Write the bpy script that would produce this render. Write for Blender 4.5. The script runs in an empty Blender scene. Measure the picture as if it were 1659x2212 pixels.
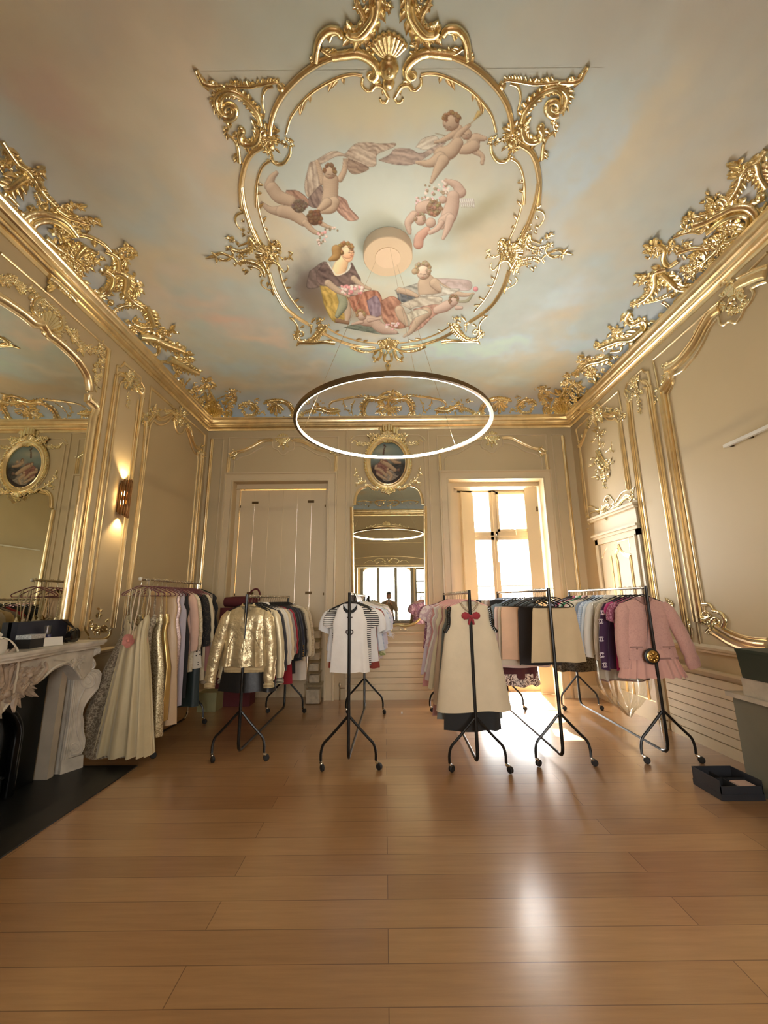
import bpy, math, random
import numpy as np
from mathutils import Vector, Matrix
C = bpy.context.scene.collection
SC = bpy.context.scene
rnd = random.Random(7)

# ------------------------------------------------------------------ camera
F, CX, CY, EYE = 889.0, 829.5, 1106.0, 1.5
PITCH, ROLL = math.radians(12.0), 0.0099
_r0 = np.array([1, 0, 0.]); FW = np.array([0, math.cos(PITCH), math.sin(PITCH)]); _u0 = np.array([0, -math.sin(PITCH), math.cos(PITCH)])
RT = _r0*math.cos(ROLL) - _u0*math.sin(ROLL); UP = _u0*math.cos(ROLL) + _r0*math.sin(ROLL)
ORG = np.array([0, 0, EYE])
cam = bpy.data.cameras.new('camera'); cam.sensor_fit = 'VERTICAL'; cam.sensor_height = 24.0
cam.lens = 24.0*F/2212.0; cam.clip_start = 0.02; cam.clip_end = 200
camo = bpy.data.objects.new('camera', cam); C.objects.link(camo)
camo.matrix_world = Matrix(((RT[0], UP[0], -FW[0], ORG[0]), (RT[1], UP[1], -FW[1], ORG[1]), (RT[2], UP[2], -FW[2], ORG[2]), (0, 0, 0, 1)))
SC.camera = camo

# ------------------------------------------------------------------ light and exposure
SC.view_settings.view_transform = 'Standard'; SC.view_settings.look = 'None'
SC.view_settings.exposure = 0.56; SC.view_settings.gamma = 1.0; SC.view_settings.use_curve_mapping = False
SC.cycles.use_denoising = True
SC.cycles.max_bounces = 10; SC.cycles.diffuse_bounces = 6; SC.cycles.glossy_bounces = 5; SC.cycles.transparent_max_bounces = 16
SC.cycles.sample_clamp_indirect = 6.0; SC.cycles.caustics_reflective = False; SC.cycles.caustics_refractive = False
W = bpy.data.worlds.new('daylight'); SC.world = W; W.use_nodes = True
SKY = 19.0
W.node_tree.nodes['Background'].inputs[0].default_value = (1.0, 0.985, 0.955, 1)
W.node_tree.nodes['Background'].inputs[1].default_value = SKY
sun = bpy.data.lights.new('sun', 'SUN'); sun.energy = 26.0; sun.angle = math.radians(0.6); sun.color = (1.0, 0.96, 0.88)
suno = bpy.data.objects.new('sun', sun); C.objects.link(suno)
suno.rotation_euler = Vector((-0.16, -1.0, -1.35)).to_track_quat('-Z', 'Y').to_euler()
def portal(name, loc, rot, sx, sy):
    l = bpy.data.lights.new(name, 'AREA'); l.shape = 'RECTANGLE'; l.size = sx; l.size_y = sy; l.cycles.is_portal = True
    o = bpy.data.objects.new(name, l); C.objects.link(o); o.location = loc; o.rotation_euler = rot
    return o

# ------------------------------------------------------------------ room dimensions (metres)
XL, XR, YB, YF = -3.07, 3.29, 6.77, -0.90
ZK, ZC, CW = 4.62, 4.90, 0.60          # cove start, flat ceiling, cove width
X0 = 0.08                               # axis of the room

def ray(u, v): return FW + RT*((u-CX)/F) + UP*((CY-v)/F)
def at(u, v, x=None, y=None, z=None):
    d = ray(u, v)
    t = (x-ORG[0])/d[0] if x is not None else (y-ORG[1])/d[1] if y is not None else (z-ORG[2])/d[2]
    return ORG + d*t
def cove_z(d):
    if d >= CW: return ZC
    q = (CW-max(d, 0.0))/CW
    return ZK + (ZC-ZK)*math.sqrt(max(0.0, 1-q*q))
def wall_d(P): return min(P[0]-XL, XR-P[0], YB-P[1], P[1]-YF)
def inside(P): return wall_d(P) > 0 and P[2] < cove_z(wall_d(P))
def hit(u, v):
    """point and inward normal where a sight line meets the room shell"""
    d = ray(u, v); a, b = 0.05, 40.0
    for _ in range(46):
        m = (a+b)/2
        if inside(ORG+d*m): a = m
        else: b = m
    P = ORG+d*a
    ds = [(P[0]-XL, (1, 0, 0)), (XR-P[0], (-1, 0, 0)), (YB-P[1], (0, -1, 0)), (P[1]-YF, (0, 1, 0))]
    dm, n = min(ds, key=lambda q: q[0])
    n = np.array(n, float)
    if P[2] <= ZK: return P, n
    if dm >= CW: return P, np.array([0, 0, -1.])
    g = n*((CW-dm)/CW**2) + np.array([0, 0, -1.])*((P[2]-ZK)/(ZC-ZK)**2)
    return P, g/np.linalg.norm(g)

# ------------------------------------------------------------------ materials
def lin(c):
    f = lambda x: x/12.92 if x <= 0.04045 else ((x+0.055)/1.055)**2.4
    return tuple(f(x/255.0) for x in c)
MATS = {}
def mat(name, rgb, rough=0.6, metal=0.0, var=0.08, vscale=6.0, bump=0.0, bscale=40.0, coat=0.0, sheen=0.0, alpha=1.0, spec=None, trans=0.0):
    """plain procedural material: sRGB colour, slight noise in tone, optional bump"""
    if name in MATS: return MATS[name]
    m = bpy.data.materials.new(name); m.use_nodes = True; MATS[name] = m
    nt = m.node_tree; b = nt.nodes['Principled BSDF']
    c = lin(rgb)
    tc = nt.nodes.new('ShaderNodeTexCoord')
    n = nt.nodes.new('ShaderNodeTexNoise'); n.inputs['Scale'].default_value = vscale; n.inputs['Detail'].default_value = 4
    nt.links.new(tc.outputs['Object'], n.inputs['Vector'])
    r = nt.nodes.new('ShaderNodeValToRGB')
    r.color_ramp.elements[0].position = 0.3; r.color_ramp.elements[1].position = 0.7
    r.color_ramp.elements[0].color = tuple(x*(1-var) for x in c)+(1,); r.color_ramp.elements[1].color = tuple(min(1, x*(1+var)) for x in c)+(1,)
    nt.links.new(n.outputs['Fac'], r.inputs['Fac']); nt.links.new(r.outputs['Color'], b.inputs['Base Color'])
    b.inputs['Roughness'].default_value = rough; b.inputs['Metallic'].default_value = metal
    b.inputs['Coat Weight'].default_value = coat; b.inputs['Sheen Weight'].default_value = sheen
    b.inputs['Alpha'].default_value = alpha; b.inputs['Transmission Weight'].default_value = trans
    if spec is not None: b.inputs['Specular IOR Level'].default_value = spec
    if bump:
        n2 = nt.nodes.new('ShaderNodeTexNoise'); n2.inputs['Scale'].default_value = bscale; n2.inputs['Detail'].default_value = 3
        nt.links.new(tc.outputs['Object'], n2.inputs['Vector'])
        bp = nt.nodes.new('ShaderNodeBump'); bp.inputs['Strength'].default_value = bump; bp.inputs['Distance'].default_value = 0.01
        nt.links.new(n2.outputs['Fac'], bp.inputs['Height']); nt.links.new(bp.outputs['Normal'], b.inputs['Normal'])
    return m
def nodes(m): return m.node_tree.nodes, m.node_tree.links, m.node_tree.nodes['Principled BSDF']
def emit(name, rgb, strength):
    m = bpy.data.materials.new(name); m.use_nodes = True; b = m.node_tree.nodes['Principled BSDF']
    b.inputs['Base Color'].default_value = lin(rgb)+(1,); b.inputs['Emission Color'].default_value = lin(rgb)+(1,); b.inputs['Emission Strength'].default_value = strength
    MATS[name] = m; return m
def thin_glass(name, tint=(1, 1, 1), gl=0.08, rough=0.0):
    m = bpy.data.materials.new(name); m.use_nodes = True; nt = m.node_tree; nt.nodes.remove(nt.nodes['Principled BSDF'])
    t = nt.nodes.new('ShaderNodeBsdfTransparent'); t.inputs[0].default_value = tint+(1,)
    g = nt.nodes.new('ShaderNodeBsdfGlossy'); g.inputs['Roughness'].default_value = rough
    mx = nt.nodes.new('ShaderNodeMixShader'); mx.inputs[0].default_value = gl
    nt.links.new(t.outputs[0], mx.inputs[1]); nt.links.new(g.outputs[0], mx.inputs[2])
    nt.links.new(mx.outputs[0], nt.nodes['Material Output'].inputs[0]); MATS[name] = m; return m

PAINT = mat('stone cream wall paint', (200, 181, 144), 0.55, var=0.03, vscale=1.2)
TRIMP = mat('cream joinery paint', (210, 192, 158), 0.42, var=0.03, vscale=2)
RADP = mat('radiator cover paint', (220, 205, 170), 0.5, var=0.03)
GOLD = mat('gilt plaster', (247, 228, 186), 0.24, 1.0, var=0.16, vscale=9, bump=0.25, bscale=45)
GOLDL = mat('pale gilt moulding', (242, 222, 180), 0.28, 1.0, var=0.12, vscale=7, bump=0.15, bscale=30)
BLACK = mat('black powder coated steel', (22, 20, 18), 0.35, 0.2, var=0.2)
CHROME = mat('chrome', (215, 210, 200), 0.16, 1.0, var=0.03)
RUBBER = mat('dark rubber', (26, 23, 21), 0.6)
MIRROR = mat('mirror silvering', (226, 224, 208), 0.012, 1.0, var=0.01)
GLASS = thin_glass('window glass', (1, 1, 1), 0.06)
MARBLE = mat('grey veined white marble', (205, 199, 188), 0.35, var=0.22, vscale=7, bump=0.1)
BLACKIRON = mat('black cast iron', (20, 20, 19), 0.28, 0.5, var=0.3)
SLATE = mat('black slate', (15, 15, 14), 0.45, var=0.35, vscale=5)

# floor boards running across the room
FLOORM = bpy.data.materials.new('oak floor boards'); FLOORM.use_nodes = True
n_, l_, b_ = nodes(FLOORM)
tc = n_.new('ShaderNodeTexCoord'); mp = n_.new('ShaderNodeMapping'); l_.new(tc.outputs['Object'], mp.inputs['Vector'])
br = n_.new('ShaderNodeTexBrick'); l_.new(mp.outputs['Vector'], br.inputs['Vector'])
br.inputs['Scale'].default_value = 1.0; br.inputs['Brick Width'].default_value = 2.3; br.inputs['Row Height'].default_value = 0.19
br.inputs['Mortar Size'].default_value = 0.0022; br.inputs['Mortar Smooth'].default_value = 0.2; br.offset = 0.37; br.offset_frequency = 2; br.inputs['Bias'].default_value = 0.0
br.inputs['Color1'].default_value = lin((178, 137, 93))+(1,); br.inputs['Color2'].default_value = lin((158, 117, 77))+(1,); br.inputs['Mortar'].default_value = lin((112, 76, 46))+(1,)
mp2 = n_.new('ShaderNodeMapping'); mp2.inputs['Scale'].default_value = (1.1, 16, 1); l_.new(tc.outputs['Object'], mp2.inputs['Vector'])
gr = n_.new('ShaderNodeTexNoise'); gr.inputs['Scale'].default_value = 2.2; gr.inputs['Detail'].default_value = 6; gr.inputs['Roughness'].default_value = 0.65; l_.new(mp2.outputs['Vector'], gr.inputs['Vector'])
mx = n_.new('ShaderNodeMix'); mx.data_type = 'RGBA'; mx.blend_type = 'MULTIPLY'; mx.inputs[0].default_value = 0.5
rp = n_.new('ShaderNodeValToRGB'); rp.color_ramp.elements[0].position = 0.3; rp.color_ramp.elements[0].color = (0.68, 0.62, 0.56, 1); rp.color_ramp.elements[1].position = 0.68; rp.color_ramp.elements[1].color = (1.1, 1.1, 1.1, 1)
l_.new(gr.outputs['Fac'], rp.inputs['Fac']); l_.new(br.outputs['Color'], mx.inputs[6]); l_.new(rp.outputs['Color'], mx.inputs[7]); l_.new(mx.outputs[2], b_.inputs['Base Color'])
b_.inputs['Roughness'].default_value = 0.34; b_.inputs['Specular IOR Level'].default_value = 0.5; b_.inputs['Coat Weight'].default_value = 1.0; b_.inputs['Coat Roughness'].default_value = 0.21
bp = n_.new('ShaderNodeBump'); bp.inputs['Strength'].default_value = 0.12; bp.inputs['Distance'].default_value = 0.004
l_.new(br.outputs['Fac'], bp.inputs['Height']); bp.invert = True; l_.new(bp.outputs['Normal'], b_.inputs['Normal'])

# colours painted on plaster or canvas: read from the mesh
def painted(name, rough=0.7):
    m = bpy.data.materials.new(name); m.use_nodes = True; n, l, b = nodes(m)
    a = n.new('ShaderNodeVertexColor'); a.layer_name = 'paint'; l.new(a.outputs['Color'], b.inputs['Base Color'])
    b.inputs['Roughness'].default_value = rough; b.inputs['Specular IOR Level'].default_value = 0.25; MATS[name] = m; return m
FRESCO = painted('painted ceiling plaster'); CANVAS = painted('oil painted canvas', 0.45)

# ------------------------------------------------------------------ mesh building
class MB:
    def __init__(s): s.v = []; s.f = []; s.m = []
    def add(s, vs, fs, mi=0):
        o = len(s.v); s.v.extend([tuple(float(x) for x in p) for p in vs]); s.f.extend([tuple(i+o for i in f) for f in fs]); s.m.extend([mi]*len(fs))
    def box(s, x0, x1, y0, y1, z0, z1, mi=0):
        v = [(x, y, z) for x in (x0, x1) for y in (y0, y1) for z in (z0, z1)]
        s.add(v, [(0, 1, 3, 2), (4, 6, 7, 5), (0, 4, 5, 1), (2, 3, 7, 6), (0, 2, 6, 4), (1, 5, 7, 3)], mi)
    def bar(s, P, Q, a, b, up=(0, 0, 1), mi=0):
        """square bar from P to Q, a wide and b along up"""
        P = np.array(P, float); Q = np.array(Q, float); d = Q-P; d /= np.linalg.norm(d); u = np.array(up, float)
        w = np.cross(d, u); w /= np.linalg.norm(w); u = np.cross(w, d)
        v = [p+w*i*a/2+u*j*b/2 for p in (P, Q) for i, j in ((-1, -1), (1, -1), (1, 1), (-1, 1))]
        s.add(v, [(0, 3, 2, 1), (4, 5, 6, 7), (0, 1, 5, 4), (1, 2, 6, 5), (2, 3, 7, 6), (3, 0, 4, 7)], mi)
    def tube(s, pts, r, n=8, cap=True, mi=0, closed=False):
        pts = [np.array(p, float) for p in pts]; k = len(pts)
        rs = r if hasattr(r, '__len__') else [r]*k
        T = []
        for i in range(k):
            a = pts[(i-1) % k] if (i > 0 or closed) else pts[i]; b = pts[(i+1) % k] if (i < k-1 or closed) else pts[i]
            t = b-a; T.append(t/(np.linalg.norm(t)+1e-9))
        ref = np.array([0, 0, 1.]) if abs(T[0][2]) < 0.9 else np.array([1., 0, 0])
        u = np.cross(T[0], ref); u /= np.linalg.norm(u); vs = []
        for i in range(k):
            u = u - T[i]*np.dot(u, T[i]); u /= np.linalg.norm(u)+1e-9; w = np.cross(T[i], u)
            for j in range(n):
                a = 2*math.pi*j/n; vs.append(pts[i]+rs[i]*(u*math.cos(a)+w*math.sin(a)))
        fs = []
        for i in range(k if closed else k-1):
            for j in range(n):
                a, b = i*n, ((i+1) % k)*n; fs.append((a+j, a+(j+1) % n, b+(j+1) % n, b+j))
        if cap and not closed: fs.append(tuple(range(n-1, -1, -1))); fs.append(tuple((k-1)*n+j for j in range(n)))
        s.add(vs, fs, mi)
    def ribbon(s, P, N, r, h=None, n=6, mi=0, lift=0.0):
        """half round moulding lying on a surface: points P, surface normals N, half width r, height h"""
        k = len(P); rs = r if hasattr(r, '__len__') else [r]*k; hs = h if hasattr(h, '__len__') else [(h if h is not None else None)]*k
        vs = []
        for i in range(k):
            t = P[min(i+1, k-1)]-P[max(i-1, 0)]; t = t/(np.linalg.norm(t)+1e-9); b = np.cross(t, N[i]); b /= np.linalg.norm(b)+1e-9
            hh = hs[i] if hs[i] is not None else rs[i]*0.95
            for j in range(n+1):
                a = math.pi*(j/n); vs.append(P[i]+b*rs[i]*math.cos(a)+N[i]*(hh*math.sin(a)+0.0015+lift))
        fs = [(i*(n+1)+j, i*(n+1)+j+1, (i+1)*(n+1)+j+1, (i+1)*(n+1)+j) for i in range(k-1) for j in range(n)]
        fs += [tuple(range(n, -1, -1)), tuple((k-1)*(n+1)+j for j in range(n+1))]
        s.add(vs, fs, mi)
    def strip(s, P, N, prof, mi=0, closed=False):
        """profile prof [(across, out)] swept along P on a surface with normals N"""
        k = len(P); q = len(prof); vs = []
        for i in range(k):
            a = P[(i-1) % k] if closed else P[max(i-1, 0)]; c = P[(i+1) % k] if closed else P[min(i+1, k-1)]
            t = c-a; t = t/(np.linalg.norm(t)+1e-9); b = np.cross(N[i], t); b /= np.linalg.norm(b)+1e-9
            m = 1.0
            if 0 < i < k-1 or closed:
                t1 = P[i]-a; t1 = t1/(np.linalg.norm(t1)+1e-9); m = min(2.0, 1/max(0.3, abs(np.dot(t, t1))))
            for x, o in prof: vs.append(P[i]+b*x*m+N[i]*o)
        e = k if closed else k-1
        fs = [(i*q+j, ((i+1) % k)*q+j, ((i+1) % k)*q+j+1, i*q+j+1) for i in range(e) for j in range(q-1)]
        if not closed: fs += [tuple(range(q)), tuple((k-1)*q+j for j in range(q-1, -1, -1))]
        s.add(vs, fs, mi)
    def lathe(s, prof, c=(0, 0, 0), n=20, axis=(0, 0, 1), mi=0, sx=1.0, sy=1.0):
        """profile [(radius, along axis)]"""
        ax = Vector(axis).normalized(); q = Vector((0, 0, 1)).rotation_difference(ax); c = Vector(c); vs = []
        for r, z in prof:
            for j in range(n):
                a = 2*math.pi*j/n; vs.append(c+q @ Vector((r*math.cos(a)*sx, r*math.sin(a)*sy, z)))
        fs = [(i*n+j, i*n+(j+1) % n, (i+1)*n+(j+1) % n, (i+1)*n+j) for i in range(len(prof)-1) for j in range(n)]
        fs += [tuple(range(n-1, -1, -1)), tuple((len(prof)-1)*n+j for j in range(n))]
        s.add(vs, fs, mi)
    def ball(s, c, r, n=8, sz=1.0, mi=0):
        s.lathe([(r*math.sin(math.pi*i/6)+1e-4, -r*sz*math.cos(math.pi*i/6)) for i in range(7)], c, n, mi=mi)
    def prism(s, poly, to3, d0, d1, mi=0):
        """outline poly [(a,b)] placed by to3(a,b,depth), from depth d0 to d1"""
        k = len(poly); vs = [to3(a, b, d0) for a, b in poly]+[to3(a, b, d1) for a, b in poly]
        s.add(vs, [tuple(range(k)), tuple(range(2*k-1, k-1, -1))]+[(i, (i+1) % k, k+(i+1) % k, k+i) for i in range(k)], mi)
    def build(s, name, mats, parent=None, smooth=35, loc=None):
        me = bpy.data.meshes.new(name); vs = s.v
        if loc is not None: vs = [(x-loc[0], y-loc[1], z-loc[2]) for x, y, z in vs]
        me.from_pydata(vs, [], s.f); me.validate()
        for m in (mats if isinstance(mats, (list, tuple)) else [mats]): me.materials.append(m)
        if len(me.polygons) == len(s.m): me.polygons.foreach_set('material_index', s.m)
        if smooth: me.shade_smooth() if smooth >= 180 else me.shade_smooth()
        if smooth and smooth < 180:
            try: me.set_sharp_from_angle(angle=math.radians(smooth))
            except Exception: pass
        me.update()
        o = bpy.data.objects.new(name, me); C.objects.link(o)
        if loc is not None: o.location = loc
        if parent is not None: o.parent = parent
        return o
def tag(o, label=None, cat=None, group=None, kind=None):
    if label: o['label'] = label
    if cat: o['category'] = cat
    if group: o['group'] = group
    if kind: o['kind'] = kind
    return o
def empty(name, loc, label=None, cat=None, group=None):
    o = bpy.data.objects.new(name, None); o.empty_display_size = 0.05; C.objects.link(o); o.location = loc
    return tag(o, label, cat, group)
def local(o, parent):
    """parent a mesh built in world coordinates without moving it"""
    o.parent = parent; L = Vector(parent.location); o.location = Vector(o.location)-L; return o
def structure(name, mb, m, smooth=35, parent=None):
    o = mb.build(name, m, parent, smooth)
    if parent is None: o['kind'] = 'structure'
    return o
def copy_tree(o, parent=None):
    c = o.copy(); C.objects.link(c)
    if parent is not None: c.parent = parent
    for ch in o.children: copy_tree(ch, c)
    return c
def spline(pts, n):
    """Catmull-Rom through 2D or 3D points, resampled evenly to n points"""
    p = np.array(pts, float)
    if len(p) == 2: return np.array([p[0]+(p[1]-p[0])*t for t in np.linspace(0, 1, n)])
    q = np.vstack([2*p[0]-p[1], p, 2*p[-1]-p[-2]]); out = []
    for i in range(1, len(q)-2):
        for t in np.linspace(0, 1, 12, endpoint=False):
            a, b, c, d = q[i-1], q[i], q[i+1], q[i+2]
            out.append(0.5*((2*b)+(-a+c)*t+(2*a-5*b+4*c-d)*t*t+(-a+3*b-3*c+d)*t**3))
    out.append(p[-1]); out = np.array(out); s = np.r_[0, np.cumsum(np.linalg.norm(np.diff(out, axis=0), axis=1))]
    return np.array([[np.interp(x, s, out[:, k]) for k in range(out.shape[1])] for x in np.linspace(0, s[-1], n)])
# ------------------------------------------------------------------ room shell
LW = (-2.56, -0.95, 3.49); RW = (1.10, 2.71, 3.49)      # the two window openings in the back wall
b = MB(); b.box(-3.6, 3.8, -3.4, 7.42, -0.05, 0.0); structure('floor', b, FLOORM, 0)
b = MB()
def wall_grid(b, us, vs, solid, to3):
    for i in range(len(us)-1):
        for j in range(len(vs)-1):
            if solid(i, j):
                for d in (0,):
                    b.add([to3(us[i], vs[j]), to3(us[i+1], vs[j]), to3(us[i+1], vs[j+1]), to3(us[i], vs[j+1])], [(0, 1, 2, 3)])
for x0, x1, z0 in ((XL-0.3, LW[0], 0), (LW[0], LW[1], LW[2]), (LW[1], RW[0], 0), (RW[0], RW[1], RW[2]), (RW[1], XR+0.3, 0)):
    b.box(x0, x1, YB, YB+0.65, z0, ZK+0.02)
structure('wall_back', b, PAINT, 0)
b = MB(); b.box(XL-0.3, XL, YF-0.35, YB, 0, ZK+0.02); structure('wall_left', b, PAINT, 0)
b = MB(); b.box(XR, XR+0.3, YF-0.35, YB, 0, ZK+0.02); structure('wall_right', b, PAINT, 0)
b = MB(); FO = (-0.95, 1.95, 2.60)
b.box(XL, FO[0], YF-0.35, YF, 0, ZK+0.02); b.box(FO[1], XR, YF-0.35, YF, 0, ZK+0.02); b.box(FO[0], FO[1], YF-0.35, YF, FO[2], ZK+0.02)
structure('wall_front', b, PAINT, 0)

# bay behind the camera: side walls, ceiling and two windows, seen only in the mirror
b = MB(); b.box(-1.45, -1.25, -3.2, YF-0.35, 0, 3.1); b.box(2.25, 2.45, -3.2, YF-0.35, 0, 3.1); b.box(-1.45, 2.45, -3.2, YF-0.35, 3.1, 3.25)
structure('trim_bay', b, PAINT, 0)
b = MB()
b.box(-1.45, -0.92, -3.3, -3.1, 0, 3.1); b.box(1.10, 1.22, -3.3, -3.1, 0, 3.1); b.box(1.95, 2.45, -3.3, -3.1, 0, 3.1)
b.box(-0.92, 1.10, -3.3, -3.1, 0, 0.62); b.box(1.22, 1.95, -3.3, -3.1, 0, 0.62); b.box(1.22, 1.95, -3.3, -3.1, 2.7, 3.1)
arch = [(-0.92, 2.45)]+[(0.09-1.01*math.cos(math.pi*k/24), 2.45+0.42*math.sin(math.pi*k/24)) for k in range(25)]+[(1.10, 3.1), (-0.92, 3.1)]
b.prism(arch[1:], lambda a, z, d: (a, d, z), -3.3, -3.1); structure('wall_bay', b, PAINT, 0)
def window_bars(name, xs, zs, y, t, m, edge=True):
    b = MB()
    for x in xs: b.box(x-t/2, x+t/2, y-0.03, y+0.03, zs[0], zs[-1])
    for z in zs: b.box(xs[0], xs[-1], y-0.025, y+0.025, z-t/2, z+t/2)
    return structure(name, b, m, 0)
DARKF = mat('dark bronze window bars', (74, 72, 66), 0.5)
window_bars('window_3', [-0.9, -0.26, 0.44, 1.08], [0.65, 2.87], -3.05, 0.12, DARKF)
window_bars('window_4', [1.24, 1.6, 1.93], [0.65, 1.3, 1.75, 2.2, 2.68], -3.05, 0.06, DARKF)

# ceiling with its cove, one mesh with the painted sky
GX = np.r_[np.linspace(XL, XL+CW, 19)[:-1], np.linspace(XL+CW, XR-CW, 190)[:-1], np.linspace(XR-CW, XR, 19)]
GY = np.r_[np.linspace(YF, YF+CW, 19)[:-1], np.linspace(YF+CW, YB-CW, 230)[:-1], np.linspace(YB-CW, YB, 19)]
nx, ny = len(GX), len(GY)
XX, YY = np.meshgrid(GX, GY)
DD = np.minimum(np.minimum(XX-XL, XR-XX), np.minimum(YY-YF, YB-YY))
ZZ = np.where(DD >= CW, ZC, ZK+(ZC-ZK)*np.sqrt(np.clip(1-((CW-np.clip(DD, 0, CW))/CW)**2, 0, 1)))
PV = np.stack([XX.ravel(), YY.ravel(), ZZ.ravel()], 1)

def value_noise(x, y, seed):
    r = np.random.RandomState(seed); g = r.rand(64, 64)
    xi = np.floor(x).astype(int); yi = np.floor(y).astype(int); fx = x-xi; fy = y-yi
    fx = fx*fx*(3-2*fx); fy = fy*fy*(3-2*fy); G = lambda a, b: g[a % 64, b % 64]
    return (G(xi, yi)*(1-fx)+G(xi+1, yi)*fx)*(1-fy)+(G(xi, yi+1)*(1-fx)+G(xi+1, yi+1)*fx)*fy
def fbm(x, y, seed, o=5):
    s = 0; a = 0.5
    for k in range(o): s = s+a*value_noise(x*2**k, y*2**k, seed+k); a *= 0.5
    return s
L3 = lambda c: np.array(lin(c))
def pxof(P):
    d = P-ORG; z = d@FW; z = np.where(z < 0.05, 0.05, z)
    return CX+F*(d@RT)/z, CY-F*(d@UP)/z
# the painter's clouds: soft patches of colour laid out in metres on the ceiling
def cl(u, v): p = at(u, v, z=ZC); return p[0], p[1]
CLOUDS = [  # centre in the picture, size across/along (m), colour, strength
    (120, 120, 1.0, 0.5, (188, 162, 128), .8), (100, 215, .55, .25, (196, 148, 116), .8), (420, 110, .45, .5, (196, 172, 134), .8),
    (250, 40, .5, .3, (190, 150, 122), .5), (60, 360, .5, .4, (176, 166, 142), .6), (560, 60, .6, .4, (172, 172, 152), .6),
    (330, 290, .35, .55, (206, 176, 128), .75), (395, 400, .22, .7, (204, 180, 140), .7), (440, 330, .22, .5, (216, 178, 136), .7), (300, 470, .3, .35, (172, 180, 168), .7),
    (480, 690, .55, .18, (218, 168, 136), .9), (560, 720, .4, .14, (222, 178, 140), .8), (420, 640, .4, .2, (214, 172, 140), .7), (640, 790, .5, .16, (216, 190, 154), .8), (500, 790, .5, .2, (170, 188, 186), .8),
    (600, 830, .6, .2, (214, 190, 150), .7), (760, 770, .6, .25, (176, 198, 200), .8), (930, 760, .6, .25, (172, 200, 206), .9), (1080, 740, .5, .2, (182, 200, 198), .8), (960, 840, .6, .15, (190, 196, 186), .6),
    (1240, 90, .8, .6, (176, 178, 164), .7), (1560, 60, .9, .5, (182, 160, 132), .7), (1560, 220, .6, .4, (178, 172, 152), .6), (1330, 330, .35, .35, (208, 178, 124), .8), (1300, 430, .3, .5, (200, 176, 132), .75), (1450, 420, .35, .5, (194, 172, 136), .6),
    (1225, 400, .14, .55, (174, 186, 184), .8), (1250, 250, .3, .2, (172, 182, 172), .6), (1220, 640, .35, .25, (186, 194, 186), .7), (1140, 690, .3, .15, (196, 188, 170), .6), (1180, 760, .45, .15, (204, 184, 150), .7), (1260, 730, .3, .15, (168, 192, 196), .7), (1090, 820, .5, .15, (190, 190, 170), .6),
    (470, 540, .25, .3, (176, 184, 176), .6), (480, 480, .2, .35, (188, 186, 168), .6), (1210, 520, .2, .3, (184, 188, 178), .6), (430, 760, .4, .25, (178, 190, 184), .6)]
PAINTC = np.array([1.50, 1.80, 2.36])
def sky_paint(x, y):
    n1 = fbm(x*0.9+3, y*0.9+5, 11); n2 = fbm(x*2.2, y*2.2, 23); n3 = fbm(x*7, y*7, 31, 3)
    base = L3((178, 178, 160))[None, :]+np.zeros((len(x), 3))
    wx = x+(n2-0.48)*0.9; wy = y+(fbm(x*2.2+9, y*2.2+4, 47)-0.48)*0.9
    m = np.clip((n1-0.42)*5, 0, 1)[:, None]; base = base*(1-m)+L3((196, 176, 142))*m*1.0
    for u, v, sx, sy, c, s in CLOUDS:
        cx, cy = cl(u, v); a = s*np.exp(-(((wx-cx)/sx)**2+((wy-cy)/sy)**2))
        g_ = 0.62*L3(c)+0.38*L3((180, 180, 166))*L3(c).mean()/L3((180, 180, 166)).mean(); base = base*(1-a[:, None])+g_*a[:, None]
    return base*(1+(n3-0.45)[:, None]*0.10)*PAINTC[None, :]
COL = sky_paint(PV[:, 0], PV[:, 1])
cv = np.clip((CW-DD.ravel())/CW, 0, 1)[:, None]; COL = COL*(1-0.8*cv)+L3((176, 174, 164))*PAINTC*0.8*cv     # greyer cove
def paint_mesh(name, verts, faces, colours, m):
    me = bpy.data.meshes.new(name); me.from_pydata(verts.tolist(), [], faces)
    ca = me.color_attributes.new('paint', 'FLOAT_COLOR', 'POINT')
    ca.data.foreach_set('color', np.c_[np.clip(colours, 0, 1), np.ones(len(verts))].astype(np.float32).ravel())
    me.materials.append(m); me.shade_smooth(); me.update()
    o = bpy.data.objects.new(name, me); C.objects.link(o); return o
faces = [(j*nx+i, (j+1)*nx+i, (j+1)*nx+i+1, j*nx+i+1) for j in range(ny-1) for i in range(nx-1)]
o = paint_mesh('ceiling', PV, faces, COL, FRESCO); o['kind'] = 'structure'
b = MB(); b.box(XL-0.3, XR+0.3, YF-0.35, YB+0.65, ZC+0.02, ZC+0.2); structure('trim_roof', b, PAINT, 0)

# gilt cornice round the room
CORN = [(0.0, 0.0), (0.0, 0.012), (0.02, 0.018), (0.035, 0.018), (0.04, 0.034), (0.055, 0.05), (0.075, 0.05), (0.08, 0.062), (0.11, 0.066), (0.12, 0.085), (0.145, 0.098), (0.17, 0.10), (0.185, 0.112), (0.21, 0.112), (0.215, 0.0)]
def cornice(name, A, B, n, lo=4.42):
    A = np.array(A, float); B = np.array(B, float); n = np.array(n, float); t = (B-A)/np.linalg.norm(B-A); bb = MB(); vs = []
    for P, s in ((A, 1), (B, -1)):
        for z, o in CORN: vs.append(P+n*o+t*o*s+np.array([0, 0, lo+z]))
    q = len(CORN); bb.add(vs, [(j, j+1, q+j+1, q+j) for j in range(q-1)]); structure(name, bb, GOLDL, 30)
cornice('trim_1', (XL, YB, 0), (XR, YB, 0), (0, -1, 0)); cornice('trim_2', (XL, YF, 0), (XL, YB, 0), (1, 0, 0))
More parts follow.
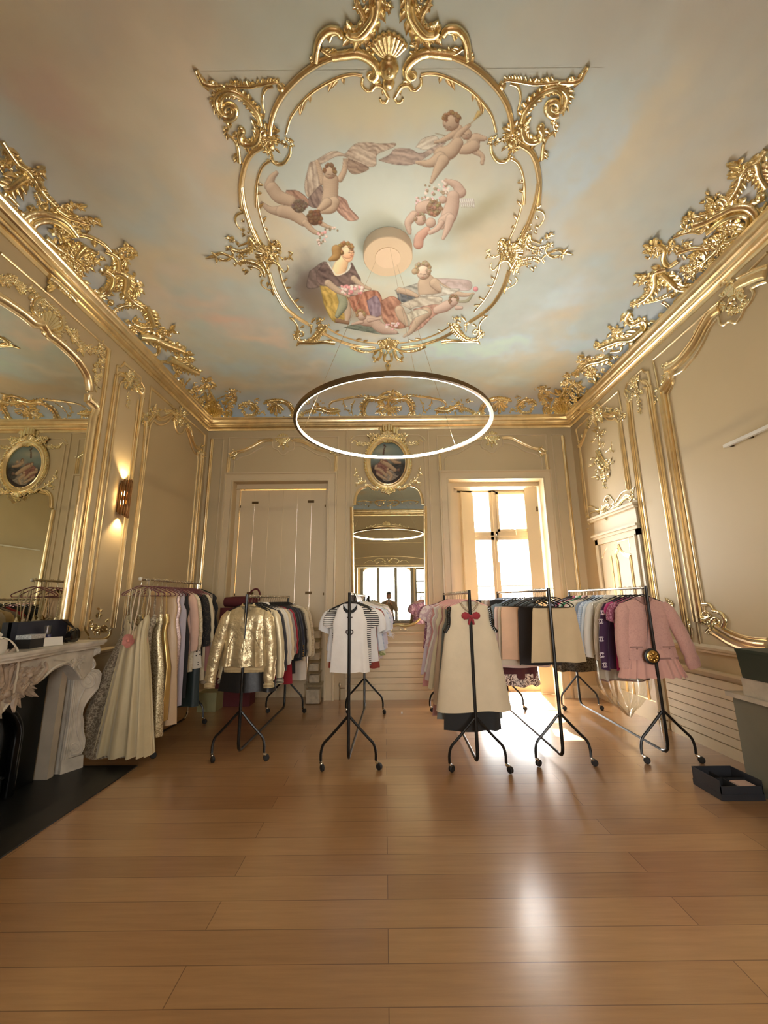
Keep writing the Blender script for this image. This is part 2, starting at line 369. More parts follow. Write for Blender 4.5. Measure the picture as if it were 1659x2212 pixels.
cornice('trim_3', (XR, YB, 0), (XR, YF, 0), (-1, 0, 0)); cornice('trim_4', (XR, YF, 0), (XL, YF, 0), (0, 1, 0))

# skirtings and dado
BASE = [(0.0, 0.0), (0.0, 0.03), (0.13, 0.03), (0.15, 0.018), (0.17, 0.0)]
def run(name, segs, prof, m, z0=0.0, kind='structure'):
    bb = MB()
    for A, B, n in segs:
        A = np.array(A, float); B = np.array(B, float); n = np.array(n, float); q = len(prof)
        vs = [P+n*o+np.array([0, 0, z0+z]) for P in (A, B) for z, o in prof]
        bb.add(vs, [(j, j+1, q+j+1, q+j) for j in range(q-1)]+[tuple(range(q)), tuple(range(2*q-1, q-1, -1))])
    return structure(name, bb, m, 30)
run('baseboard_back', [((XL, YB, 0), (LW[0]-0.14, YB, 0), (0, -1, 0)), ((RW[1]+0.17, YB, 0), (XR, YB, 0), (0, -1, 0))], BASE, TRIMP)
run('baseboard_left', [((XL, YF, 0), (XL, 2.42, 0), (1, 0, 0)), ((XL, 4.26, 0), (XL, YB, 0), (1, 0, 0))], BASE, TRIMP)
run('baseboard_right', [((XR, YF, 0), (XR, 3.0, 0), (-1, 0, 0)), ((XR, 6.36, 0), (XR, YB, 0), (-1, 0, 0))], BASE, TRIMP)
DADO = [(0, 0), (0, .015), (.02, .02), (.03, .035), (.055, .04), (.07, .02), (.08, .0)]
run('trim_dado', [((XL, 4.12, 0), (XL, YB, 0), (1, 0, 0)), ((XR, 5.12, 0), (XR, 2.0, 0), (-1, 0, 0)), ((-0.78, YB, 0), (0.92, YB, 0), (0, -1, 0))], DADO, TRIMP, 0.94)

# slatted radiator covers let into the dado
def slats(name, A, B, n, z0, z1, count):
    A = np.array(A, float); B = np.array(B, float); n = np.array(n, float); bb = MB(); h = (z1-z0)/count
    def bx(za, zb, o):
        vs = [P+n*d+np.array([0, 0, z]) for P in (A, B) for d in (0.002, o) for z in (za, zb)]
        bb.add(vs, [(0, 1, 3, 2), (4, 6, 7, 5), (0, 4, 5, 1), (2, 3, 7, 6), (0, 2, 6, 4), (1, 5, 7, 3)])
    bx(0.0, z0-0.008, 0.03)
    for k in range(count): bx(z0+k*h, z0+(k+1)*h-0.007, 0.022)
    bx(z1+0.05, z1+0.075, 0.05)
    return bb
b = slats('x', (-0.62, YB, 0), (0.92, YB, 0), (0, -1, 0), 0.14, 0.78, 7)
o = b.build('radiator_cover', RADP, smooth=0); tag(o, 'cream slatted radiator cover under the gilt pier mirror between the windows', 'radiator cover')
b = slats('x', (XR, 5.12, 0), (XR, 2.2, 0), (-1, 0, 0), 0.11, 0.70, 7)
o = b.build('radiator_cover', RADP, smooth=0); tag(o, 'long cream slatted radiator cover along the side door wall behind the clothes rail', 'radiator cover')

# ---------------------------------------------------------------- left window: closed shutters
def architrave(name, w, y=YB):
    bb = MB()
    pr = [(-0.155, 0.0), (-0.155, 0.05), (-0.13, 0.055), (-0.12, 0.035), (-0.03, 0.03), (-0.02, 0.04), (0.0, 0.04), (0.0, 0.0)]
    P = [np.array(p) for p in ((w[0], y, 0.0), (w[0], y, w[2]), (w[1], y, w[2]), (w[1], y, 0.0))]
    q = len(pr); vs = []
    for k, p in enumerate(P):
        for a, o in pr: vs.append(p+np.array([(a if k < 2 else -a), -o, (-a if k in (1, 2) else 0)]))
    bb.add(vs, [(i*q+j, i*q+j+1, (i+1)*q+j+1, (i+1)*q+j) for i in range(3) for j in range(q-1)])
    return structure(name, bb, TRIMP, 25)
architrave('trim_5', LW); architrave('trim_6', RW)
b = MB(); b.box(LW[0], LW[1], 6.93, 6.96, 3.405, 3.49); b.box(LW[0], LW[1], 6.90, 6.93, 3.40, 3.42); b.box(LW[0], LW[0]+0.055, 6.93, 6.99, 0, 3.41); b.box(LW[1]-0.055, LW[1], 6.93, 6.99, 0, 3.41)
structure('trim_7', b, TRIMP, 0)
w1 = structure('window_1', MB(), TRIMP, 0)
t = empty('window_shutters', (-1.755, 6.98, 0), 'six tall cream panelled shutters closed over the shuttered window', 'shutters')
xs = [-2.50+k*(1.49/6) for k in range(7)]
for k in range(6):
    b = MB(); x0, x1 = xs[k]+0.0015, xs[k+1]-0.0015
    b.box(x0, x1, 6.975, 7.0, 0.003, 3.39)
    o = local(b.build('leaf', TRIMP, smooth=0), t)
BRONZE = mat('dark bronze hinge', (92, 72, 44), 0.4, 0.8)
for hx, hz in ((-2.24, 3.17), (-1.27, 3.18), (-2.24, 1.62), (-1.27, 1.62), (-2.5, 3.1), (-1.02, 3.1), (-2.5, 1.6), (-1.02, 1.6)):
    b = MB(); w_ = 0.055 if abs(hx+1.76) < 0.7 else 0.012; b.box(hx-w_, hx+w_, 6.968, 6.976, hz-0.022, hz+0.022); local(b.build('hinge', BRONZE, smooth=0), t)
b = MB(); b.box(LW[0], LW[1], 7.30, 7.36, 3.2, 3.49); b.box(-2.0, -1.5, 7.3, 7.36, 0, 3.4); b.box(LW[0], LW[1], 7.02, 7.36, -.01, .45); b.box(LW[0], LW[0]+.25, 7.3, 7.36, 0, 3.4); b.box(LW[1]-.25, LW[1], 7.3, 7.36, 0, 3.4)  # deep low box behind the shutters, added to stop light leaking at the floor
w1.data.clear_geometry(); bpy.data.objects.remove(w1); structure('window_1', b, TRIMP, 0)

# ---------------------------------------------------------------- right window: open shutters, tall casement
WY = 7.30
b = MB()
for x0, x1 in ((RW[0], 1.60), (1.905, 2.03), (2.58, RW[1])): b.box(x0, x1, WY-0.03, WY+0.05, 0, 3.49)
b.box(RW[0], RW[1], WY-0.03, WY+0.05, 3.395, 3.49); b.box(1.6, 2.6, WY-0.03, WY+0.05, 2.515, 2.665); b.box(1.6, 2.6, WY-0.03, WY+0.05, 0, 0.10)
b.box(1.6, 2.6, WY+0.0, WY+0.02, 1.70, 1.72)
b.box(1.955, 1.985, WY-0.055, WY-0.03, 0, 3.4); b.box(1.60, 2.58, WY-0.045, WY-0.03, 2.575, 2.595)
w2 = structure('window_2', b, TRIMP, 0)
for x0, x1, z0, z1 in ((1.6, 1.91, .1, 1.70), (2.03, 2.58, .1, 1.70), (1.6, 1.91, 1.72, 2.52), (2.03, 2.58, 1.72, 2.52), (1.6, 1.91, 2.66, 3.4), (2.03, 2.58, 2.66, 3.4)):
    b = MB(); b.add([(x0, WY+.01, z0), (x1, WY+.01, z0), (x1, WY+.01, z1), (x0, WY+.01, z1)], [(0, 1, 2, 3)]); b.build('pane', GLASS, w2, 0)
b = MB()
for (x0, z0, x1, z1) in ((2.03, 2.665, 2.07, 3.395), (2.545, 2.665, 2.585, 3.395), (2.03, 2.665, 2.585, 2.71), (2.03, 3.35, 2.585, 3.395)): b.box(x0, x1, WY-.05, WY+.0, z0, z1)
b.build('top_light_sash', TRIMP, w2, 0)
b = MB(); b.tube([(1.995, WY-.06, 2.62), (1.995, WY-.085, 2.6), (2.0, WY-.085, 2.15), (2.0, WY-.06, 2.12)], .008, 6); b.build('window_handle', CHROME, w2)
b = MB(); b.tube([(2.32, WY-.05, 2.70), (2.33, WY-.09, 2.69), (2.34, WY-.07, 2.60)], .006, 6); b.build('stay', CHROME, w2)
# panelled embrasure and the two open shutter leaves
b = MB(); b.box(RW[0], RW[0]+.05, YB+.02, WY-.03, 0, 3.44); b.box(RW[0]+.05, RW[0]+.12, YB+.16, WY-.03, 0, 3.42); b.box(RW[0], RW[1], YB+.2, WY-.03, 3.42, 3.49)
b.box(RW[0]+.12, RW[0]+.20, YB+.30, WY-.03, 0, 3.40); structure('trim_8', b, TRIMP, 0)
t = empty('window_shutter', (1.55, 7.2, 0), 'cream shutter leaf folded back on the left side of the open window', 'shutter')
b = MB(); b.bar((1.36, 7.06, 0.03+1.66), (1.595, 7.20, 0.03+1.66), 3.33, .028, up=(0.5, -0.85, 0)); local(b.build('leaf', TRIMP, smooth=0), t)
t = empty('window_shutter', (2.6, 7.0, 0), 'cream shutter leaf standing open at the right side of the tall window', 'shutter')
b = MB(); b.bar((2.50, 7.09, 1.71), (2.675, 6.97, 1.71), 3.4, .03, up=(-0.57, -0.82, 0)); local(b.build('leaf', TRIMP, smooth=0), t)
for z in (3.0, 1.5, 0.5):
    b = MB(); b.box(2.62, 2.648, 6.915, 6.94, z-.04, z+.04); local(b.build('hinge', BRONZE, smooth=0), t)

# terrace slab and a bare tree outside
b = MB(); b.box(-4, 5, 7.42, 9.0, -0.12, -0.04); structure('trim_terrace', b, mat('pale stone paving', (200, 192, 175), .8), 0)
b = MB(); r2 = random.Random(3)
def branch(b, P, d, L, r, depth):
    pts = [np.array(P)]; dd = np.array(d, float)
    for k in range(4): dd = dd+np.array([r2.uniform(-.3, .3), r2.uniform(-.2, .2), r2.uniform(-.15, .25)]); dd /= np.linalg.norm(dd); pts.append(pts[-1]+dd*L/4)
    b.tube(pts, [r*(1-.17*i) for i in range(5)], 5)
    if depth:
        for k in (2, 3, 4): branch(b, pts[k], dd+np.array([r2.uniform(-.9, .9), r2.uniform(-.4, .4), r2.uniform(-.3, .6)]), L*.62, r*.5, depth-1)
TREE = (3.6, 12.0, -3.0)
b.tube([TREE, (3.6, 12.0, -1.2), (3.7, 12.1, 0.2)], [.13, .11, .08], 8)
branch(b, (3.7, 12.1, 0.2), (-.3, 0, 1), 1.7, .045, 3); branch(b, (3.65, 12.05, -.4), (.6, 0, .8), 1.6, .04, 3)
o = b.build('tree', mat('grey bark', (120, 112, 98), .9)); tag(o, 'bare branched tree beyond the open window', 'tree')
portal('daylight_window', ((RW[0]+RW[1])/2, 7.45, 1.75), (math.radians(-90), 0, 0), 1.1, 3.5)
portal('daylight_bay', (0.5, -3.35, 1.8), (math.radians(90), 0, 0), 3.0, 2.6)
# ------------------------------------------------------------------ gilt ornament
class Zm:
    """coordinates of an enlarged view: x0, y0 and pixels per source pixel"""
    def __init__(s, x0, y0, k): s.a = (x0, y0, k)
    def __call__(s, x, y): return s.a[0]+x/s.a[2], s.a[1]+y/s.a[2]
class Orn:
    """ornament laid on the room shell; every stroke is solid relief standing on the plaster"""
    def __init__(s, zm, mirror=None, seed=1, depth=1.0): s.z = zm; s.mbs = {1: MB(), -1: MB()}; s.mb = s.mbs[1]; s.mx = mirror; s.r = random.Random(seed); s.dp = depth; s.only = 0
    def sides(s): return ((1,) if s.only == 0 else (-1,)) if s.mx is None else (1, -1)
    def sf(s, x, y, side):
        s.mb = s.mbs[side]; P, N = hit(*s.z(x, y))
        if side < 0: P = np.array([2*s.mx-P[0], P[1], P[2]]); N = np.array([-N[0], N[1], N[2]])
        return P, N
    def mpp(s, P): return np.linalg.norm(P-ORG)/F/s.z.a[2]
    def path(s, pts, n, side):
        q = spline(pts, n) if len(pts) > 2 else np.linspace(pts[0], pts[-1], n)
        PN = [s.sf(x, y, side) for x, y in q]; return [p for p, _ in PN], [m for _, m in PN]
    def scroll(s, w0, w1, pts, n=None, h=0.9, wm=None):
        n = n or max(8, 5*len(pts))
        for sd in s.sides():
            P, N = s.path(pts, n, sd); k = s.mpp(P[len(P)//2])
            if wm is None: r = np.linspace(w0, w1, n)*k
            else: r = np.array([(w0+(wm-w0)*min(1, 2*t)) if t < .5 else (wm+(w1-wm)*(2*t-1)) for t in np.linspace(0, 1, n)])*k
            s.mb.ribbon(P, N, r, r*h*s.dp)
        return s
    def leaf3(s, P, N, D, L, w, curl=0.35):
        D = D-N*np.dot(D, N); D = D/(np.linalg.norm(D)+1e-9); B = np.cross(N, D); vs = []; m = 5
        for i in range(m+1):
            t = i/m; ww = w*(math.sin(math.pi*(0.12+0.88*t)**0.8)**0.9 if t < 1 else 0.02); c = P+D*(L*t)+N*(w*0.5+curl*L*0.35*t*t)
            vs += [c-B*ww-N*w*0.45, c-B*ww*.45+N*w*.12, c+N*w*0.02*(1-t), c+B*ww*.45+N*w*.12, c+B*ww-N*w*0.45]
        s.mb.add(vs, [(i*5+j, i*5+j+1, (i+1)*5+j+1, (i+1)*5+j) for i in range(m) for j in range(4)])
    def leaf(s, x, y, x2, y2, w, curl=0.35):
        for sd in s.sides():
            P, N = s.sf(x, y, sd); Q, _ = s.sf(x2, y2, sd); k = s.mpp(P); s.leaf3(P, N, Q-P, np.linalg.norm(Q-P), w*k, curl)
        return s
    def acanthus(s, w0, w1, pts, side=1, size=1.8, step=1.3, both=False, body=0.75):
        """scroll whose outer edge is cut into leaves"""
        body *= .74; size *= 1.32; s.scroll(w0*body, w1*body, pts, h=1.1)
        for sd in s.sides():
            n = 40; P, N = s.path(pts, n, sd); k = s.mpp(P[n//2]); acc = 0; j = 0
            for i in range(1, n-1):
                t = i/(n-1); w = (w0+(w1-w0)*t)*k; acc += np.linalg.norm(P[i]-P[i-1])
                if acc < w*step: continue
                acc = 0; T = P[i+1]-P[i-1]; T /= np.linalg.norm(T)+1e-9; B = np.cross(N[i], T)*sd
                for e in ((1, -1) if both else (side,)):
                    s.leaf3(P[i]+B*e*w*.3, N[i], T*0.75+B*e*0.9, w*size*s.r.uniform(.8, 1.15), w*.55)
        return s
    def flower(s, x, y, r, n=5):
        for sd in s.sides():
            P, N = s.sf(x, y, sd); rr = r*s.mpp(P); A = np.cross(N, [0.31, .52, .79]); A /= np.linalg.norm(A); B = np.cross(N, A); a0 = s.r.uniform(0, 6)
            for k in range(n):
                a = a0+2*math.pi*k/n; D = A*math.cos(a)+B*math.sin(a); s.leaf3(P, N, D, rr, rr*.42, .5)
            s.mb.lathe([(rr*.34, 0), (rr*.34, rr*.3), (rr*.2, rr*.5), (0.0005, rr*.55)], P, 6, N)
        return s
    def bead(s, x, y, r, h=.8):
        for sd in s.sides():
            P, N = s.sf(x, y, sd); rr = r*s.mpp(P); s.mb.lathe([(rr, .001), (rr*.92, rr*h*.45), (rr*.6, rr*h*.85), (0.0005, rr*h)], P, 8, N)
        return s
    def cluster(s, x, y, rx, ry, n, sz, flow=0.3):
        """tangle of leaves, curls and blossoms"""
        for i in range(n):
            a = s.r.uniform(0, 2*math.pi); q = math.sqrt(s.r.random()); px, py = x+rx*q*math.cos(a), y+ry*q*math.sin(a); g = sz*s.r.uniform(.6, 1.25)
            if s.r.random() < flow: s.flower(px, py, g*.75)
            elif s.r.random() < .25:
                a2 = s.r.uniform(0, 6.28); s.scroll(g*.22, g*.1, [(px, py), (px+g*.8*math.cos(a2), py+g*.8*math.sin(a2)), (px+g*1.1*math.cos(a2+.9), py+g*1.1*math.sin(a2+.9)), (px+g*.7*math.cos(a2+1.5), py+g*.7*math.sin(a2+1.5))], 9)
            else:
                a2 = a+s.r.uniform(-.8, .8); s.leaf(px, py, px+g*1.5*math.cos(a2), py+g*1.5*math.sin(a2), g*.36, .5)
        return s
    def spray(s, pts, n, sz, w=1.2):
        """stem with alternate leaves and small blossoms"""
        s.scroll(w, w*.5, pts)
        q = spline(pts, n+2) if len(pts) > 2 else np.linspace(pts[0], pts[-1], n+2)
        for i in range(1, n+1):
            d = q[i+1]-q[i]; a = math.atan2(d[1], d[0])+(0.8 if i % 2 else -.8); g = sz*s.r.uniform(.75, 1.2)
            if i % 4 == 3: s.flower(q[i][0]+g*.6*math.cos(a), q[i][1]+g*.6*math.sin(a), g*.6)
            else: s.leaf(q[i][0], q[i][1], q[i][0]+g*math.cos(a), q[i][1]+g*math.sin(a), g*.28)
        return s
    def volute(s, x, y, R, w, a0, turns=1.4, cw=1, w1=None):
        pts = []
        n = int(14*turns)
        for i in range(n+1):
            t = i/n; a = a0+cw*turns*2*math.pi*t; rr = R*(1-.82*t); pts.append((x+rr*math.cos(a), y+rr*math.sin(a)))
        return s.scroll(w, w1 if w1 else w*.5, pts, n=3*n//2)
    def shell(s, x, y, x2, y2, wid, n=7):
        """scallop: ribs fanning from (x,y) towards (x2,y2)"""
        a = math.atan2(y2-y, x2-x); L = math.hypot(x2-x, y2-y)
        for k in range(n):
            f = (k-(n-1)/2)/((n-1)/2); aa = a+f*wid; l = L*(1-.18*abs(f)); c, d = x+l*math.cos(aa), y+l*math.sin(aa)
            s.scroll(L*.045, L*wid*.95/n, [(x+.12*L*math.cos(aa), y+.12*L*math.sin(aa)), ((x+c)/2+f*L*.05*-math.sin(a), (y+d)/2+f*L*.05*math.cos(a)), (c, d)], 9, h=.8)
            s.bead(c, d, L*wid*.95/n)
        s.bead(x, y, L*.16); return s
    def build(s, name, m=None, parent=None):
        A, B = s.mbs[1], s.mbs[-1]
        if parent is None and B.f: A.add(B.v, B.f); B = MB()
        for q in (A, B):
            if q.f:
                o = q.build(name, m or GOLD, None, 60)
                if parent is not None: local(o, parent)
        return o

# ------------------------------------------------------------------ ceiling medallion
Z1 = Zm(400, 0, 1.885); Z2 = Zm(420, 400, 1.975); Z4 = Zm(380, 100, 5.53); Z5 = Zm(430, 440, 6.504); Z6 = Zm(640, 0, 4.254)
mc = at(838, 470, z=ZC)
med = empty('ceiling_medallion', (X0, float(mc[1]), ZC), 'large gilt plaster rococo medallion framing the painted figures on the ceiling', 'ceiling medallion')
o = Orn(Z1, X0)     # outer frame: fat rounded moulding in three arcs a side
def duo(o, pts, w, n): o.scroll(w, w, pts, n); o.scroll(w*.45, w*.45, pts, n, h=2.6)
duo(o, [(690, 212), (625, 224), (540, 258), (470, 308), (410, 370), (372, 430), (352, 490), (345, 545)], 8, 40)
duo(o, [(318, 592), (272, 622), (245, 670), (230, 740), (228, 800), (232, 842)], 8, 26)
o.z = Z2
duo(o, [(200, 0), (212, 80), (240, 170), (268, 232)], 8.5, 24); duo(o, [(318, 372), (340, 440), (380, 510), (430, 556), (482, 590)], 8, 30)
duo(o, [(545, 628), (610, 660), (690, 684), (770, 692)], 7, 24)
o.build('outer_frame', GOLDL, med)
o = Orn(Z1, X0, 2)  # inner thin bead with leaf tips
o.scroll(4, 4, [(722, 308), (680, 303), (620, 318), (540, 360), (482, 410), (432, 475), (410, 545)], 36)
o.scroll(4, 4, [(345, 655), (318, 675), (298, 720), (288, 780), (288, 842)], 20)
o.z = Z2; o.scroll(4, 4, [(265, 0), (272, 90), (296, 180), (322, 242)], 18); o.scroll(4, 4, [(362, 358), (380, 420), (412, 482), (462, 545)], 18); o.scroll(4, 3, [(560, 604), (620, 638), (700, 664), (800, 676)], 18)
o.z = Z1
for x, y, dx, dy in ((620, 325, -25, 30), (600, 330, -18, 40), (640, 318, 8, 22), (500, 392, -28, 40), (490, 402, -22, 62), (505, 388, 4, 28), (470, 420, -5, 45), (296, 750, 22, 0), (292, 790, 20, -8)): o.leaf(x, y, x+dx, y+dy, 6)
o.z = Z2
for x, y, dx, dy in ((274, 100, 22, -28), (290, 160, 18, -30), (300, 180, 16, 10), (378, 415, 20, -22), (388, 440, 24, -8), (425, 500, 22, -20), (440, 520, 26, -4), (600, 630, 18, -14), (690, 660, 24, -8), (720, 668, 20, -10)): o.leaf(x, y, x+dx, y+dy, 5)
o.build('inner_frame', GOLDL, med)
o = Orn(Z4, X0, 3)  # corner wings near the camera
o.acanthus(44, 34, [(1010, 930), (980, 800), (890, 680), (780, 580), (660, 530), (540, 545), (480, 620), (490, 730), (560, 820)], -1, 1.0, .8, True, .8)
o.volute(632, 760, 104, 34, 2.2, 1.5, -1); o.scroll(16, 16, [(1000, 900), (960, 790), (870, 670), (760, 580), (640, 545), (560, 590), (545, 690)], h=2.6)
o.scroll(18, 8, [(240, 280), (290, 370), (330, 440), (430, 470), (540, 470), (650, 475)], wm=26); o.acanthus(30, 22, [(600, 460), (740, 475), (880, 480), (960, 465), (1100, 440), (1210, 430), (1270, 490)], 1, 1.2, 1.0)
for x, y, x2, y2 in ((300, 400, 240, 270), (330, 440, 300, 330), (420, 470, 430, 380), (480, 480, 440, 390), (330, 440, 400, 520), (720, 470, 740, 380), (880, 470, 840, 390), (700, 460, 770, 420)): o.leaf(x, y, x2, y2, 24)
o.scroll(14, 9, [(1160, 470), (1080, 500), (1040, 580), (1035, 680), (1060, 790)])
o.bead(1255, 495, 34)
o.scroll(16, 8, [(610, 900), (630, 970), (600, 1040)]); o.scroll(12, 20, [(610, 1050), (690, 1110), (740, 1200), (752, 1300), (755, 1380)])
for x, y, x2, y2 in ((620, 980, 560, 985), (620, 960, 670, 920), (600, 1040, 570, 1030), (620, 1050, 610, 1110), (750, 1290, 680, 1340), (740, 1330, 690, 1370), (752, 1370, 800, 1400)): o.leaf(x, y, x2, y2, 22)
o.acanthus(46, 40, [(800, 1000), (765, 1060), (790, 1140), (870, 1170), (960, 1140), (1000, 1060), (1010, 980)], 1, 1.0, .9, True, .85); o.bead(785, 1000, 36)
for x, y, x2, y2 in ((960, 960, 900, 850), (970, 1000, 910, 980), (960, 1060, 920, 1010), (1010, 900, 960, 860)): o.leaf(x, y, x2, y2, 26)
o.cluster(1090, 1080, 90, 110, 16, 60); o.cluster(1230, 1110, 70, 40, 8, 46); o.cluster(1350, 1160, 50, 50, 7, 36, .6); o.cluster(1090, 1230, 50, 70, 8, 46); o.bead(1040, 1030, 40); o.bead(1130, 1180, 40)
o.scroll(14, 18, [(1370, 1190), (1360, 1290), (1290, 1390), (1200, 1400), (1140, 1350)]); o.cluster(1160, 1350, 40, 40, 6, 36); o.leaf(1180, 1220, 1250, 1270, 14)
o.build('corner_wing', GOLD, med)
o = Orn(Z5, X0, 4)  # side clusters
o.acanthus(30, 24, [(990, 640), (900, 600), (830, 520), (780, 420), (730, 330)], 1, 1.2, 1.0, True)
o.shell(1000, 720, 800, 700, .75, 7); o.cluster(960, 700, 130, 110, 26, 60, .35); o.cluster(1060, 640, 90, 110, 16, 52); o.bead(1030, 610, 46); o.bead(1000, 740, 42)
o.scroll(12, 9, [(1040, 530), (1100, 520), (1150, 590), (1130, 650)]); o.spray([(1130, 740), (1210, 780), (1290, 730), (1300, 680), (1250, 670)], 6, 38, 11); o.leaf(1260, 740, 1330, 790, 16)
o.scroll(24, 14, [(890, 800), (930, 880), (970, 960), (1000, 1060)], wm=20); o.scroll(26, 18, [(960, 900), (1000, 830), (1060, 820), (1120, 860), (1130, 930)]); o.scroll(12, 8, [(1150, 900), (1200, 960), (1250, 920), (1240, 860)])
o.acanthus(44, 22, [(700, 460), (760, 540), (740, 620), (660, 670), (570, 670), (470, 640)], -1, 1.0, .8, True, .7); o.scroll(18, 8, [(700, 470), (690, 540), (620, 570), (550, 600)]); o.scroll(14, 9, [(620, 120), (540, 150), (510, 220), (540, 310), (610, 380)])
o.acanthus(40, 22, [(920, 1010), (900, 920), (820, 840), (700, 810), (620, 810), (560, 850)], 1, 1.0, .8, True, .7); o.scroll(18, 10, [(880, 990), (850, 920), (780, 890), (680, 880)])
o.scroll(13, 20, [(440, 640), (480, 700), (440, 760), (380, 790), (300, 780)]); o.scroll(20, 12, [(250, 710), (310, 690), (400, 720), (480, 760), (530, 820), (500, 870)])
for x, y, x2, y2 in ((250, 740, 90, 745), (240, 740, 170, 660), (240, 750, 250, 830), (280, 760, 300, 800), (420, 620, 370, 590), (430, 630, 370, 640), (440, 620, 470, 580), (480, 510, 360, 460), (470, 500, 480, 450), (460, 520, 420, 520), (540, 570, 540, 520), (600, 90, 560, 40), (610, 100, 620, 60), (640, 240, 590, 230), (610, 380, 640, 340), (640, 420, 610, 450), (700, 410, 690, 390), (510, 850, 480, 830), (640, 930, 600, 920), (690, 930, 640, 980), (720, 900, 740, 920), (870, 1010, 840, 1010), (1010, 1190, 1050, 1280), (980, 1100, 960, 1160)): o.leaf(x, y, x2, y2, 22)
o.spray([(680, 740), (600, 740), (520, 730)], 6, 40, 8); o.scroll(12, 8, [(900, 1060), (870, 1110), (910, 1170), (1010, 1220)]); o.cluster(440, 500, 40, 30, 5, 34)
o.build('side_cluster', GOLD, med)
o = Orn(Zm(420, 400, 1.975), X0, 5)   # far corner wings
o.acanthus(13, 9, [(560, 602), (525, 640), (490, 664), (450, 662), (432, 640), (442, 625)], 1, 1.1, .9, True); o.volute(455, 636, 18, 6, 2, 1.3, 1)
o.scroll(6, 10, [(445, 672), (500, 672), (555, 668), (600, 672)]); o.scroll(4, 5, [(415, 568), (430, 585), (440, 605), (438, 630)])
o.cluster(515, 596, 34, 16, 14, 15); o.cluster(550, 590, 26, 20, 8, 12, .6); o.bead(560, 600, 10)
for a in ((420, 575, 405, 560), (425, 570, 422, 555), (450, 672, 434, 682), (560, 668, 590, 655), (500, 585, 520, 558), (470, 600, 452, 605)): o.leaf(*a, 6)
o.build('far_corner_wing', GOLD, med)
o = Orn(Zm(420, 400, 1.975), X0, 6)   # foot
o.shell(830, 700, 830, 655, .9, 5); o.cluster(800, 690, 32, 28, 16, 13); o.bead(828, 690, 13); o.acanthus(9, 6, [(665, 690), (700, 706), (740, 712), (780, 706), (810, 690)], 1, 1.2, 1); o.scroll(8, 5, [(800, 705), (790, 735), (770, 745), (764, 730)]); o.scroll(7, 5, [(815, 715), (810, 745), (828, 752)]); o.scroll(5, 4, [(828, 755), (818, 770), (828, 782)]); o.leaf(828, 770, 828, 795, 6); o.cluster(775, 745, 10, 10, 4, 9)
o.mbs[1].add(o.mbs[-1].v, o.mbs[-1].f); o.mbs[-1] = MB(); o.build('foot_ornament', GOLD, med)
o = Orn(Z6, X0, 7)    # crest with shell
o.scroll(26, 30, [(330, 520), (460, 500), (560, 490), (660, 530), (730, 600), (740, 670), (700, 720)], 40); o.volute(690, 690, 46, 15, 0, 1.3, 1)
for x in range(340, 680, 42): o.leaf(x, 515-30*math.sin((x-340)/340*3.1), x+50, 470-30*math.sin((x-340)/340*3.1), 15)
o.scroll(24, 22, [(175, 560), (190, 440), (220, 350), (290, 280), (370, 275), (410, 320)]); o.scroll(14, 12, [(300, 370), (330, 310), (390, 310)]); o.bead(405, 320, 22)
o.acanthus(24, 18, [(230, 450), (300, 500), (360, 490)], 1, 1.4, 1); o.cluster(150, 540, 40, 20, 5, 32)
o.acanthus(42, 46, [(690, -180), (740, -80), (745, 20), (730, 130), (670, 240), (590, 320), (500, 320), (460, 280)], -1, 1.0, .8, True, .8); o.scroll(16, 14, [(700, 20), (690, 120), (640, 210), (570, 290), (500, 300)], h=2.4)
o.scroll(22, 14, [(600, 250), (620, 180), (600, 110), (560, 40), (540, -40)]); o.cluster(600, 60, 50, 60, 9, 40); o.leaf(640, 110, 680, 40, 20); o.cluster(590, 380, 90, 22, 9, 32); o.bead(462, 262, 22)
o.cluster(660, 440, 30, 40, 5, 30)
o.scroll(10, 10, [(610, 710), (605, 780), (650, 830), (700, 820), (720, 790)]); o.scroll(16, 10, [(690, 820), (730, 780), (790, 800), (830, 870), (850, 900)]); o.scroll(10, 9, [(850, 890), (820, 940), (780, 930), (770, 900)]); o.leaf(700, 750, 780, 740, 20); o.leaf(800, 830, 790, 870, 12)
o.mx = None; o.shell(850, 560, 850, 310, .80, 9); o.bead(850, 620, 66, .7); o.bead(850, 620, 34, 1.9); o.bead(848, 755, 42); o.leaf(848, 780, 850, 830, 14); o.leaf(850, 20, 850, 130, 22); o.flower(850, 60, 30)
o.mbs[1].add(o.mbs[-1].v, o.mbs[-1].f); o.mbs[-1] = MB(); o.build('shell_crest', GOLD, med)
# ------------------------------------------------------------------ ornament of the cove
ZB = Zm(430, 760, 3.858); ZL = Zm(0, 280, 3.352); ZR = Zm(1200, 300, 3.351)
def cove_piece(name, label, o):
    m = o.build(name); return tag(m, label, 'plaster ornament')
o = Orn(ZB, X0, 11)
o.acanthus(26, 20, [(1580, 375), (1500, 395), (1420, 390), (1370, 440), (1370, 520), (1420, 570), (1500, 600)], 1, 1.0, .9, True, .8)
o.acanthus(15, 8, [(1480, 400), (1400, 370), (1290, 380), (1180, 400), (1110, 420), (1085, 460), (1130, 470)], -1, 1.5, 1.0)
for pts in ([(1300, 400), (1270, 470), (1280, 540), (1240, 580)], [(1200, 400), (1220, 470), (1270, 520)], [(1160, 500), (1180, 550), (1230, 550)], [(1370, 520), (1310, 540), (1270, 570)]): o.spray(pts, 5, 22, 5)
o.acanthus(20, 12, [(1180, 490), (1080, 500), (1000, 470), (930, 490), (870, 510), (830, 540)], 1, 1.2, .9, True); o.cluster(1000, 470, 50, 40, 12, 26); o.cluster(960, 430, 90, 20, 10, 20)
o.acanthus(15, 10, [(800, 560), (840, 530), (900, 570), (930, 540)], 1, 1.2, 1); o.spray([(860, 540), (850, 590), (800, 600)], 4, 18, 5)
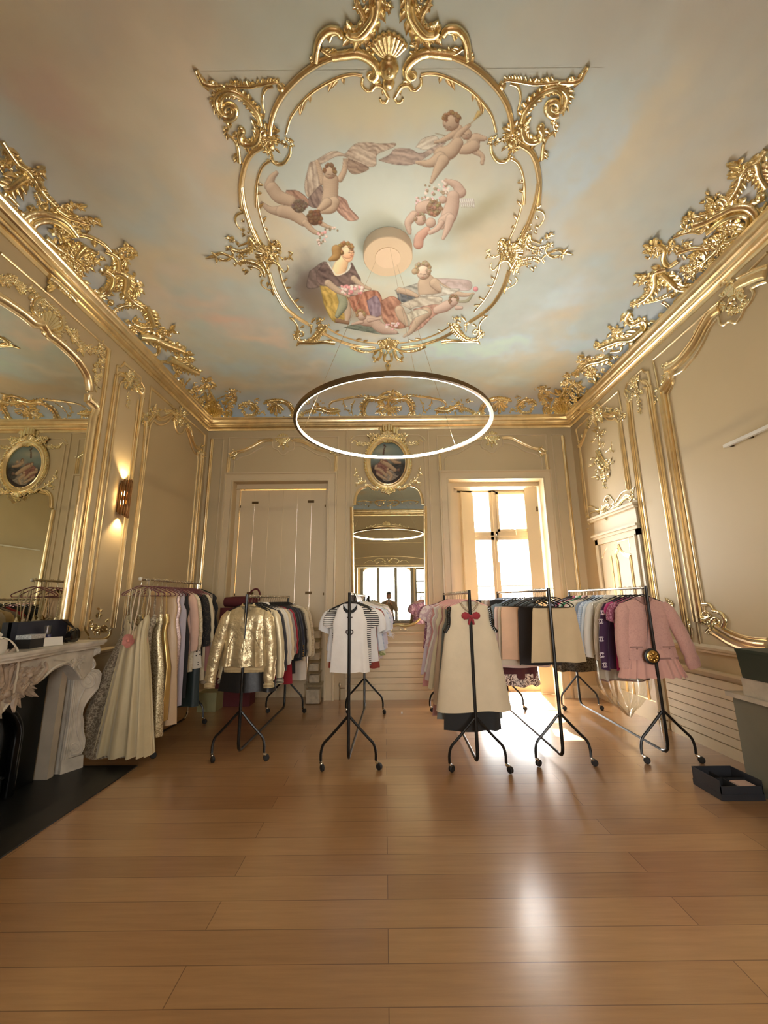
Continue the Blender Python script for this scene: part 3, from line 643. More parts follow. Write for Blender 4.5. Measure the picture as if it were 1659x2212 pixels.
o.acanthus(18, 16, [(540, 430), (610, 410), (700, 410), (760, 450), (790, 510), (770, 540)], 1, 1.3, .9, True); o.shell(640, 430, 640, 520, .9, 5); o.cluster(640, 470, 50, 40, 12, 24); o.scroll(8, 6, [(700, 540), (760, 560), (800, 520)])
o.acanthus(14, 12, [(330, 470), (370, 430), (440, 430), (490, 480), (450, 530), (380, 530)], 1, 1.2, 1, True); o.cluster(400, 470, 60, 40, 14, 24); o.cluster(460, 410, 40, 20, 6, 18); o.spray([(500, 520), (540, 490), (550, 540)], 4, 18, 5); o.spray([(330, 560), (420, 570), (520, 580), (600, 560)], 8, 18, 5); o.spray([(660, 560), (720, 570), (760, 600)], 5, 16, 4)
cove_l = o
o.mx = None; o.cluster(1585, 460, 110, 80, 46, 30, .25); o.acanthus(14, 14, [(1490, 400), (1540, 350), (1600, 335), (1660, 350), (1700, 400)], 1, 1.2, .9); o.cluster(1590, 345, 50, 20, 10, 24)
for k in range(11):
    a = math.pi*(.05+.09*k); o.scroll(5, 3, [(1585, 470), (1585-110*math.cos(a), 470-90*math.sin(a)*(.6 if k % 2 else 1))], 6); o.scroll(5, 3, [(1585, 470), (1585-90*math.cos(a), 470+80*math.sin(a))], 6)
for x in (1545, 1585, 1625): o.scroll(16, 14, [(x, 600), (x, 640), (x, 680)], 8)
o.shell(1585, 700, 1585, 640, .7, 5); o.scroll(12, 10, [(1500, 650), (1520, 620), (1520, 690)]); o.scroll(12, 10, [(1670, 650), (1650, 620), (1650, 690)])
cove_piece('cove_frieze', 'gilt scrollwork with trophy medallion along the cove above the window wall', o)
def corner_orn(o):
    o.acanthus(16, 14, [(20, 470), (60, 560), (150, 590), (240, 570), (275, 500), (240, 450)], 1, 1.0, 1); o.volute(140, 500, 100, 14, 0, 1.2, 1)
    o.cluster(130, 500, 130, 95, 80, 28, .35); o.cluster(60, 420, 60, 60, 20, 24); o.cluster(250, 410, 60, 40, 18, 22); o.shell(110, 560, 140, 430, .7, 7); o.cluster(90, 260, 40, 40, 12, 24); o.cluster(280, 350, 60, 40, 16, 24); o.cluster(40, 330, 50, 50, 14, 26); o.scroll(12, 8, [(140, 420), (100, 350), (80, 300)]); o.scroll(12, 8, [(200, 430), (250, 400), (290, 370)]); o.acanthus(14, 8, [(250, 440), (300, 420), (310, 370), (260, 350), (150, 390)], 1, 1.2, 1)
o = Orn(ZB, None, 12); corner_orn(o); cove_piece('cove_corner_ornament', 'gilt corner cartouche in the cove above the gown rail corner', o)
o = Orn(ZB, X0, 12); o.sides = lambda: (-1,); corner_orn(o); cove_piece('cove_corner_ornament', 'gilt corner cartouche in the cove above the side door corner', o)
# left cove
o = Orn(ZL, None, 13)
o.acanthus(44, 34, [(260, 880), (200, 790), (170, 700), (200, 630), (290, 605), (400, 625), (480, 670), (550, 760)], 1, .9, .9, True, .85); o.scroll(16, 14, [(250, 850), (215, 760), (230, 680), (300, 645), (400, 650), (500, 720)], h=2.4)
o.scroll(16, 12, [(540, 750), (640, 770), (740, 820), (800, 880)]); o.acanthus(30, 24, [(760, 870), (850, 920), (860, 1000), (820, 1080)], 1, 1.2, 1, True); o.cluster(900, 900, 80, 50, 18, 40)
o.acanthus(34, 26, [(620, 1200), (720, 1200), (800, 1140), (820, 1060), (760, 1010)], 1, 1.0, .9, True, .8); o.scroll(14, 10, [(560, 1180), (620, 1165), (640, 1190)]); o.acanthus(40, 22, [(830, 1020), (910, 1050), (910, 1130), (900, 1170), (960, 1240), (1040, 1290)], 1, 1.0, .8, True, .8); o.cluster(970, 1110, 40, 70, 12, 36)
o.cluster(520, 930, 130, 110, 55, 46, .25); o.cluster(430, 770, 50, 60, 12, 44); o.cluster(560, 1050, 60, 70, 14, 40); o.scroll(20, 8, [(320, 780), (420, 860), (520, 920), (640, 1020)]); o.scroll(20, 8, [(620, 830), (560, 900), (500, 1000), (470, 1040)]); o.cluster(680, 900, 70, 60, 12, 36)
o.acanthus(24, 14, [(10, 80), (70, 170), (130, 250), (200, 300), (260, 380), (330, 480), (430, 580)], -1, 1.2, 1.0, True); o.cluster(240, 330, 60, 50, 12, 46); o.acanthus(40, 24, [(190, 330), (130, 370), (70, 420), (20, 430)], 1, 1.3, .9, True); o.scroll(14, 12, [(0, 510), (60, 560), (120, 620), (130, 700)]); o.cluster(90, 600, 40, 40, 8, 36); o.scroll(14, 8, [(50, 470), (90, 510), (130, 550)]); o.cluster(30, 260, 40, 30, 6, 40); o.spray([(250, 450), (300, 530), (350, 560)], 5, 30, 8)
o.acanthus(28, 18, [(400, 560), (480, 620), (580, 660), (650, 680)], -1, 1.3, 1, True); o.cluster(640, 670, 50, 40, 10, 40); o.cluster(520, 570, 60, 50, 8, 36)
o.acanthus(18, 10, [(660, 1240), (720, 1260), (780, 1310), (780, 1370)], 1, 1.4, 1); o.acanthus(18, 12, [(1080, 1290), (960, 1270), (860, 1290), (800, 1350)], -1, 1.3, 1, True); o.bead(800, 1250, 20)
o.acanthus(30, 22, [(1060, 1280), (1100, 1370), (1100, 1420), (1040, 1430), (960, 1400)], 1, 1.1, .9, True, .8); o.cluster(970, 1440, 60, 60, 12, 36); o.spray([(820, 1390), (840, 1440), (890, 1480), (930, 1520)], 6, 24, 6); o.spray([(870, 1400), (900, 1460), (900, 1510)], 5, 22, 6)
o.acanthus(44, 30, [(1000, 1490), (1100, 1500), (1180, 1540), (1260, 1570), (1330, 1600)], -1, 1.0, .8, True, .9); o.cluster(1210, 1470, 50, 40, 12, 34); o.cluster(1290, 1580, 50, 30, 10, 30); o.scroll(14, 9, [(1150, 1560), (1140, 1620), (1070, 1640), (1060, 1600)]); o.scroll(14, 10, [(1080, 1640), (1130, 1680), (1190, 1680), (1220, 1690)]); o.spray([(1130, 1690), (1160, 1730), (1210, 1740)], 5, 24, 6)
o.acanthus(36, 26, [(1220, 1650), (1300, 1690), (1370, 1730), (1440, 1760)], -1, 1.0, .8, True, .9); o.cluster(1340, 1650, 70, 40, 16, 32); o.cluster(1280, 1770, 50, 50, 14, 34); o.spray([(1230, 1830), (1310, 1850), (1330, 1900), (1400, 1980)], 8, 26, 7); o.cluster(1430, 1900, 60, 60, 16, 36); o.spray([(1380, 1800), (1340, 1850), (1330, 1930)], 5, 24, 6); o.cluster(1500, 1830, 30, 30, 8, 30); o.cluster(1500, 2020, 40, 90, 18, 34)
for x in (0, 30, 60): o.scroll(22, 20, [(345+x*2.4, 1060+x*2), (385+x*2.2, 1090+x*2), (420+x*2.0, 1120+x*2)], 6)
o.cluster(430, 1120, 60, 60, 12, 40)
cove_piece('cove_frieze', 'gilt scrollwork with flower basket cartouche along the cove above the mirror wall', o)
# right cove
o = Orn(ZR, None, 14)
o.acanthus(40, 30, [(990, 620), (1080, 590), (1180, 540), (1290, 490), (1400, 490), (1460, 560), (1440, 640), (1390, 710), (1330, 820), (1270, 910)], 1, .9, .9, True, .85); o.scroll(15, 14, [(1100, 660), (1220, 570), (1330, 535), (1410, 560), (1410, 650)], h=2.4)
o.acanthus(26, 18, [(1530, 70), (1450, 170), (1360, 230), (1330, 320), (1260, 430), (1160, 520), (1000, 570)], 1, 1.2, 1, True); o.cluster(1350, 230, 60, 60, 14, 46); o.acanthus(30, 20, [(1460, 160), (1480, 260), (1530, 350)], 1, 1.4, .9, True); o.cluster(1130, 440, 60, 60, 14, 40); o.bead(1490, 420, 26); o.cluster(980, 580, 40, 40, 9, 38); o.spray([(1330, 400), (1270, 480), (1200, 520)], 5, 30, 8); o.acanthus(16, 12, [(1538, 450), (1500, 520), (1500, 570)], 1, 1.3, 1)
o.acanthus(18, 14, [(850, 710), (930, 680), (1000, 670), (1050, 680), (1090, 640)], 1, 1.2, 1); o.cluster(700, 800, 70, 50, 18, 40); o.scroll(14, 14, [(740, 760), (790, 800), (780, 870), (820, 920), (890, 880)]); o.cluster(830, 780, 40, 30, 8, 32)
o.cluster(1250, 640, 70, 60, 24, 42); o.cluster(1170, 760, 90, 60, 30, 44); o.cluster(1070, 880, 90, 60, 26, 42); o.cluster(960, 960, 60, 40, 14, 36); o.scroll(18, 8, [(1340, 700), (1200, 770), (1060, 900), (920, 980)]); o.scroll(16, 8, [(880, 820), (1000, 790), (1120, 800)]); o.cluster(930, 800, 50, 60, 10, 30); o.acanthus(20, 14, [(1190, 850), (1220, 900), (1180, 980)], 1, 1.2, 1)
o.acanthus(36, 28, [(760, 960), (820, 1010), (880, 1070), (960, 1090), (1040, 1080)], 1, 1.0, .9, True, .8); o.acanthus(34, 22, [(800, 930), (720, 960), (720, 1040), (690, 1110), (620, 1170), (540, 1200)], 1, 1.0, .9, True, .8); o.cluster(630, 1030, 40, 50, 12, 34); o.scroll(14, 12, [(640, 1010), (700, 1010), (720, 1050)])
o.acanthus(14, 10, [(980, 1110), (910, 1130), (860, 1180), (850, 1260)], 1, 1.2, 1); o.bead(860, 1260, 16); o.acanthus(16, 12, [(840, 1130), (760, 1160), (680, 1180), (600, 1190)], -1, 1.2, 1); o.scroll(12, 10, [(770, 1180), (825, 1220), (815, 1290), (760, 1320), (690, 1320)]); o.bead(840, 1130, 20); o.bead(765, 1275, 16)
o.acanthus(28, 20, [(540, 1240), (510, 1300), (560, 1340), (640, 1310), (660, 1350), (640, 1390), (560, 1430)], 1, 1.0, .9, True, .8); o.acanthus(44, 26, [(650, 1370), (560, 1440), (470, 1450), (390, 1480), (320, 1510)], 1, 1.1, .8, True, .85); o.cluster(430, 1400, 60, 40, 14, 34); o.cluster(340, 1500, 50, 30, 10, 32); o.spray([(700, 1380), (680, 1440), (650, 1470)], 5, 24, 6); o.spray([(540, 1450), (560, 1500), (580, 1530)], 4, 24, 6)
o.acanthus(36, 22, [(400, 1570), (320, 1600), (240, 1620), (170, 1680)], 1, 1.1, .8, True, .85); o.cluster(230, 1610, 70, 40, 14, 32); o.scroll(12, 9, [(400, 1540), (470, 1530), (480, 1490)]); o.spray([(400, 1570), (460, 1580), (540, 1550)], 6, 26, 6); o.acanthus(14, 10, [(360, 1620), (410, 1640), (400, 1700), (370, 1730)], 1, 1.2, 1); o.cluster(290, 1690, 50, 40, 12, 32); o.cluster(120, 1730, 50, 40, 12, 30)
o.volute(160, 1810, 80, 14, 0, 1.3, 1); o.cluster(160, 1810, 50, 40, 14, 28); o.acanthus(14, 10, [(240, 1750), (290, 1770), (270, 1830), (240, 1870)], 1, 1.2, 1); o.cluster(60, 1860, 60, 40, 14, 30)
for x in (0, 30, 60): o.scroll(22, 20, [(1240-x*2.2, 950+x*2), (1200-x*2.2, 985+x*2), (1160-x*2, 1020+x*2)], 6)
o.cluster(1180, 1010, 50, 50, 12, 40)
cove_piece('cove_frieze', 'gilt scrollwork with crossed trophy cartouche along the cove above the side door wall', o)
# a plainer run on the cove behind the camera, seen in the mirrors
o = Orn(Zm(0, 0, 1), None, 15)
def front_sf(x, y, side):
    d = y; z = cove_z(d); P = np.array([x, YF+d, z]); g = np.array([0, (CW-d)/CW**2, -(z-ZK)/(ZC-ZK)**2]); return P, g/np.linalg.norm(g)
o.sf = front_sf; o.mpp = lambda P: 1.0
for sgn in (1, -1):
    X = lambda q: 0.11+sgn*q
    o.acanthus(.035, .02, [(X(.05), .42), (X(.3), .42), (X(.42), .28), (X(.34), .12), (X(.2), .08)], 1, 1.1, .9, True); o.acanthus(.03, .015, [(X(.45), .3), (X(.8), .4), (X(1.1), .28), (X(1.0), .15)], 1, 1.3, .9, True); o.acanthus(.03, .015, [(X(1.2), .2), (X(1.6), .38), (X(1.95), .26), (X(1.8), .14)], 1, 1.3, .9, True); o.acanthus(.03, .015, [(X(2.05), .2), (X(2.4), .4), (X(2.7), .26)], 1, 1.3, .9, True)
o.cluster(0.11, .25, .25, .14, 26, .05); o.cluster(0.11, .25, 2.8, .15, 60, .045)
cove_piece('cove_frieze', 'gilt scrollwork along the cove behind the camera seen in the pier mirror', o)
# ------------------------------------------------------------------ ring pendant
RC = (0.09, 3.52, 3.06); RR = 0.88
lamp = empty('ring_pendant', RC, 'large thin LED ring pendant hung on three wires from a round canopy', 'pendant light')
BRZ = mat('brushed bronze profile', (120, 100, 72), 0.4, 0.9, var=0.1)
def ringmesh(prof, n=160):
    b = MB(); q = len(prof); vs = []
    for i in range(n):
        a = 2*math.pi*i/n
        for r, z in prof: vs.append((RC[0]+r*math.cos(a), RC[1]+r*math.sin(a), RC[2]+z))
    b.add(vs, [(i*q+j, ((i+1) % n)*q+j, ((i+1) % n)*q+(j+1) % q, i*q+(j+1) % q) for i in range(n) for j in range(q)]); return b
local(ringmesh([(RR-.012, -.017), (RR-.006, .017), (RR+.012, .017), (RR+.012, -.017)]).build('ring_profile', BRZ, smooth=30), lamp)
LED = emit('warm LED strip', (255, 231, 192), 42.0)
local(ringmesh([(RR-.019, -.016), (RR-.013, .013), (RR-.008, .013), (RR-.014, -.016)]).build('led_strip', LED, smooth=30), lamp)
cpt = at(838, 557, z=ZC-0.115)
CAN = mat('pale pink plaster canopy', (228, 212, 190), 0.5, var=0.02)
b = MB(); b.lathe([(.236, 0), (.242, .006), (.242, .110), (.236, .115)], (cpt[0], cpt[1], ZC-.116), 48); local(b.build('canopy', CAN), lamp)
b = MB(); b.lathe([(.125, -.004), (.125, 0.003)], (cpt[0], cpt[1], ZC-.117), 40); local(b.build('canopy_cap', mat('pale pink cap', (238, 220, 200), .5, var=.02)), lamp)
for u, v in ((897, 800), (657, 932), (972, 958)):
    q = at(u, v, z=RC[2]+.02); d = np.array([q[0]-RC[0], q[1]-RC[1]]); d /= np.linalg.norm(d); q = (RC[0]+d[0]*RR, RC[1]+d[1]*RR, RC[2]+.02)
    b = MB(); b.tube([(cpt[0]+d[0]*.12, cpt[1]+d[1]*.12, ZC-.12), q], .0016, 5); local(b.build('cable', CHROME), lamp)
# ------------------------------------------------------------------ wall mouldings
BEAD = [(-.013, 0), (-.011, .010), (-.004, .016), (.004, .016), (.011, .010), (.013, 0)]
BAND = [(-.032, 0), (-.031, .012), (-.022, .013), (-.019, .024), (-.008, .030), (.004, .026), (.007, .014), (.016, .014), (.019, .020), (.026, .016), (.029, 0)]
WIDE = [(x*2.1, y*1.5) for x, y in BAND]
def mline(b, zm, pts, prof=BEAD, smooth=False, n=24, down=None):
    q = spline(pts, n) if smooth else np.array(pts, float)
    PN = [hit(*zm(x, y)) for x, y in q]; P = [p for p, _ in PN]; N = [m for _, m in PN]
    if down is not None: P.append(np.array([P[-1][0], P[-1][1], down])); N.append(N[-1])
    b.strip(P, N, prof)
def vline(b, zm, x, y, z1, z0, prof=BEAD):
    """upright moulding through one seen point, from height z1 to z0"""
    P, N = hit(*zm(x, y)); b.strip([np.array([P[0], P[1], z1]), np.array([P[0], P[1], z0])], [N, N], prof)
ZA = Zm(1240, 760, 6.381); ZBB = Zm(1260, 1040, 5.266); ZCC = Zm(1400, 560, 6.405); ZD = Zm(200, 760, 6.381); ZE = Zm(0, 580, 6.381); ZS = Zm(0, 860, 3.607); ZG = Zm(480, 900, 5.53); ZP = Zm(730, 900, 4.423); ZH = Zm(380, 880, 5.53); ZK2 = Zm(1220, 840, 3.456)

# back wall
b = MB(); g = MB()
for m in (1, -1):
    def ms(B, pts, prof, smooth=False, n=24, down=None, zm=ZG):
        q = spline(pts, n) if smooth else np.array(pts, float); P = []; N = []
        for x, y in q:
            p, nn = hit(*zm(x, y)); P.append(p if m > 0 else np.array([2*.075-p[0], p[1], p[2]])); N.append(nn)
        if down is not None: P.append(np.array([P[-1][0], P[-1][1], down])); N.append(N[-1])
        B.strip(P, N, prof)
    ms(g, [(438, 380), (436, 400)], BAND, down=1.03, zm=ZH)
    ms(b, [(570, 385), (568, 420)], BEAD, down=1.03, zm=ZH); ms(b, [(438, 372), (572, 372)], BEAD, zm=ZH)
    ms(b, [(82, 255), (1388, 240)], BEAD); ms(b, [(84, 255), (66, 670)], BEAD); ms(b, [(1388, 240), (1378, 660)], BEAD)
    ms(b, [(1495, 165), (1490, 200)], BEAD, down=.95); ms(b, [(860, 172), (1495, 165)], BEAD)
    ms(g, [(185, 425), (260, 405), (360, 360), (470, 300), (540, 282), (605, 285)], BAND, True); ms(g, [(850, 285), (920, 290), (1010, 320), (1110, 375), (1220, 410), (1290, 408)], BAND, True)
    ms(b, [(170, 520), (215, 485), (330, 450), (430, 390), (520, 350), (600, 345)], BEAD, True); ms(b, [(862, 345), (940, 350), (1040, 400), (1140, 455), (1240, 480), (1295, 520)], BEAD, True)
    ms(b, [(600, 300), (605, 370), (660, 400), (700, 445), (745, 458), (790, 420), (840, 400), (862, 360), (850, 300)], BEAD, True, 40)
    ms(b, [(145, 530), (135, 668)], BEAD); ms(b, [(1298, 520), (1300, 655)], BEAD); ms(g, [(85, 490), (68, 675)], BAND); ms(g, [(1365, 470), (1355, 665)], BAND)
    ms(b, [(110, 240), (150, 200), (180, 182), (440, 180)], BEAD, zm=ZP); ms(b, [(128, 235), (126, 300)], BEAD, down=1.03, zm=ZP)
structure('trim_9', b, TRIMP, 30); structure('trim_10', g, GOLDL, 30)
o = Orn(ZG, .075, 21)
o.shell(725, 330, 725, 205, .9, 9); o.scroll(12, 9, [(660, 360), (685, 350), (690, 310), (660, 290), (640, 300)]); o.scroll(12, 9, [(800, 360), (775, 350), (780, 300), (820, 280), (850, 300)]); o.leaf(730, 350, 730, 410, 12); o.bead(730, 335, 22)
o.cluster(725, 250, 70, 40, 10, 24); o.acanthus(12, 8, [(620, 280), (560, 270), (500, 275), (430, 285)], 1, 1.3, 1); o.acanthus(12, 8, [(850, 275), (900, 265), (960, 285), (1000, 310)], 1, 1.3, 1)
OV = [empty('overdoor_ornament', (x, YB, 3.9), l, 'plaster ornament') for x, l in ((-1.72, 'gilt scallop shell and scrolls on the panel above the shuttered window'), (1.87, 'gilt scallop shell and scrolls on the panel above the open window'))]
def pair(o, nm):
    for q, r in zip((o.mbs[1], o.mbs[-1]), OV): local(q.build(nm, GOLD, None, 60), r)
pair(o, 'shell_cartouche')
o = Orn(ZG, .075, 34); o.scroll(18, 12, [(95, 480), (140, 470), (175, 440), (150, 415), (110, 440)]); o.cluster(140, 450, 40, 40, 10, 26); pair(o, 'end_scroll')
o = Orn(ZG, .075, 35); o.cluster(1350, 440, 40, 40, 10, 26); o.scroll(14, 10, [(1290, 410), (1330, 430), (1370, 460)]); pair(o, 'end_scroll')

# left wall
b = MB(); g = MB()
mline(b, ZE, [(0, -215), (720, 405), (1490, 1110)], BEAD); mline(g, ZE, [(1495, 1115), (1440, 1600)], BAND, down=1.05)
mline(b, ZD, [(335, 190), (325, 300)], BEAD); mline(b, ZD, [(335, 190), (380, 215), (410, 190), (435, 155), (660, 355), (665, 420), (710, 505), (700, 640)], BEAD)
mline(g, ZD, [(325, 330), (300, 500), (170, 1400)], BAND, down=1.22); mline(g, ZD, [(325, 330), (360, 300), (430, 320)], BAND, True, 10)
mline(b, ZD, [(430, 410), (390, 420), (365, 470), (350, 600), (235, 1490)], BEAD, down=1.22)
mline(g, ZD, [(620, 520), (670, 570), (680, 650), (640, 900), (560, 1500)], BAND, down=1.22); mline(b, ZD, [(625, 660), (530, 1500)], BEAD, down=1.22)
mline(b, ZD, [(770, 820), (800, 490), (1550, 1150)], BEAD); mline(b, ZD, [(1550, 1150), (1545, 1200)], BEAD, down=1.05)
mline(g, ZD, [(730, 960), (690, 1500)], BAND, down=1.05); mline(b, ZD, [(790, 1010), (760, 1200)], BEAD, down=1.05)
mline(g, ZD, [(760, 970), (820, 900), (850, 850)], BAND, True, 8); mline(g, ZD, [(870, 890), (930, 925), (1010, 905), (1080, 860)], BAND, True, 14); mline(b, ZD, [(790, 1010), (835, 950), (880, 995), (950, 1005), (1030, 970), (1105, 905), (1150, 1080), (1195, 1130), (1240, 1110), (1280, 1070), (1380, 1360), (1440, 1410)], BEAD, True, 50)
mline(g, ZD, [(1300, 1040), (1350, 1160), (1410, 1300), (1470, 1340)], BAND, True, 14); mline(g, ZD, [(1490, 1400), (1490, 1520)], BAND, down=1.05); mline(b, ZD, [(1445, 1420), (1450, 1500)], BEAD, down=1.05)
for z in (1.05,):
    for y0, y1 in ((4.15, 4.22), (4.95, 6.68)): g.strip([np.array([XL, y0, z]), np.array([XL, y1, z])], [np.array([1., 0, 0])]*2, BEAD)
structure('trim_11', b, GOLDL, 30); structure('trim_12', g, GOLDL, 30)
o = Orn(ZD, None, 22)
o.cluster(520, 390, 80, 100, 34, 46, .3); o.cluster(600, 500, 60, 50, 12, 40); o.spray([(480, 540), (500, 600), (490, 660), (480, 780)], 8, 40, 8); o.acanthus(20, 12, [(600, 520), (650, 540), (680, 620)], 1, 1.3, 1, True)
tag(o.build('panel_ornament'), 'gilt flower drop at the top of the narrow sconce panel on the mirror wall', 'plaster ornament')
o = Orn(ZD, None, 23)
o.cluster(1200, 900, 80, 100, 40, 46, .35); o.acanthus(26, 16, [(1170, 830), (1080, 820), (1010, 830), (990, 790)], 1, 1.2, .9, True); o.cluster(850, 840, 50, 60, 16, 42); o.cluster(740, 920, 50, 70, 14, 40); o.bead(690, 990, 14); o.bead(735, 990, 14); o.cluster(1480, 1320, 30, 30, 8, 36); o.cluster(1490, 1430, 36, 50, 10, 36); o.acanthus(18, 12, [(1290, 1000), (1350, 1060), (1390, 1190)], -1, 1.2, 1, True); o.bead(1210, 945, 32)
tag(o.build('panel_ornament'), 'gilt cartouche and scrolls heading the wide panel behind the gown rail', 'plaster ornament')
o = Orn(ZS, None, 24)
o.scroll(10, 7, [(860, 1800), (850, 1850), (800, 1880), (720, 1880), (680, 1870)]); o.volute(740, 1780, 40, 9, 0, 1.2, 1); o.volute(810, 1790, 34, 9, 3, 1.2, -1); o.cluster(770, 1760, 60, 60, 16, 26); o.spray([(770, 1720), (775, 1660), (770, 1630)], 4, 26, 5); o.scroll(9, 6, [(640, 1720), (660, 1800), (690, 1850)])
tag(o.build('panel_ornament'), 'gilt scroll foot of the narrow sconce panel beside the mantelpiece', 'plaster ornament')

# right wall
b = MB(); g = MB()
mline(b, ZCC, [(1659, -95), (1040, 540), (75, 1395), (140, 1760)], BEAD); mline(b, ZA, [(1090, 110), (1165, 470)], BEAD, down=1.0); 
mline(g, ZA, [(1220, 560), (1330, 1250), (1450, 2042)], WIDE, down=1.24); mline(b, ZA, [(1300, 580), (1400, 1200), (1540, 2030)], BEAD, down=1.24)
mline(g, ZCC, [(260, 1520), (380, 1460), (500, 1350), (620, 1200), (700, 1070), (790, 900), (880, 760), (1000, 660)], WIDE, True, 36); mline(b, ZCC, [(345, 1615), (480, 1540), (590, 1420), (680, 1310), (780, 1130), (860, 960), (980, 800)], BEAD, True, 30)
mline(b, ZCC, [(980, 800), (1000, 890), (1060, 910), (1130, 860), (1220, 880), (1290, 800), (1340, 690), (1420, 600), (1470, 480), (1430, 400)], BEAD, True, 40); mline(b, ZCC, [(1440, 405), (1540, 350), (1659, 310)], BEAD, True, 10); mline(g, ZCC, [(1250, 330), (1400, 260), (1530, 200), (1659, 165)], WIDE, True, 12)
mline(g, ZCC, [(310, 1560), (310, 1650), (260, 1760), (220, 1830)], WIDE, True, 10); mline(b, ZCC, [(345, 1620), (355, 1700), (330, 1780), (285, 1860)], BEAD, True, 10)
mline(b, ZA, [(700, 570), (735, 440), (940, 245), (975, 285), (1020, 275), (1060, 480)], BEAD); mline(g, ZA, [(1060, 480), (1130, 950), (1290, 2042)], BAND, down=1.12); mline(b, ZA, [(960, 490), (1000, 500), (1030, 680), (1240, 2042)], BEAD, down=1.12)
mline(g, ZA, [(950, 410), (1010, 420), (1050, 470)], BAND, True, 8); mline(g, ZA, [(745, 670), (790, 1100), (910, 2042)], BAND, down=1.12); mline(b, ZA, [(785, 670), (830, 1100), (955, 2020)], BEAD, down=1.12); mline(b, ZA, [(700, 575), (745, 670)], BEAD)
mline(b, ZA, [(25, 1075), (330, 790), (610, 545), (660, 830)], BEAD); mline(b, ZA, [(30, 1080), (100, 1400)], BEAD, down=2.75); mline(g, ZA, [(640, 970), (770, 1880)], BAND, down=2.9); mline(b, ZA, [(380, 980), (410, 880), (480, 940), (530, 945), (570, 925), (615, 975), (735, 1900)], BEAD)
mline(b, ZA, [(80, 1330), (130, 1900)], BEAD, down=2.75); mline(g, ZA, [(180, 1060), (140, 1180), (90, 1300)], BAND, True, 10); mline(g, ZA, [(420, 850), (500, 880), (560, 850), (620, 880)], BAND, True, 10)
mline(b, ZK2, [(1010, 1930), (1300, 1985)], BEAD); mline(g, ZK2, [(1130, 1800), (1260, 1880), (1400, 1930), (1517, 1945)], WIDE, True, 16); mline(b, ZK2, [(1200, 1790), (1350, 1850), (1517, 1870)], BEAD, True, 12)
for y1, z in ((3.7, .985), (3.6, 1.09)): b.strip([np.array([XR, y1, z]), np.array([XR, 2.2, z])], [np.array([-1., 0, 0])]*2, BEAD)
structure('trim_13', b, GOLDL, 30); structure('trim_14', g, GOLDL, 30)
o = Orn(ZA, None, 25)
o.cluster(870, 420, 70, 70, 24, 44, .35); o.cluster(890, 560, 60, 40, 14, 38); o.cluster(780, 600, 50, 60, 14, 36); o.spray([(880, 620), (900, 700), (905, 780), (915, 860)], 8, 40, 8)
tag(o.build('panel_ornament'), 'gilt flower drop at the top of the narrow panel on the side door wall', 'plaster ornament')
o = Orn(ZA, None, 26)
o.cluster(300, 880, 80, 100, 40, 44, .35); o.cluster(430, 790, 80, 30, 14, 36); o.cluster(590, 830, 60, 40, 16, 36); o.cluster(680, 910, 30, 50, 10, 34); o.cluster(220, 980, 50, 60, 14, 36); o.spray([(190, 1060), (140, 1150), (100, 1250), (80, 1320)], 7, 44, 9); o.cluster(350, 1110, 60, 60, 14, 36); o.spray([(330, 1140), (290, 1200), (260, 1250)], 5, 34, 7); o.spray([(360, 1120), (410, 1110), (450, 1100)], 4, 30, 7)
tag(o.build('panel_ornament'), 'gilt flower cluster and sprays heading the panel above the side door', 'plaster ornament')
o = Orn(ZA, None, 27)
o.scroll(12, 10, [(350, 1160), (350, 1250), (370, 1310)]); o.cluster(380, 1300, 40, 50, 10, 36); o.bead(375, 1565, 60, .6); o.bead(375, 1565, 26, 2.0); o.acanthus(40, 30, [(320, 1370), (370, 1460), (430, 1560), (420, 1660)], 1, 1.1, .9, True); o.cluster(460, 1540, 50, 80, 14, 40); o.cluster(330, 1560, 50, 100, 14, 40); o.cluster(400, 1720, 80, 60, 18, 40); o.spray([(400, 1780), (420, 1840), (435, 1890)], 4, 34, 8); o.spray([(440, 1380), (500, 1340), (545, 1390)], 4, 36, 8); o.scroll(8, 5, [(500, 1360), (520, 1300), (522, 1240)]); o.scroll(8, 5, [(300, 1470), (250, 1460), (230, 1490)])
tag(o.build('trophy_ornament'), 'gilt hanging trophy with shield and torch on the panel above the side door', 'plaster ornament')
o = Orn(ZBB, None, 28)
o.volute(280, 270, 40, 10, 0, 1.2, 1); o.scroll(9, 9, [(240, 230), (260, 170), (300, 160), (330, 200), (355, 230), (330, 260)]); o.bead(275, 215, 22); o.acanthus(20, 12, [(200, 370), (230, 300), (290, 260)], 1, 1.2, .9, True); o.cluster(240, 320, 50, 50, 16, 30); o.acanthus(20, 14, [(320, 310), (400, 270), (440, 220), (500, 180), (550, 200), (530, 230)], -1, 1.1, .9, True); o.scroll(12, 8, [(370, 240), (400, 190), (450, 120), (510, 95)]); o.scroll(12, 8, [(440, 210), (490, 150), (540, 160)]); o.cluster(560, 150, 30, 60, 10, 26); o.leaf(560, 90, 590, 60, 10)
o.scroll(9, 6, [(180, 340), (140, 300), (90, 280), (60, 290)]); o.cluster(45, 380, 16, 40, 5, 22); o.scroll(12, 8, [(190, 360), (140, 340), (80, 360)])
tag(o.build('door_crest'), 'gilt pierced crest of scrolls standing over the side door head', 'plaster ornament')
o = Orn(Zm(1400, 560, 6.405), None, 29)
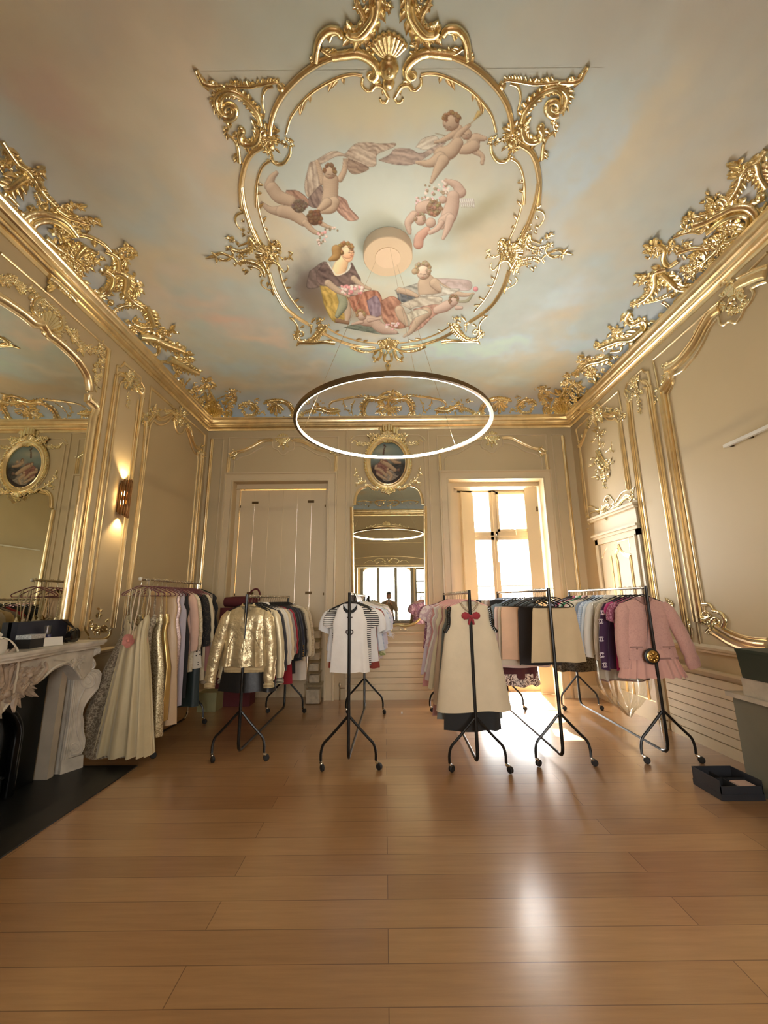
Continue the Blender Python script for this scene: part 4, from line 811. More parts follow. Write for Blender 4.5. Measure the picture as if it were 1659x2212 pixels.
o.shell(1180, 560, 1190, 350, .8, 9); o.bead(1170, 560, 46); o.volute(1290, 500, 60, 22, 0, 1.2, 1); o.volute(1050, 480, 44, 18, 3, 1.2, -1); o.cluster(1200, 680, 90, 60, 24, 44, .35); o.cluster(1330, 600, 50, 60, 12, 40); o.acanthus(34, 22, [(1060, 720), (1060, 660), (990, 650), (910, 730)], 1, 1.2, .9, True); o.acanthus(26, 20, [(900, 740), (830, 800), (770, 890), (710, 950)], 1, 1.3, 1, True); o.bead(665, 1005, 26)
o.acanthus(36, 24, [(1250, 330), (1360, 290), (1450, 250)], 1, 1.2, 1, True); o.cluster(1100, 280, 90, 60, 16, 50);
tag(o.build('panel_ornament'), 'gilt shell cartouche heading the largest panel of the side door wall', 'plaster ornament')
o = Orn(Zm(1400, 560, 6.405), None, 38); o.cluster(270, 1500, 50, 30, 10, 40); o.acanthus(34, 26, [(290, 1580), (230, 1640), (210, 1740), (220, 1810)], 1, 1.1, .9, True); o.cluster(190, 1800, 70, 30, 12, 36); o.cluster(135, 1930, 24, 60, 8, 30)
tag(o.build('panel_ornament'), 'gilt leaf scroll at the top corner of the side door walls largest panel', 'plaster ornament')
o = Orn(ZK2, None, 30)
o.acanthus(22, 16, [(970, 1660), (1000, 1700), (1050, 1720), (1100, 1700)], 1, 1.1, .9, True); o.volute(1060, 1680, 34, 12, 0, 1.3, 1); o.volute(1130, 1740, 36, 12, 2, 1.3, 1); o.scroll(12, 9, [(1030, 1610), (1080, 1610), (1110, 1650)]); o.scroll(12, 14, [(1110, 1660), (1170, 1680), (1200, 1730), (1185, 1780)]); o.cluster(1100, 1760, 40, 50, 14, 28); o.leaf(1110, 1780, 1120, 1840, 14); o.bead(960, 1670, 10)
tag(o.build('panel_ornament'), 'gilt corner scroll at the foot of the largest side wall panel', 'plaster ornament')
o = Orn(ZK2, None, 31)
o.cluster(780, 1620, 26, 34, 12, 22); o.leaf(778, 1600, 776, 1570, 8); o.scroll(7, 5, [(800, 1650), (840, 1700), (850, 1770), (870, 1800)]); o.scroll(7, 5, [(880, 1800), (890, 1770)]); o.acanthus(14, 9, [(930, 1720), (910, 1770), (900, 1830), (880, 1850)], 1, 1.3, 1, True); o.scroll(9, 7, [(945, 1780), (945, 1870), (910, 1890), (905, 1930)]); o.cluster(890, 1840, 30, 24, 8, 20)
tag(o.build('panel_ornament'), 'gilt scroll foot of the narrow side door wall panel above the radiator cover', 'plaster ornament')

# door in the right wall with its entablature
def wbox(b, y0, y1, z0, z1, o, o0=0.0): b.box(XR-o, XR-o0, y0, y1, z0, z1)
b = MB(); wbox(b, 5.30, 6.24, 0, 2.28, .012, .002); d1 = structure('door_1', b, TRIMP, 0)
b = MB()
wbox(b, 5.27, 5.30, 0, 2.30, .06); wbox(b, 5.20, 5.27, 0, 2.36, .04); wbox(b, 6.24, 6.32, 0, 2.36, .04); wbox(b, 5.20, 6.32, 2.28, 2.36, .04); wbox(b, 5.19, 6.33, 2.36, 2.40, .06); wbox(b, 5.18, 6.34, 2.40, 2.43, .085); wbox(b, 5.22, 6.30, 2.43, 2.64, .03); wbox(b, 5.18, 6.34, 2.64, 2.67, .07); wbox(b, 5.16, 6.36, 2.67, 2.70, .10)
structure('trim_15', b, TRIMP, 0)
for zz in (1.95, 0.9):
    b = MB(); b.box(XR-.02, XR-.012, 5.305, 5.32, zz-.06, zz+.06); b.build('hinge', BRONZE, d1, 0)
dm = MB()
mline(dm, ZBB, [(170, 725), (175, 800), (190, 890)]); mline(dm, ZBB, [(170, 725), (260, 715)]); mline(dm, ZBB, [(190, 890), (230, 860), (255, 790), (280, 750)], BEAD, True, 14); mline(dm, ZBB, [(325, 850), (335, 920)], BAND, down=.25); mline(dm, ZBB, [(210, 900), (220, 950)], BEAD, down=.25)
mline(dm, ZBB, [(400, 690), (525, 652), (545, 790)]); mline(dm, ZBB, [(410, 720), (440, 790), (490, 830), (550, 840)], BAND, True, 14); mline(dm, ZBB, [(410, 770), (380, 830), (400, 900)], BAND, True, 10, down=.25); mline(dm, ZBB, [(545, 840), (555, 900)], BAND, down=.25)
for y0, y1 in ((5.36, 5.73), (5.83, 6.18)): dm.strip([np.array([XR, y0, .25]), np.array([XR, y1, .25])], [np.array([-1., 0, 0])]*2, BEAD)
me = dm.build('panel_moulding', GOLDL, d1, 30)
o = Orn(ZBB, None, 32); o.volute(275, 735, 22, 8, 0, 1.2, 1); o.cluster(305, 800, 24, 30, 8, 20); o.volute(395, 710, 24, 8, 2, 1.2, -1); o.cluster(380, 770, 20, 40, 8, 20); o.spray([(420, 700), (460, 750), (500, 780)], 5, 22, 5); o.cluster(550, 800, 12, 24, 4, 16)
me = o.mbs[1].build('panel_ornament', GOLD, d1, 60)
o = Orn(ZBB, None, 33, 1.6); o.cluster(290, 450, 70, 50, 30, 26, .3); o.spray([(320, 430), (350, 400), (385, 410)], 4, 22, 6); o.bead(290, 430, 20, 2.0)
tag(o.build('frieze_ornament'), 'gilt bouquet on the frieze over the side door', 'plaster ornament')
o = Orn(ZBB, None, 36, 1.6); o.cluster(555, 330, 16, 40, 10, 20); tag(o.build('bracket_ornament'), 'gilt bracket at the near end of the frieze over the side door', 'plaster ornament')
o = Orn(ZBB, None, 37, 1.6); o.cluster(70, 500, 8, 40, 5, 18); tag(o.build('bracket_ornament'), 'gilt bracket at the far end of the frieze over the side door', 'plaster ornament')
b = MB(); mline(b, ZBB, [(80, 480), (205, 440)]); mline(b, ZBB, [(360, 390), (520, 325), (535, 390), (380, 440)]); structure('trim_16', b, GOLDL, 30)
# ------------------------------------------------------------------ the painted figures inside the medallion
class Painter:
    def __init__(s, x, y, col, k=1.0, gain=None): s.x = x; s.y = y; s.c = col; s.k = k; s.g = np.ones(3) if gain is None else gain
    def col(s, c): return L3(c)*s.g
    def mix(s, a, c): s.c[:] = s.c*(1-a[:, None])+c*a[:, None]
    def near(s, x0, x1, y0, y1, pad): return np.where((s.x > x0-pad) & (s.x < x1+pad) & (s.y > y0-pad) & (s.y < y1+pad))[0]
    def limb(s, pts, rad, lo, hi, line=None, soft=1.0, ax=(-.5, -.85)):
        """rounded form: brush of varying width, modelled from lo to hi, with a drawn edge"""
        p = spline(pts, max(8, 6*len(pts))) if len(pts) > 2 else np.linspace(pts[0], pts[-1], 10); n = len(p); r = np.interp(np.linspace(0, 1, n), np.linspace(0, 1, len(rad)), rad)
        m = max(rad)*1.5; I = s.near(p[:, 0].min(), p[:, 0].max(), p[:, 1].min(), p[:, 1].max(), m)
        if not len(I): return
        x, y = s.x[I], s.y[I]; best = np.full(len(I), 1e9); sh = np.zeros(len(I))
        for i in range(n):
            dx, dy = (x-p[i, 0])/r[i], (y-p[i, 1])/r[i]; d = np.hypot(dx, dy); q = d < best; best = np.where(q, d, best); sh = np.where(q, dx*ax[0]+dy*ax[1], sh)
        rr = float(np.mean(r)); a = np.clip((1-best)*rr/(soft*s.k)+.5, 0, 1); t = np.clip(.5+.55*sh-.25*best**2+.12, 0, 1)[:, None]
        c = s.col(lo)*(1-t)+s.col(hi)*t
        e = np.clip(1-np.abs(best-.93)*rr/(1.2*s.k), 0, 1)[:, None]*.42; c = c*(1-e)+s.col(line or tuple(v*.5 for v in lo))*e
        s.c[I] = s.c[I]*(1-a[:, None])+c*a[:, None]
    def ball(s, x, y, r, lo, hi, line=None, sy=1.0): s.limb([(x, y), (x+.01, y+r*(sy-1)+.01)], [r, r], lo, hi, line)
    def cloud(s, x, y, rx, ry, c, a=.6, rot=0.0):
        dx, dy = s.x-x, s.y-y; u = (dx*math.cos(rot)+dy*math.sin(rot))/rx; v = (-dx*math.sin(rot)+dy*math.cos(rot))/ry
        w = fbm(s.x*.05/s.k, s.y*.05/s.k, 77); s.mix(a*np.exp(-(u*u+v*v)*(.6+.9*w)), s.col(c))
    def drape(s, poly, lo, hi, ang, freq, seed=1, line=None, amp=1.0):
        """cloth: outline filled with folds running along ang"""
        P = np.array(spline(list(poly)+[poly[0]], 14*len(poly)))[:-1]; I = s.near(P[:, 0].min(), P[:, 0].max(), P[:, 1].min(), P[:, 1].max(), 3*s.k)
        if not len(I): return
        x, y = s.x[I], s.y[I]; ins = np.zeros(len(I), bool); d = np.full(len(I), 1e9); n = len(P)
        for i in range(n):
            a, b = P[i], P[(i+1) % n]; c = ((a[1] > y) != (b[1] > y)) & (x < (b[0]-a[0])*(y-a[1])/(b[1]-a[1]+1e-12)+a[0]); ins ^= c
            e = b-a; t = np.clip(((x-a[0])*e[0]+(y-a[1])*e[1])/(e@e+1e-9), 0, 1); d = np.minimum(d, np.hypot(x-a[0]-t*e[0], y-a[1]-t*e[1]))
        sd = np.where(ins, d, -d)/s.k; al = np.clip(sd/1.2+.5, 0, 1)
        u = (x*math.cos(ang+1.5708)+y*math.sin(ang+1.5708))/s.k; w = (x*math.cos(ang)+y*math.sin(ang))/s.k
        f = np.sin(u*freq*1.25+11*fbm(u*.05+seed, w*.06, 5+seed)*amp+w*.03); f2 = np.sin(u*freq*2.3+4*fbm(u*.1, w*.05+seed, 9))
        t = np.clip(.50+.15*f+.10*f2+.75*(fbm(u*.07+seed*3, w*.05, 15)-.48), 0, 1)[:, None]; c = s.col(lo)*(1-t)+s.col(hi)*t
        dk = np.clip((f-.1)*-1, 0, 1)[:, None]**3*.12; c = c*(1-dk)
        e = np.clip(1-np.abs(sd-.6)/1.4, 0, 1)[:, None]*.5; c = c*(1-e)+s.col(line or tuple(v*.45 for v in lo))*e
        s.c[I] = s.c[I]*(1-al[:, None])+c*al[:, None]
    def line(s, pts, w, c, a=.8):
        p = spline(pts, 8*len(pts)); I = s.near(p[:, 0].min(), p[:, 0].max(), p[:, 1].min(), p[:, 1].max(), w*2)
        if not len(I): return
        x, y = s.x[I], s.y[I]; d = np.full(len(I), 1e9)
        for q in p: d = np.minimum(d, np.hypot(x-q[0], y-q[1]))
        al = a*np.clip(1-d/w, 0, 1); s.c[I] = s.c[I]*(1-al[:, None])+s.col(c)*al[:, None]
    def dots(s, x, y, rx, ry, n, r, cols, seed):
        q = random.Random(seed)
        for i in range(n): s.ball(x+q.uniform(-rx, rx), y+q.uniform(-ry, ry), r*q.uniform(.6, 1.2), cols[i % len(cols)], tuple(min(255, v+40) for v in cols[i % len(cols)]))
SK0, SK1, SKL = (138, 108, 84), (208, 182, 150), (92, 68, 52)
PK0, PK1 = (146, 112, 92), (212, 184, 158)
m0, m1, m2, m3 = at(520, 470, z=ZC), at(1172, 470, z=ZC), at(840, 742, z=ZC), at(840, 150, z=ZC)
gx = np.arange(m0[0], m1[0], .0055); gy = np.arange(m3[1], m2[1], .0065)
MX, MY = np.meshgrid(gx, gy); MXr, MYr = MX.ravel(), MY.ravel()
mcol = sky_paint(MXr, MYr); MP = np.stack([MXr, MYr, np.full(len(MXr), ZC)], 1); pu, pv = pxof(MP)
edge = np.minimum(np.minimum(MXr-gx[0], gx[-1]-MXr), np.minimum(MYr-gy[0], gy[-1]-MYr)); keep = mcol.copy()
p = Painter(pu, pv, mcol, 1.0, PAINTC*.92)
for q in ((760, 230, 120, 50, (204, 190, 150), .6), (940, 220, 110, 50, (206, 194, 150), .5), (620, 300, 80, 50, (186, 186, 172), .5), (830, 430, 130, 60, (204, 202, 182), .7), (1040, 440, 90, 60, (196, 196, 172), .5), (690, 470, 90, 60, (190, 194, 182), .5), (960, 590, 110, 40, (196, 202, 184), .5), (620, 600, 60, 60, (196, 196, 180), .4)): p.cloud(*q)
for q in ((1010, 480, 70, 26, (150, 136, 104), .75, -.5), (1060, 440, 50, 20, (166, 152, 112), .6, -.6), (920, 560, 80, 18, (168, 156, 124), .5, -.2), (1080, 620, 60, 20, (188, 176, 150), .5, -.5)): p.cloud(*q)
z = Zm(540, 230, 3.19)
def T(L): return [z(a, b) for a, b in L]
def limb(L, R, lo=SK0, hi=SK1, ln=SKL): p.limb(T(L), [r/z.a[2] for r in R], lo, hi, ln)
def ball(x, y, r, lo=SK0, hi=SK1, sy=1.0): p.ball(*z(x, y), r/z.a[2], lo, hi, SKL, sy)
def drape(L, lo, hi, a, f, sd=1): p.drape(T(L), lo, hi, a, f, sd)
def hair(x, y, r, c=(112, 80, 56), c2=(166, 128, 92), n=9, arc=(2.6, 6.6)):
    q = random.Random(int(x)); mid = tuple((a+b)//2 for a, b in zip(c, c2)); full = arc[1]-arc[0] > 5.5
    if full: ball(x, y, r*.95, c, mid)
    for k in range(n*3):
        a = q.uniform(*arc); f = q.uniform(.0 if full else .62, .95); ball(x+r*f*math.cos(a), y+r*f*math.sin(a), r*q.uniform(.16, .3), tuple(int(v*q.uniform(.9, 1.1)) for v in c), tuple(min(255, int(v*q.uniform(.85, 1.0))) for v in c2))
def face(x, y, r, tilt=0.0):
    for dx in (-.38, .38): p.line([z(x+r*(dx-.16), y+r*(.0+tilt*dx)), z(x+r*dx, y+r*(-.06+tilt*dx)), z(x+r*(dx+.16), y+r*(.0+tilt*dx))], 1.5, (84, 54, 42), .85)
    p.line([z(x, y-r*.1), z(x+r*.08, y+r*.3)], 1.2, (130, 90, 68), .6); p.line([z(x-r*.2, y+r*.52), z(x, y+r*.58), z(x+r*.2, y+r*.5)], 1.4, (150, 82, 70), .8)
CL0, CL1 = (136, 108, 88), (214, 194, 166)
# long cloth held by the putti
drape([(880, 370), (960, 330), (1000, 290), (1100, 290), (1180, 320), (1290, 260), (1350, 250), (1230, 340), (1120, 400), (1000, 400)], (120, 98, 88), (196, 172, 148), .2, .32, 2)
drape([(640, 340), (720, 260), (800, 245), (900, 255), (1000, 250), (990, 280), (880, 330), (870, 400), (830, 418), (760, 395)], CL0, CL1, .5, .38, 3)
drape([(640, 360), (700, 365), (820, 420), (760, 460), (690, 455)], (112, 88, 74), (176, 148, 122), .4, .4, 4)
drape([(415, 385), (460, 365), (570, 305), (660, 330), (700, 350), (600, 345), (480, 400)], CL0, CL1, -.3, .4, 5)
drape([(410, 385), (470, 370), (480, 450), (490, 530), (470, 580), (400, 625), (375, 540)], CL0, CL1, 1.5, .42, 6)
drape([(400, 630), (490, 540), (500, 640), (470, 700), (400, 680)], (100, 82, 74), (170, 142, 122), 1.2, .42, 7)
drape([(600, 610), (660, 640), (690, 700), (750, 770), (690, 790), (640, 760), (590, 700)], (130, 92, 76), (206, 166, 140), .9, .45, 8)
# putto under the cloth
limb([(500, 520), (480, 440), (462, 380)], [22, 20, 15]); limb([(620, 500), (650, 440), (655, 375)], [22, 20, 14]); limb([(553, 510), (555, 570), (550, 640)], [58, 52, 56]); limb([(575, 660), (560, 700), (500, 720)], [44, 34, 20]); limb([(530, 660), (500, 690), (470, 715)], [36, 26, 14]); ball(552, 455, 44); hair(548, 440, 46); face(556, 470, 38, .1)
for k in range(4): limb([(648+k*8, 375), (646+k*10, 356)], [5, 4])
# putti at the left strewing flowers
drape([(250, 575), (330, 580), (400, 640), (390, 700), (300, 690), (230, 640)], (120, 84, 66), (196, 156, 128), .7, .5, 9)
limb([(130, 545), (150, 490), (180, 458)], [34, 26, 16]); limb([(150, 560), (200, 620), (280, 650)], [44, 46, 40]); limb([(80, 665), (140, 710), (220, 720)], [12, 24, 40]); limb([(220, 720), (300, 740), (370, 790)], [44, 46, 36]); ball(345, 680, 46, SK0, SK1); hair(340, 685, 50, (96, 74, 58), (150, 128, 104), 12, (0, 6.2)); limb([(380, 800), (440, 860), (500, 880)], [24, 18, 12]); limb([(480, 800), (540, 830), (575, 838)], [18, 14, 10]); ball(445, 770, 50); hair(445, 765, 54, (96, 68, 48), (150, 114, 82), 14, (0, 6.2)); p.dots(*z(500, 890), 12, 14, 16, 3.0, [(226, 190, 170), (120, 100, 70), (214, 150, 140)], 1); p.dots(*z(575, 840), 9, 5, 8, 2.4, [(226, 190, 170), (120, 100, 70)], 2); p.dots(*z(490, 930), 6, 8, 9, 2.2, [(130, 110, 80), (220, 180, 160)], 3)
# pair with trumpet at the right
drape([(1140, 280), (1190, 220), (1280, 200), (1300, 250), (1220, 300)], (168, 150, 126), (222, 208, 182), -.4, .4, 10)
limb([(1620, 220), (1560, 215), (1540, 240)], [16, 28, 46]); limb([(1600, 390), (1600, 340), (1540, 300)], [14, 18, 26]); limb([(1540, 270), (1500, 290), (1460, 300)], [44, 40, 30]); ball(1490, 190, 40); face(1490, 195, 38)
limb([(1275, 245), (1330, 230), (1400, 190), (1440, 150)], [10, 18, 22, 26]); limb([(1395, 270), (1440, 190), (1510, 130)], [22, 24, 14]); limb([(1430, 250), (1380, 310), (1320, 330)], [40, 50, 56]); limb([(1310, 350), (1240, 390), (1150, 385)], [44, 30, 12]); limb([(1330, 370), (1290, 440), (1250, 520)], [44, 28, 13]); ball(1385, 110, 58); hair(1390, 88, 60, (124, 88, 60), (186, 144, 104), 12, (2.7, 6.8)); face(1360, 140, 46, .2)
p.line([z(1280, 185), z(1340, 200)], 2.0, (120, 96, 60)); p.line([z(1500, 130), z(1540, 100), z(1580, 50)], 2.2, (150, 120, 70)); limb([(1545, 90), (1580, 45)], [6, 20], (140, 108, 60), (214, 186, 120))
# cluster of putti with garland
for k in range(7): limb([(1450+k*14, 640), (1460+k*14, 690)], [9, 5], (160, 146, 128), (232, 222, 204))
limb([(1350, 510), (1420, 540), (1450, 590)], [14, 28, 40], PK0, PK1); p.dots(*z(1290, 600), 26, 20, 40, 3.4, [(214, 160, 150), (140, 120, 90), (232, 206, 186)], 5); p.dots(*z(1340, 560), 8, 14, 16, 3, [(150, 126, 96), (224, 190, 170)], 6); p.dots(*z(1210, 650), 22, 8, 18, 3, [(150, 126, 96), (224, 170, 160)], 7)
limb([(1400, 620), (1390, 690), (1370, 750)], [44, 50, 56], PK0, PK1); limb([(1370, 760), (1320, 790), (1320, 830)], [34, 28, 18], PK0, PK1); limb([(1380, 770), (1360, 840), (1330, 910)], [34, 24, 11], PK0, PK1); limb([(1180, 700), (1220, 690), (1270, 720)], [44, 46, 40], PK0, PK1); ball(1265, 705, 54, PK0, PK1); hair(1270, 700, 56, (120, 90, 66), (190, 156, 122), 13, (0, 6.2)); ball(1330, 640, 28, PK0, PK1); limb([(1100, 870), (1090, 800), (1130, 750)], [14, 26, 34], PK0, PK1); ball(1175, 780, 40, PK0, PK1); hair(1170, 770, 40, (130, 100, 76), (200, 166, 136), 8); ball(1245, 800, 36, PK0, PK1); limb([(1160, 950), (1170, 900), (1220, 850)], [34, 34, 24], (156, 108, 88), (208, 168, 142)); limb([(1240, 870), (1290, 840), (1320, 800)], [14, 20, 20], PK0, PK1)
# the two seated women and the child below
z = Zm(640, 500, 3.95)
p.cloud(*z(100, 440), 46, 60, (104, 90, 78), 1.0, .3); p.cloud(*z(160, 560), 40, 40, (110, 92, 76), .9, .5); p.cloud(*z(620, 700), 90, 24, (140, 118, 94), .7); p.cloud(*z(1150, 760), 60, 20, (160, 140, 116), .6); p.cloud(*z(220, 640), 40, 26, (126, 104, 80), .9, .7); p.cloud(*z(1380, 620), 60, 16, (176, 160, 136), .8, -.2)
drape([(110, 340), (240, 255), (290, 330), (220, 460), (90, 480)], (84, 68, 60), (136, 114, 100), .9, .3, 1)
drape([(200, 460), (330, 480), (440, 560), (460, 700), (340, 780), (250, 660)], (138, 104, 44), (222, 186, 104), 1.1, .3, 2)
drape([(430, 560), (640, 500), (720, 540), (740, 700), (620, 740), (500, 690)], (124, 70, 52), (204, 146, 114), 1.3, .28, 3)
drape([(600, 590), (690, 550), (730, 700), (640, 720)], (112, 88, 92), (172, 148, 150), 1.5, .3, 4)
drape([(720, 590), (820, 550), (900, 610), (860, 690), (950, 800), (850, 830), (740, 760)], (116, 70, 54), (206, 154, 122), 1.0, .28, 5)
limb([(420, 620), (440, 700), (430, 770)], [40, 32, 18]); limb([(380, 540), (400, 620), (350, 720)], [34, 40, 20], (96, 96, 76), (176, 172, 136), (70, 62, 48)); limb([(350, 760), (440, 780)], [20, 14], (104, 76, 56), (160, 124, 94))
limb([(410, 230), (375, 300), (360, 345)], [40, 58, 60], (196, 150, 104), (244, 214, 164)); drape([(230, 270), (290, 300), (340, 380), (450, 330), (470, 260), (520, 350), (550, 420), (470, 460), (360, 470), (200, 450), (170, 360)], (70, 54, 50), (140, 114, 100), .6, .26, 6)
p.line([z(270, 270), z(310, 330), z(350, 372), z(430, 340), z(465, 290)], 2.2, (236, 220, 196), .85); limb([(270, 440), (350, 500), (450, 550)], [30, 26, 15]); limb([(490, 400), (560, 460), (630, 490)], [26, 20, 12]); drape([(370, 480), (520, 450), (580, 500), (470, 550)], (118, 100, 84), (210, 180, 156), .2, .4, 7); p.dots(*z(470, 500), 24, 9, 34, 3.6, [(206, 140, 130), (226, 190, 172), (180, 110, 104)], 8)
limb([(430, 160), (440, 200), (445, 225)], [60, 54, 36], (206, 150, 108), (246, 212, 168)); ball(440, 180, 54, (206, 150, 108), (246, 212, 168)); hair(420, 150, 62, (110, 76, 42), (196, 154, 96), 14, (2.2, 6.3)); limb([(340, 150), (340, 210), (290, 240)], [38, 36, 16], (110, 76, 42), (190, 148, 92)); face(470, 180, 44); p.line([z(455, 165), z(475, 160), z(490, 168)], 2.0, (90, 60, 46)); p.line([z(468, 215), z(485, 212)], 1.3, (176, 90, 80))
drape([(1150, 400), (1300, 400), (1480, 420), (1480, 500), (1300, 490)], (166, 140, 124), (206, 184, 168), .15, .25, 8)
drape([(840, 500), (1000, 450), (1080, 430), (1050, 520), (1000, 590), (900, 600)], (100, 98, 90), (204, 192, 168), .3, .26, 9); drape([(860, 530), (960, 520), (1050, 560), (980, 610), (880, 590)], (66, 68, 70), (124, 122, 116), .4, .3, 10)
limb([(1110, 400), (1120, 460), (1130, 510)], [50, 84, 92]); limb([(1180, 440), (1230, 480), (1330, 520), (1440, 540), (1510, 530)], [46, 40, 28, 20, 12]); limb([(880, 500), (960, 520), (1030, 550)], [26, 26, 16]); drape([(1220, 440), (1290, 480), (1400, 490), (1300, 540), (1100, 560), (1060, 540), (1230, 520)], (150, 134, 112), (220, 208, 184), .2, .32, 11)
drape([(880, 620), (1050, 560), (1240, 560), (1200, 640), (1000, 650), (960, 760), (1000, 690)], (140, 122, 100), (218, 202, 174), .5, .3, 12); drape([(1000, 660), (1180, 620), (1330, 640), (1180, 720), (1060, 830), (960, 850)], (132, 84, 66), (212, 168, 140), .8, .3, 13)
limb([(880, 670), (900, 720), (950, 790)], [40, 40, 24]); limb([(1110, 690), (1040, 760), (980, 850), (920, 895)], [48, 40, 24, 12]); drape([(940, 700), (1050, 660), (1130, 690), (1010, 740), (960, 810)], (152, 136, 110), (224, 210, 180), .9, .34, 14)
ball(1085, 345, 60, SK0, (240, 212, 182), 1.1); hair(1080, 320, 66, (128, 104, 76), (206, 180, 142), 15, (2.6, 6.9)); ball(1010, 340, 26, (128, 104, 76), (200, 172, 134)); face(1080, 365, 46, .15)
limb([(1340, 600), (1270, 640), (1200, 670)], [36, 46, 34], PK0, PK1); ball(1340, 595, 42, PK0, PK1); hair(1345, 585, 44, (110, 84, 58), (180, 146, 106), 10); limb([(1370, 650), (1410, 650)], [20, 14], PK0, PK1); ball(1530, 490, 22, (176, 96, 96), (224, 160, 150)); limb([(1500, 540), (1460, 590), (1390, 600)], [12, 14, 8], (120, 112, 84), (170, 160, 126))
drape([(400, 820), (520, 790), (700, 830), (880, 870), (740, 880), (560, 850)], (70, 76, 64), (150, 152, 128), .15, .34, 15); limb([(580, 760), (660, 770), (720, 820), (850, 860)], [46, 48, 44, 16], PK0, PK1); limb([(560, 770), (480, 790)], [18, 10], PK0, PK1); limb([(620, 760), (720, 740)], [18, 10], PK0, PK1); ball(560, 720, 40, PK0, PK1); hair(550, 705, 42, (130, 100, 66), (200, 164, 114), 10); p.dots(*z(820, 810), 16, 7, 16, 3, [(200, 150, 140), (224, 190, 176)], 9); p.cloud(*z(720, 920), 90, 10, (204, 200, 184), .5)
al = np.clip(edge/.12, 0, 1)[:, None]; mcol = keep*(1-al)+mcol*al
MP[:, 2] = ZC-.0012; W_ = len(gx); H_ = len(gy)
mural = paint_mesh('ceiling_painting', MP, [(j*W_+i, (j+1)*W_+i, (j+1)*W_+i+1, j*W_+i+1) for j in range(H_-1) for i in range(W_-1)], mcol, FRESCO)
tag(mural, 'painted scene of cherubs and two reclining draped women inside the ceiling medallion', 'ceiling painting')
# ------------------------------------------------------------------ pier mirror and oval painting on the window wall
WX = lambda u, v: at(*ZP(u, v), y=YB)
pm = empty('pier_mirror', (X0, YB, 1.05), 'tall gilt framed pier mirror between the two windows', 'mirror')
axis = float(WX(484, 1000)[0])
def bw(u, v): q = WX(u, v); return (q[0], q[2])
prof_r = [(822, 860), (806, 840), (800, 800), (793, 760), (775, 715), (735, 680), (690, 668)]
right = [bw(828, 1850)]+[bw(*q) for q in prof_r]
right = [(axis+(x-axis), z) for x, z in right]; left = [(2*axis-x, z) for x, z in right][::-1]
zb = 1.12
outline = [(right[0][0], zb)]+right+left+[(left[-1][0], zb)]
b = MB(); b.prism([(x, z) for x, z in outline[::-1]], lambda a, z, d: (a, YB-d, z), .004, .022); local(b.build('glass', MIRROR, smooth=0), pm)
PN = [np.array([x, YB, z]) for x, z in right]; NN = np.array([0, -1., 0])
b = MB(); FR = [(-.034, 0), (-.034, .03), (-.02, .045), (-.004, .05), (.004, .036), (.018, .034), (.024, .02), (.026, 0)]
path = [np.array([right[0][0]+.012, YB, zb])]+[np.array([x+.012, YB, z]) for x, z in right[:2]]
arch_r = spline([right[2], (right[3][0]+.004, right[3][1]), right[4], right[5], right[6], right[7]], 16)
for sgn in (1, -1):
    P = [np.array([axis+sgn*(q[0]-axis), YB, q[2]]) for q in path]; b.strip(P, [NN]*len(P), FR if sgn > 0 else [(-x, o) for x, o in FR][::-1])
    P = [np.array([axis+sgn*(x-axis), YB, z]) for x, z in arch_r]; b.strip(P, [NN]*len(P), [(x*.8, o) for x, o in FR])
bot = spline([bw(815, 1870), bw(780, 1930), bw(720, 1980), bw(640, 2000), bw(570, 1990), bw(484, 2005)], 30)
for sgn in (1, -1):
    P = [np.array([axis+sgn*(x-axis), YB, z]) for x, z in bot]; b.ribbon(P, [NN]*len(P), .024, .05)
local(b.build('frame', GOLDL, smooth=40), pm)
o = Orn(ZP, axis, 41, 1.3)
o.volute(790, 1850, 34, 9, 0, 1.2, 1); o.acanthus(11, 8, [(815, 1880), (790, 1930), (730, 1975), (660, 1990)], 1, 1.2, 1); o.volute(600, 1975, 30, 9, 0, 1.2, 1); o.acanthus(12, 8, [(800, 830), (810, 850), (812, 900)], 1, 1.2, 1); o.scroll(9, 6, [(780, 820), (800, 810), (815, 830)]); o.cluster(800, 1830, 20, 30, 6, 18)
o.mbs[1].add(o.mbs[-1].v, o.mbs[-1].f); o.mbs[-1] = MB(); o.shell(484, 1990, 484, 1900, .9, 7); o.cluster(484, 1960, 60, 30, 16, 22); o.leaf(484, 2010, 484, 2060, 10); o.cluster(640, 2030, 40, 10, 5, 14); o.build('carved_ornament', GOLD, pm)

oc = WX(481, 445); oc = (axis, oc[2]); orx, orz = abs(WX(650, 445)[0]-WX(312, 445)[0])/2, abs(WX(481, 240)[2]-WX(481, 650)[2])/2
op = empty('oval_painting', (oc[0], YB, oc[1]-orz), 'oval figure painting in a carved gilt frame above the pier mirror', 'painting')
ov = []; of = []; NR, NA = 60, 110
for i in range(NR+1):
    for j in range(NA): a = 2*math.pi*j/NA; ov.append((oc[0]+orx*i/NR*math.cos(a), YB-.012, oc[1]+orz*i/NR*math.sin(a)))
for i in range(NR):
    for j in range(NA): of.append((i*NA+j, i*NA+(j+1) % NA, (i+1)*NA+(j+1) % NA, (i+1)*NA+j))
ov = np.array(ov); px, py = (ov[:, 0]-oc[0])/orx*100, -(ov[:, 2]-oc[1])/orz*120
n1 = fbm(px*.03+3, py*.03+7, 55); t = np.clip((py+30)/60+(n1-.5)*1.2, 0, 1)[:, None]
oc_ = L3((126, 140, 134))*(1-t)+L3((62, 52, 48))*t
P2 = Painter(px, py, oc_, .8); p = P2; z = Zm(0, 0, 1)
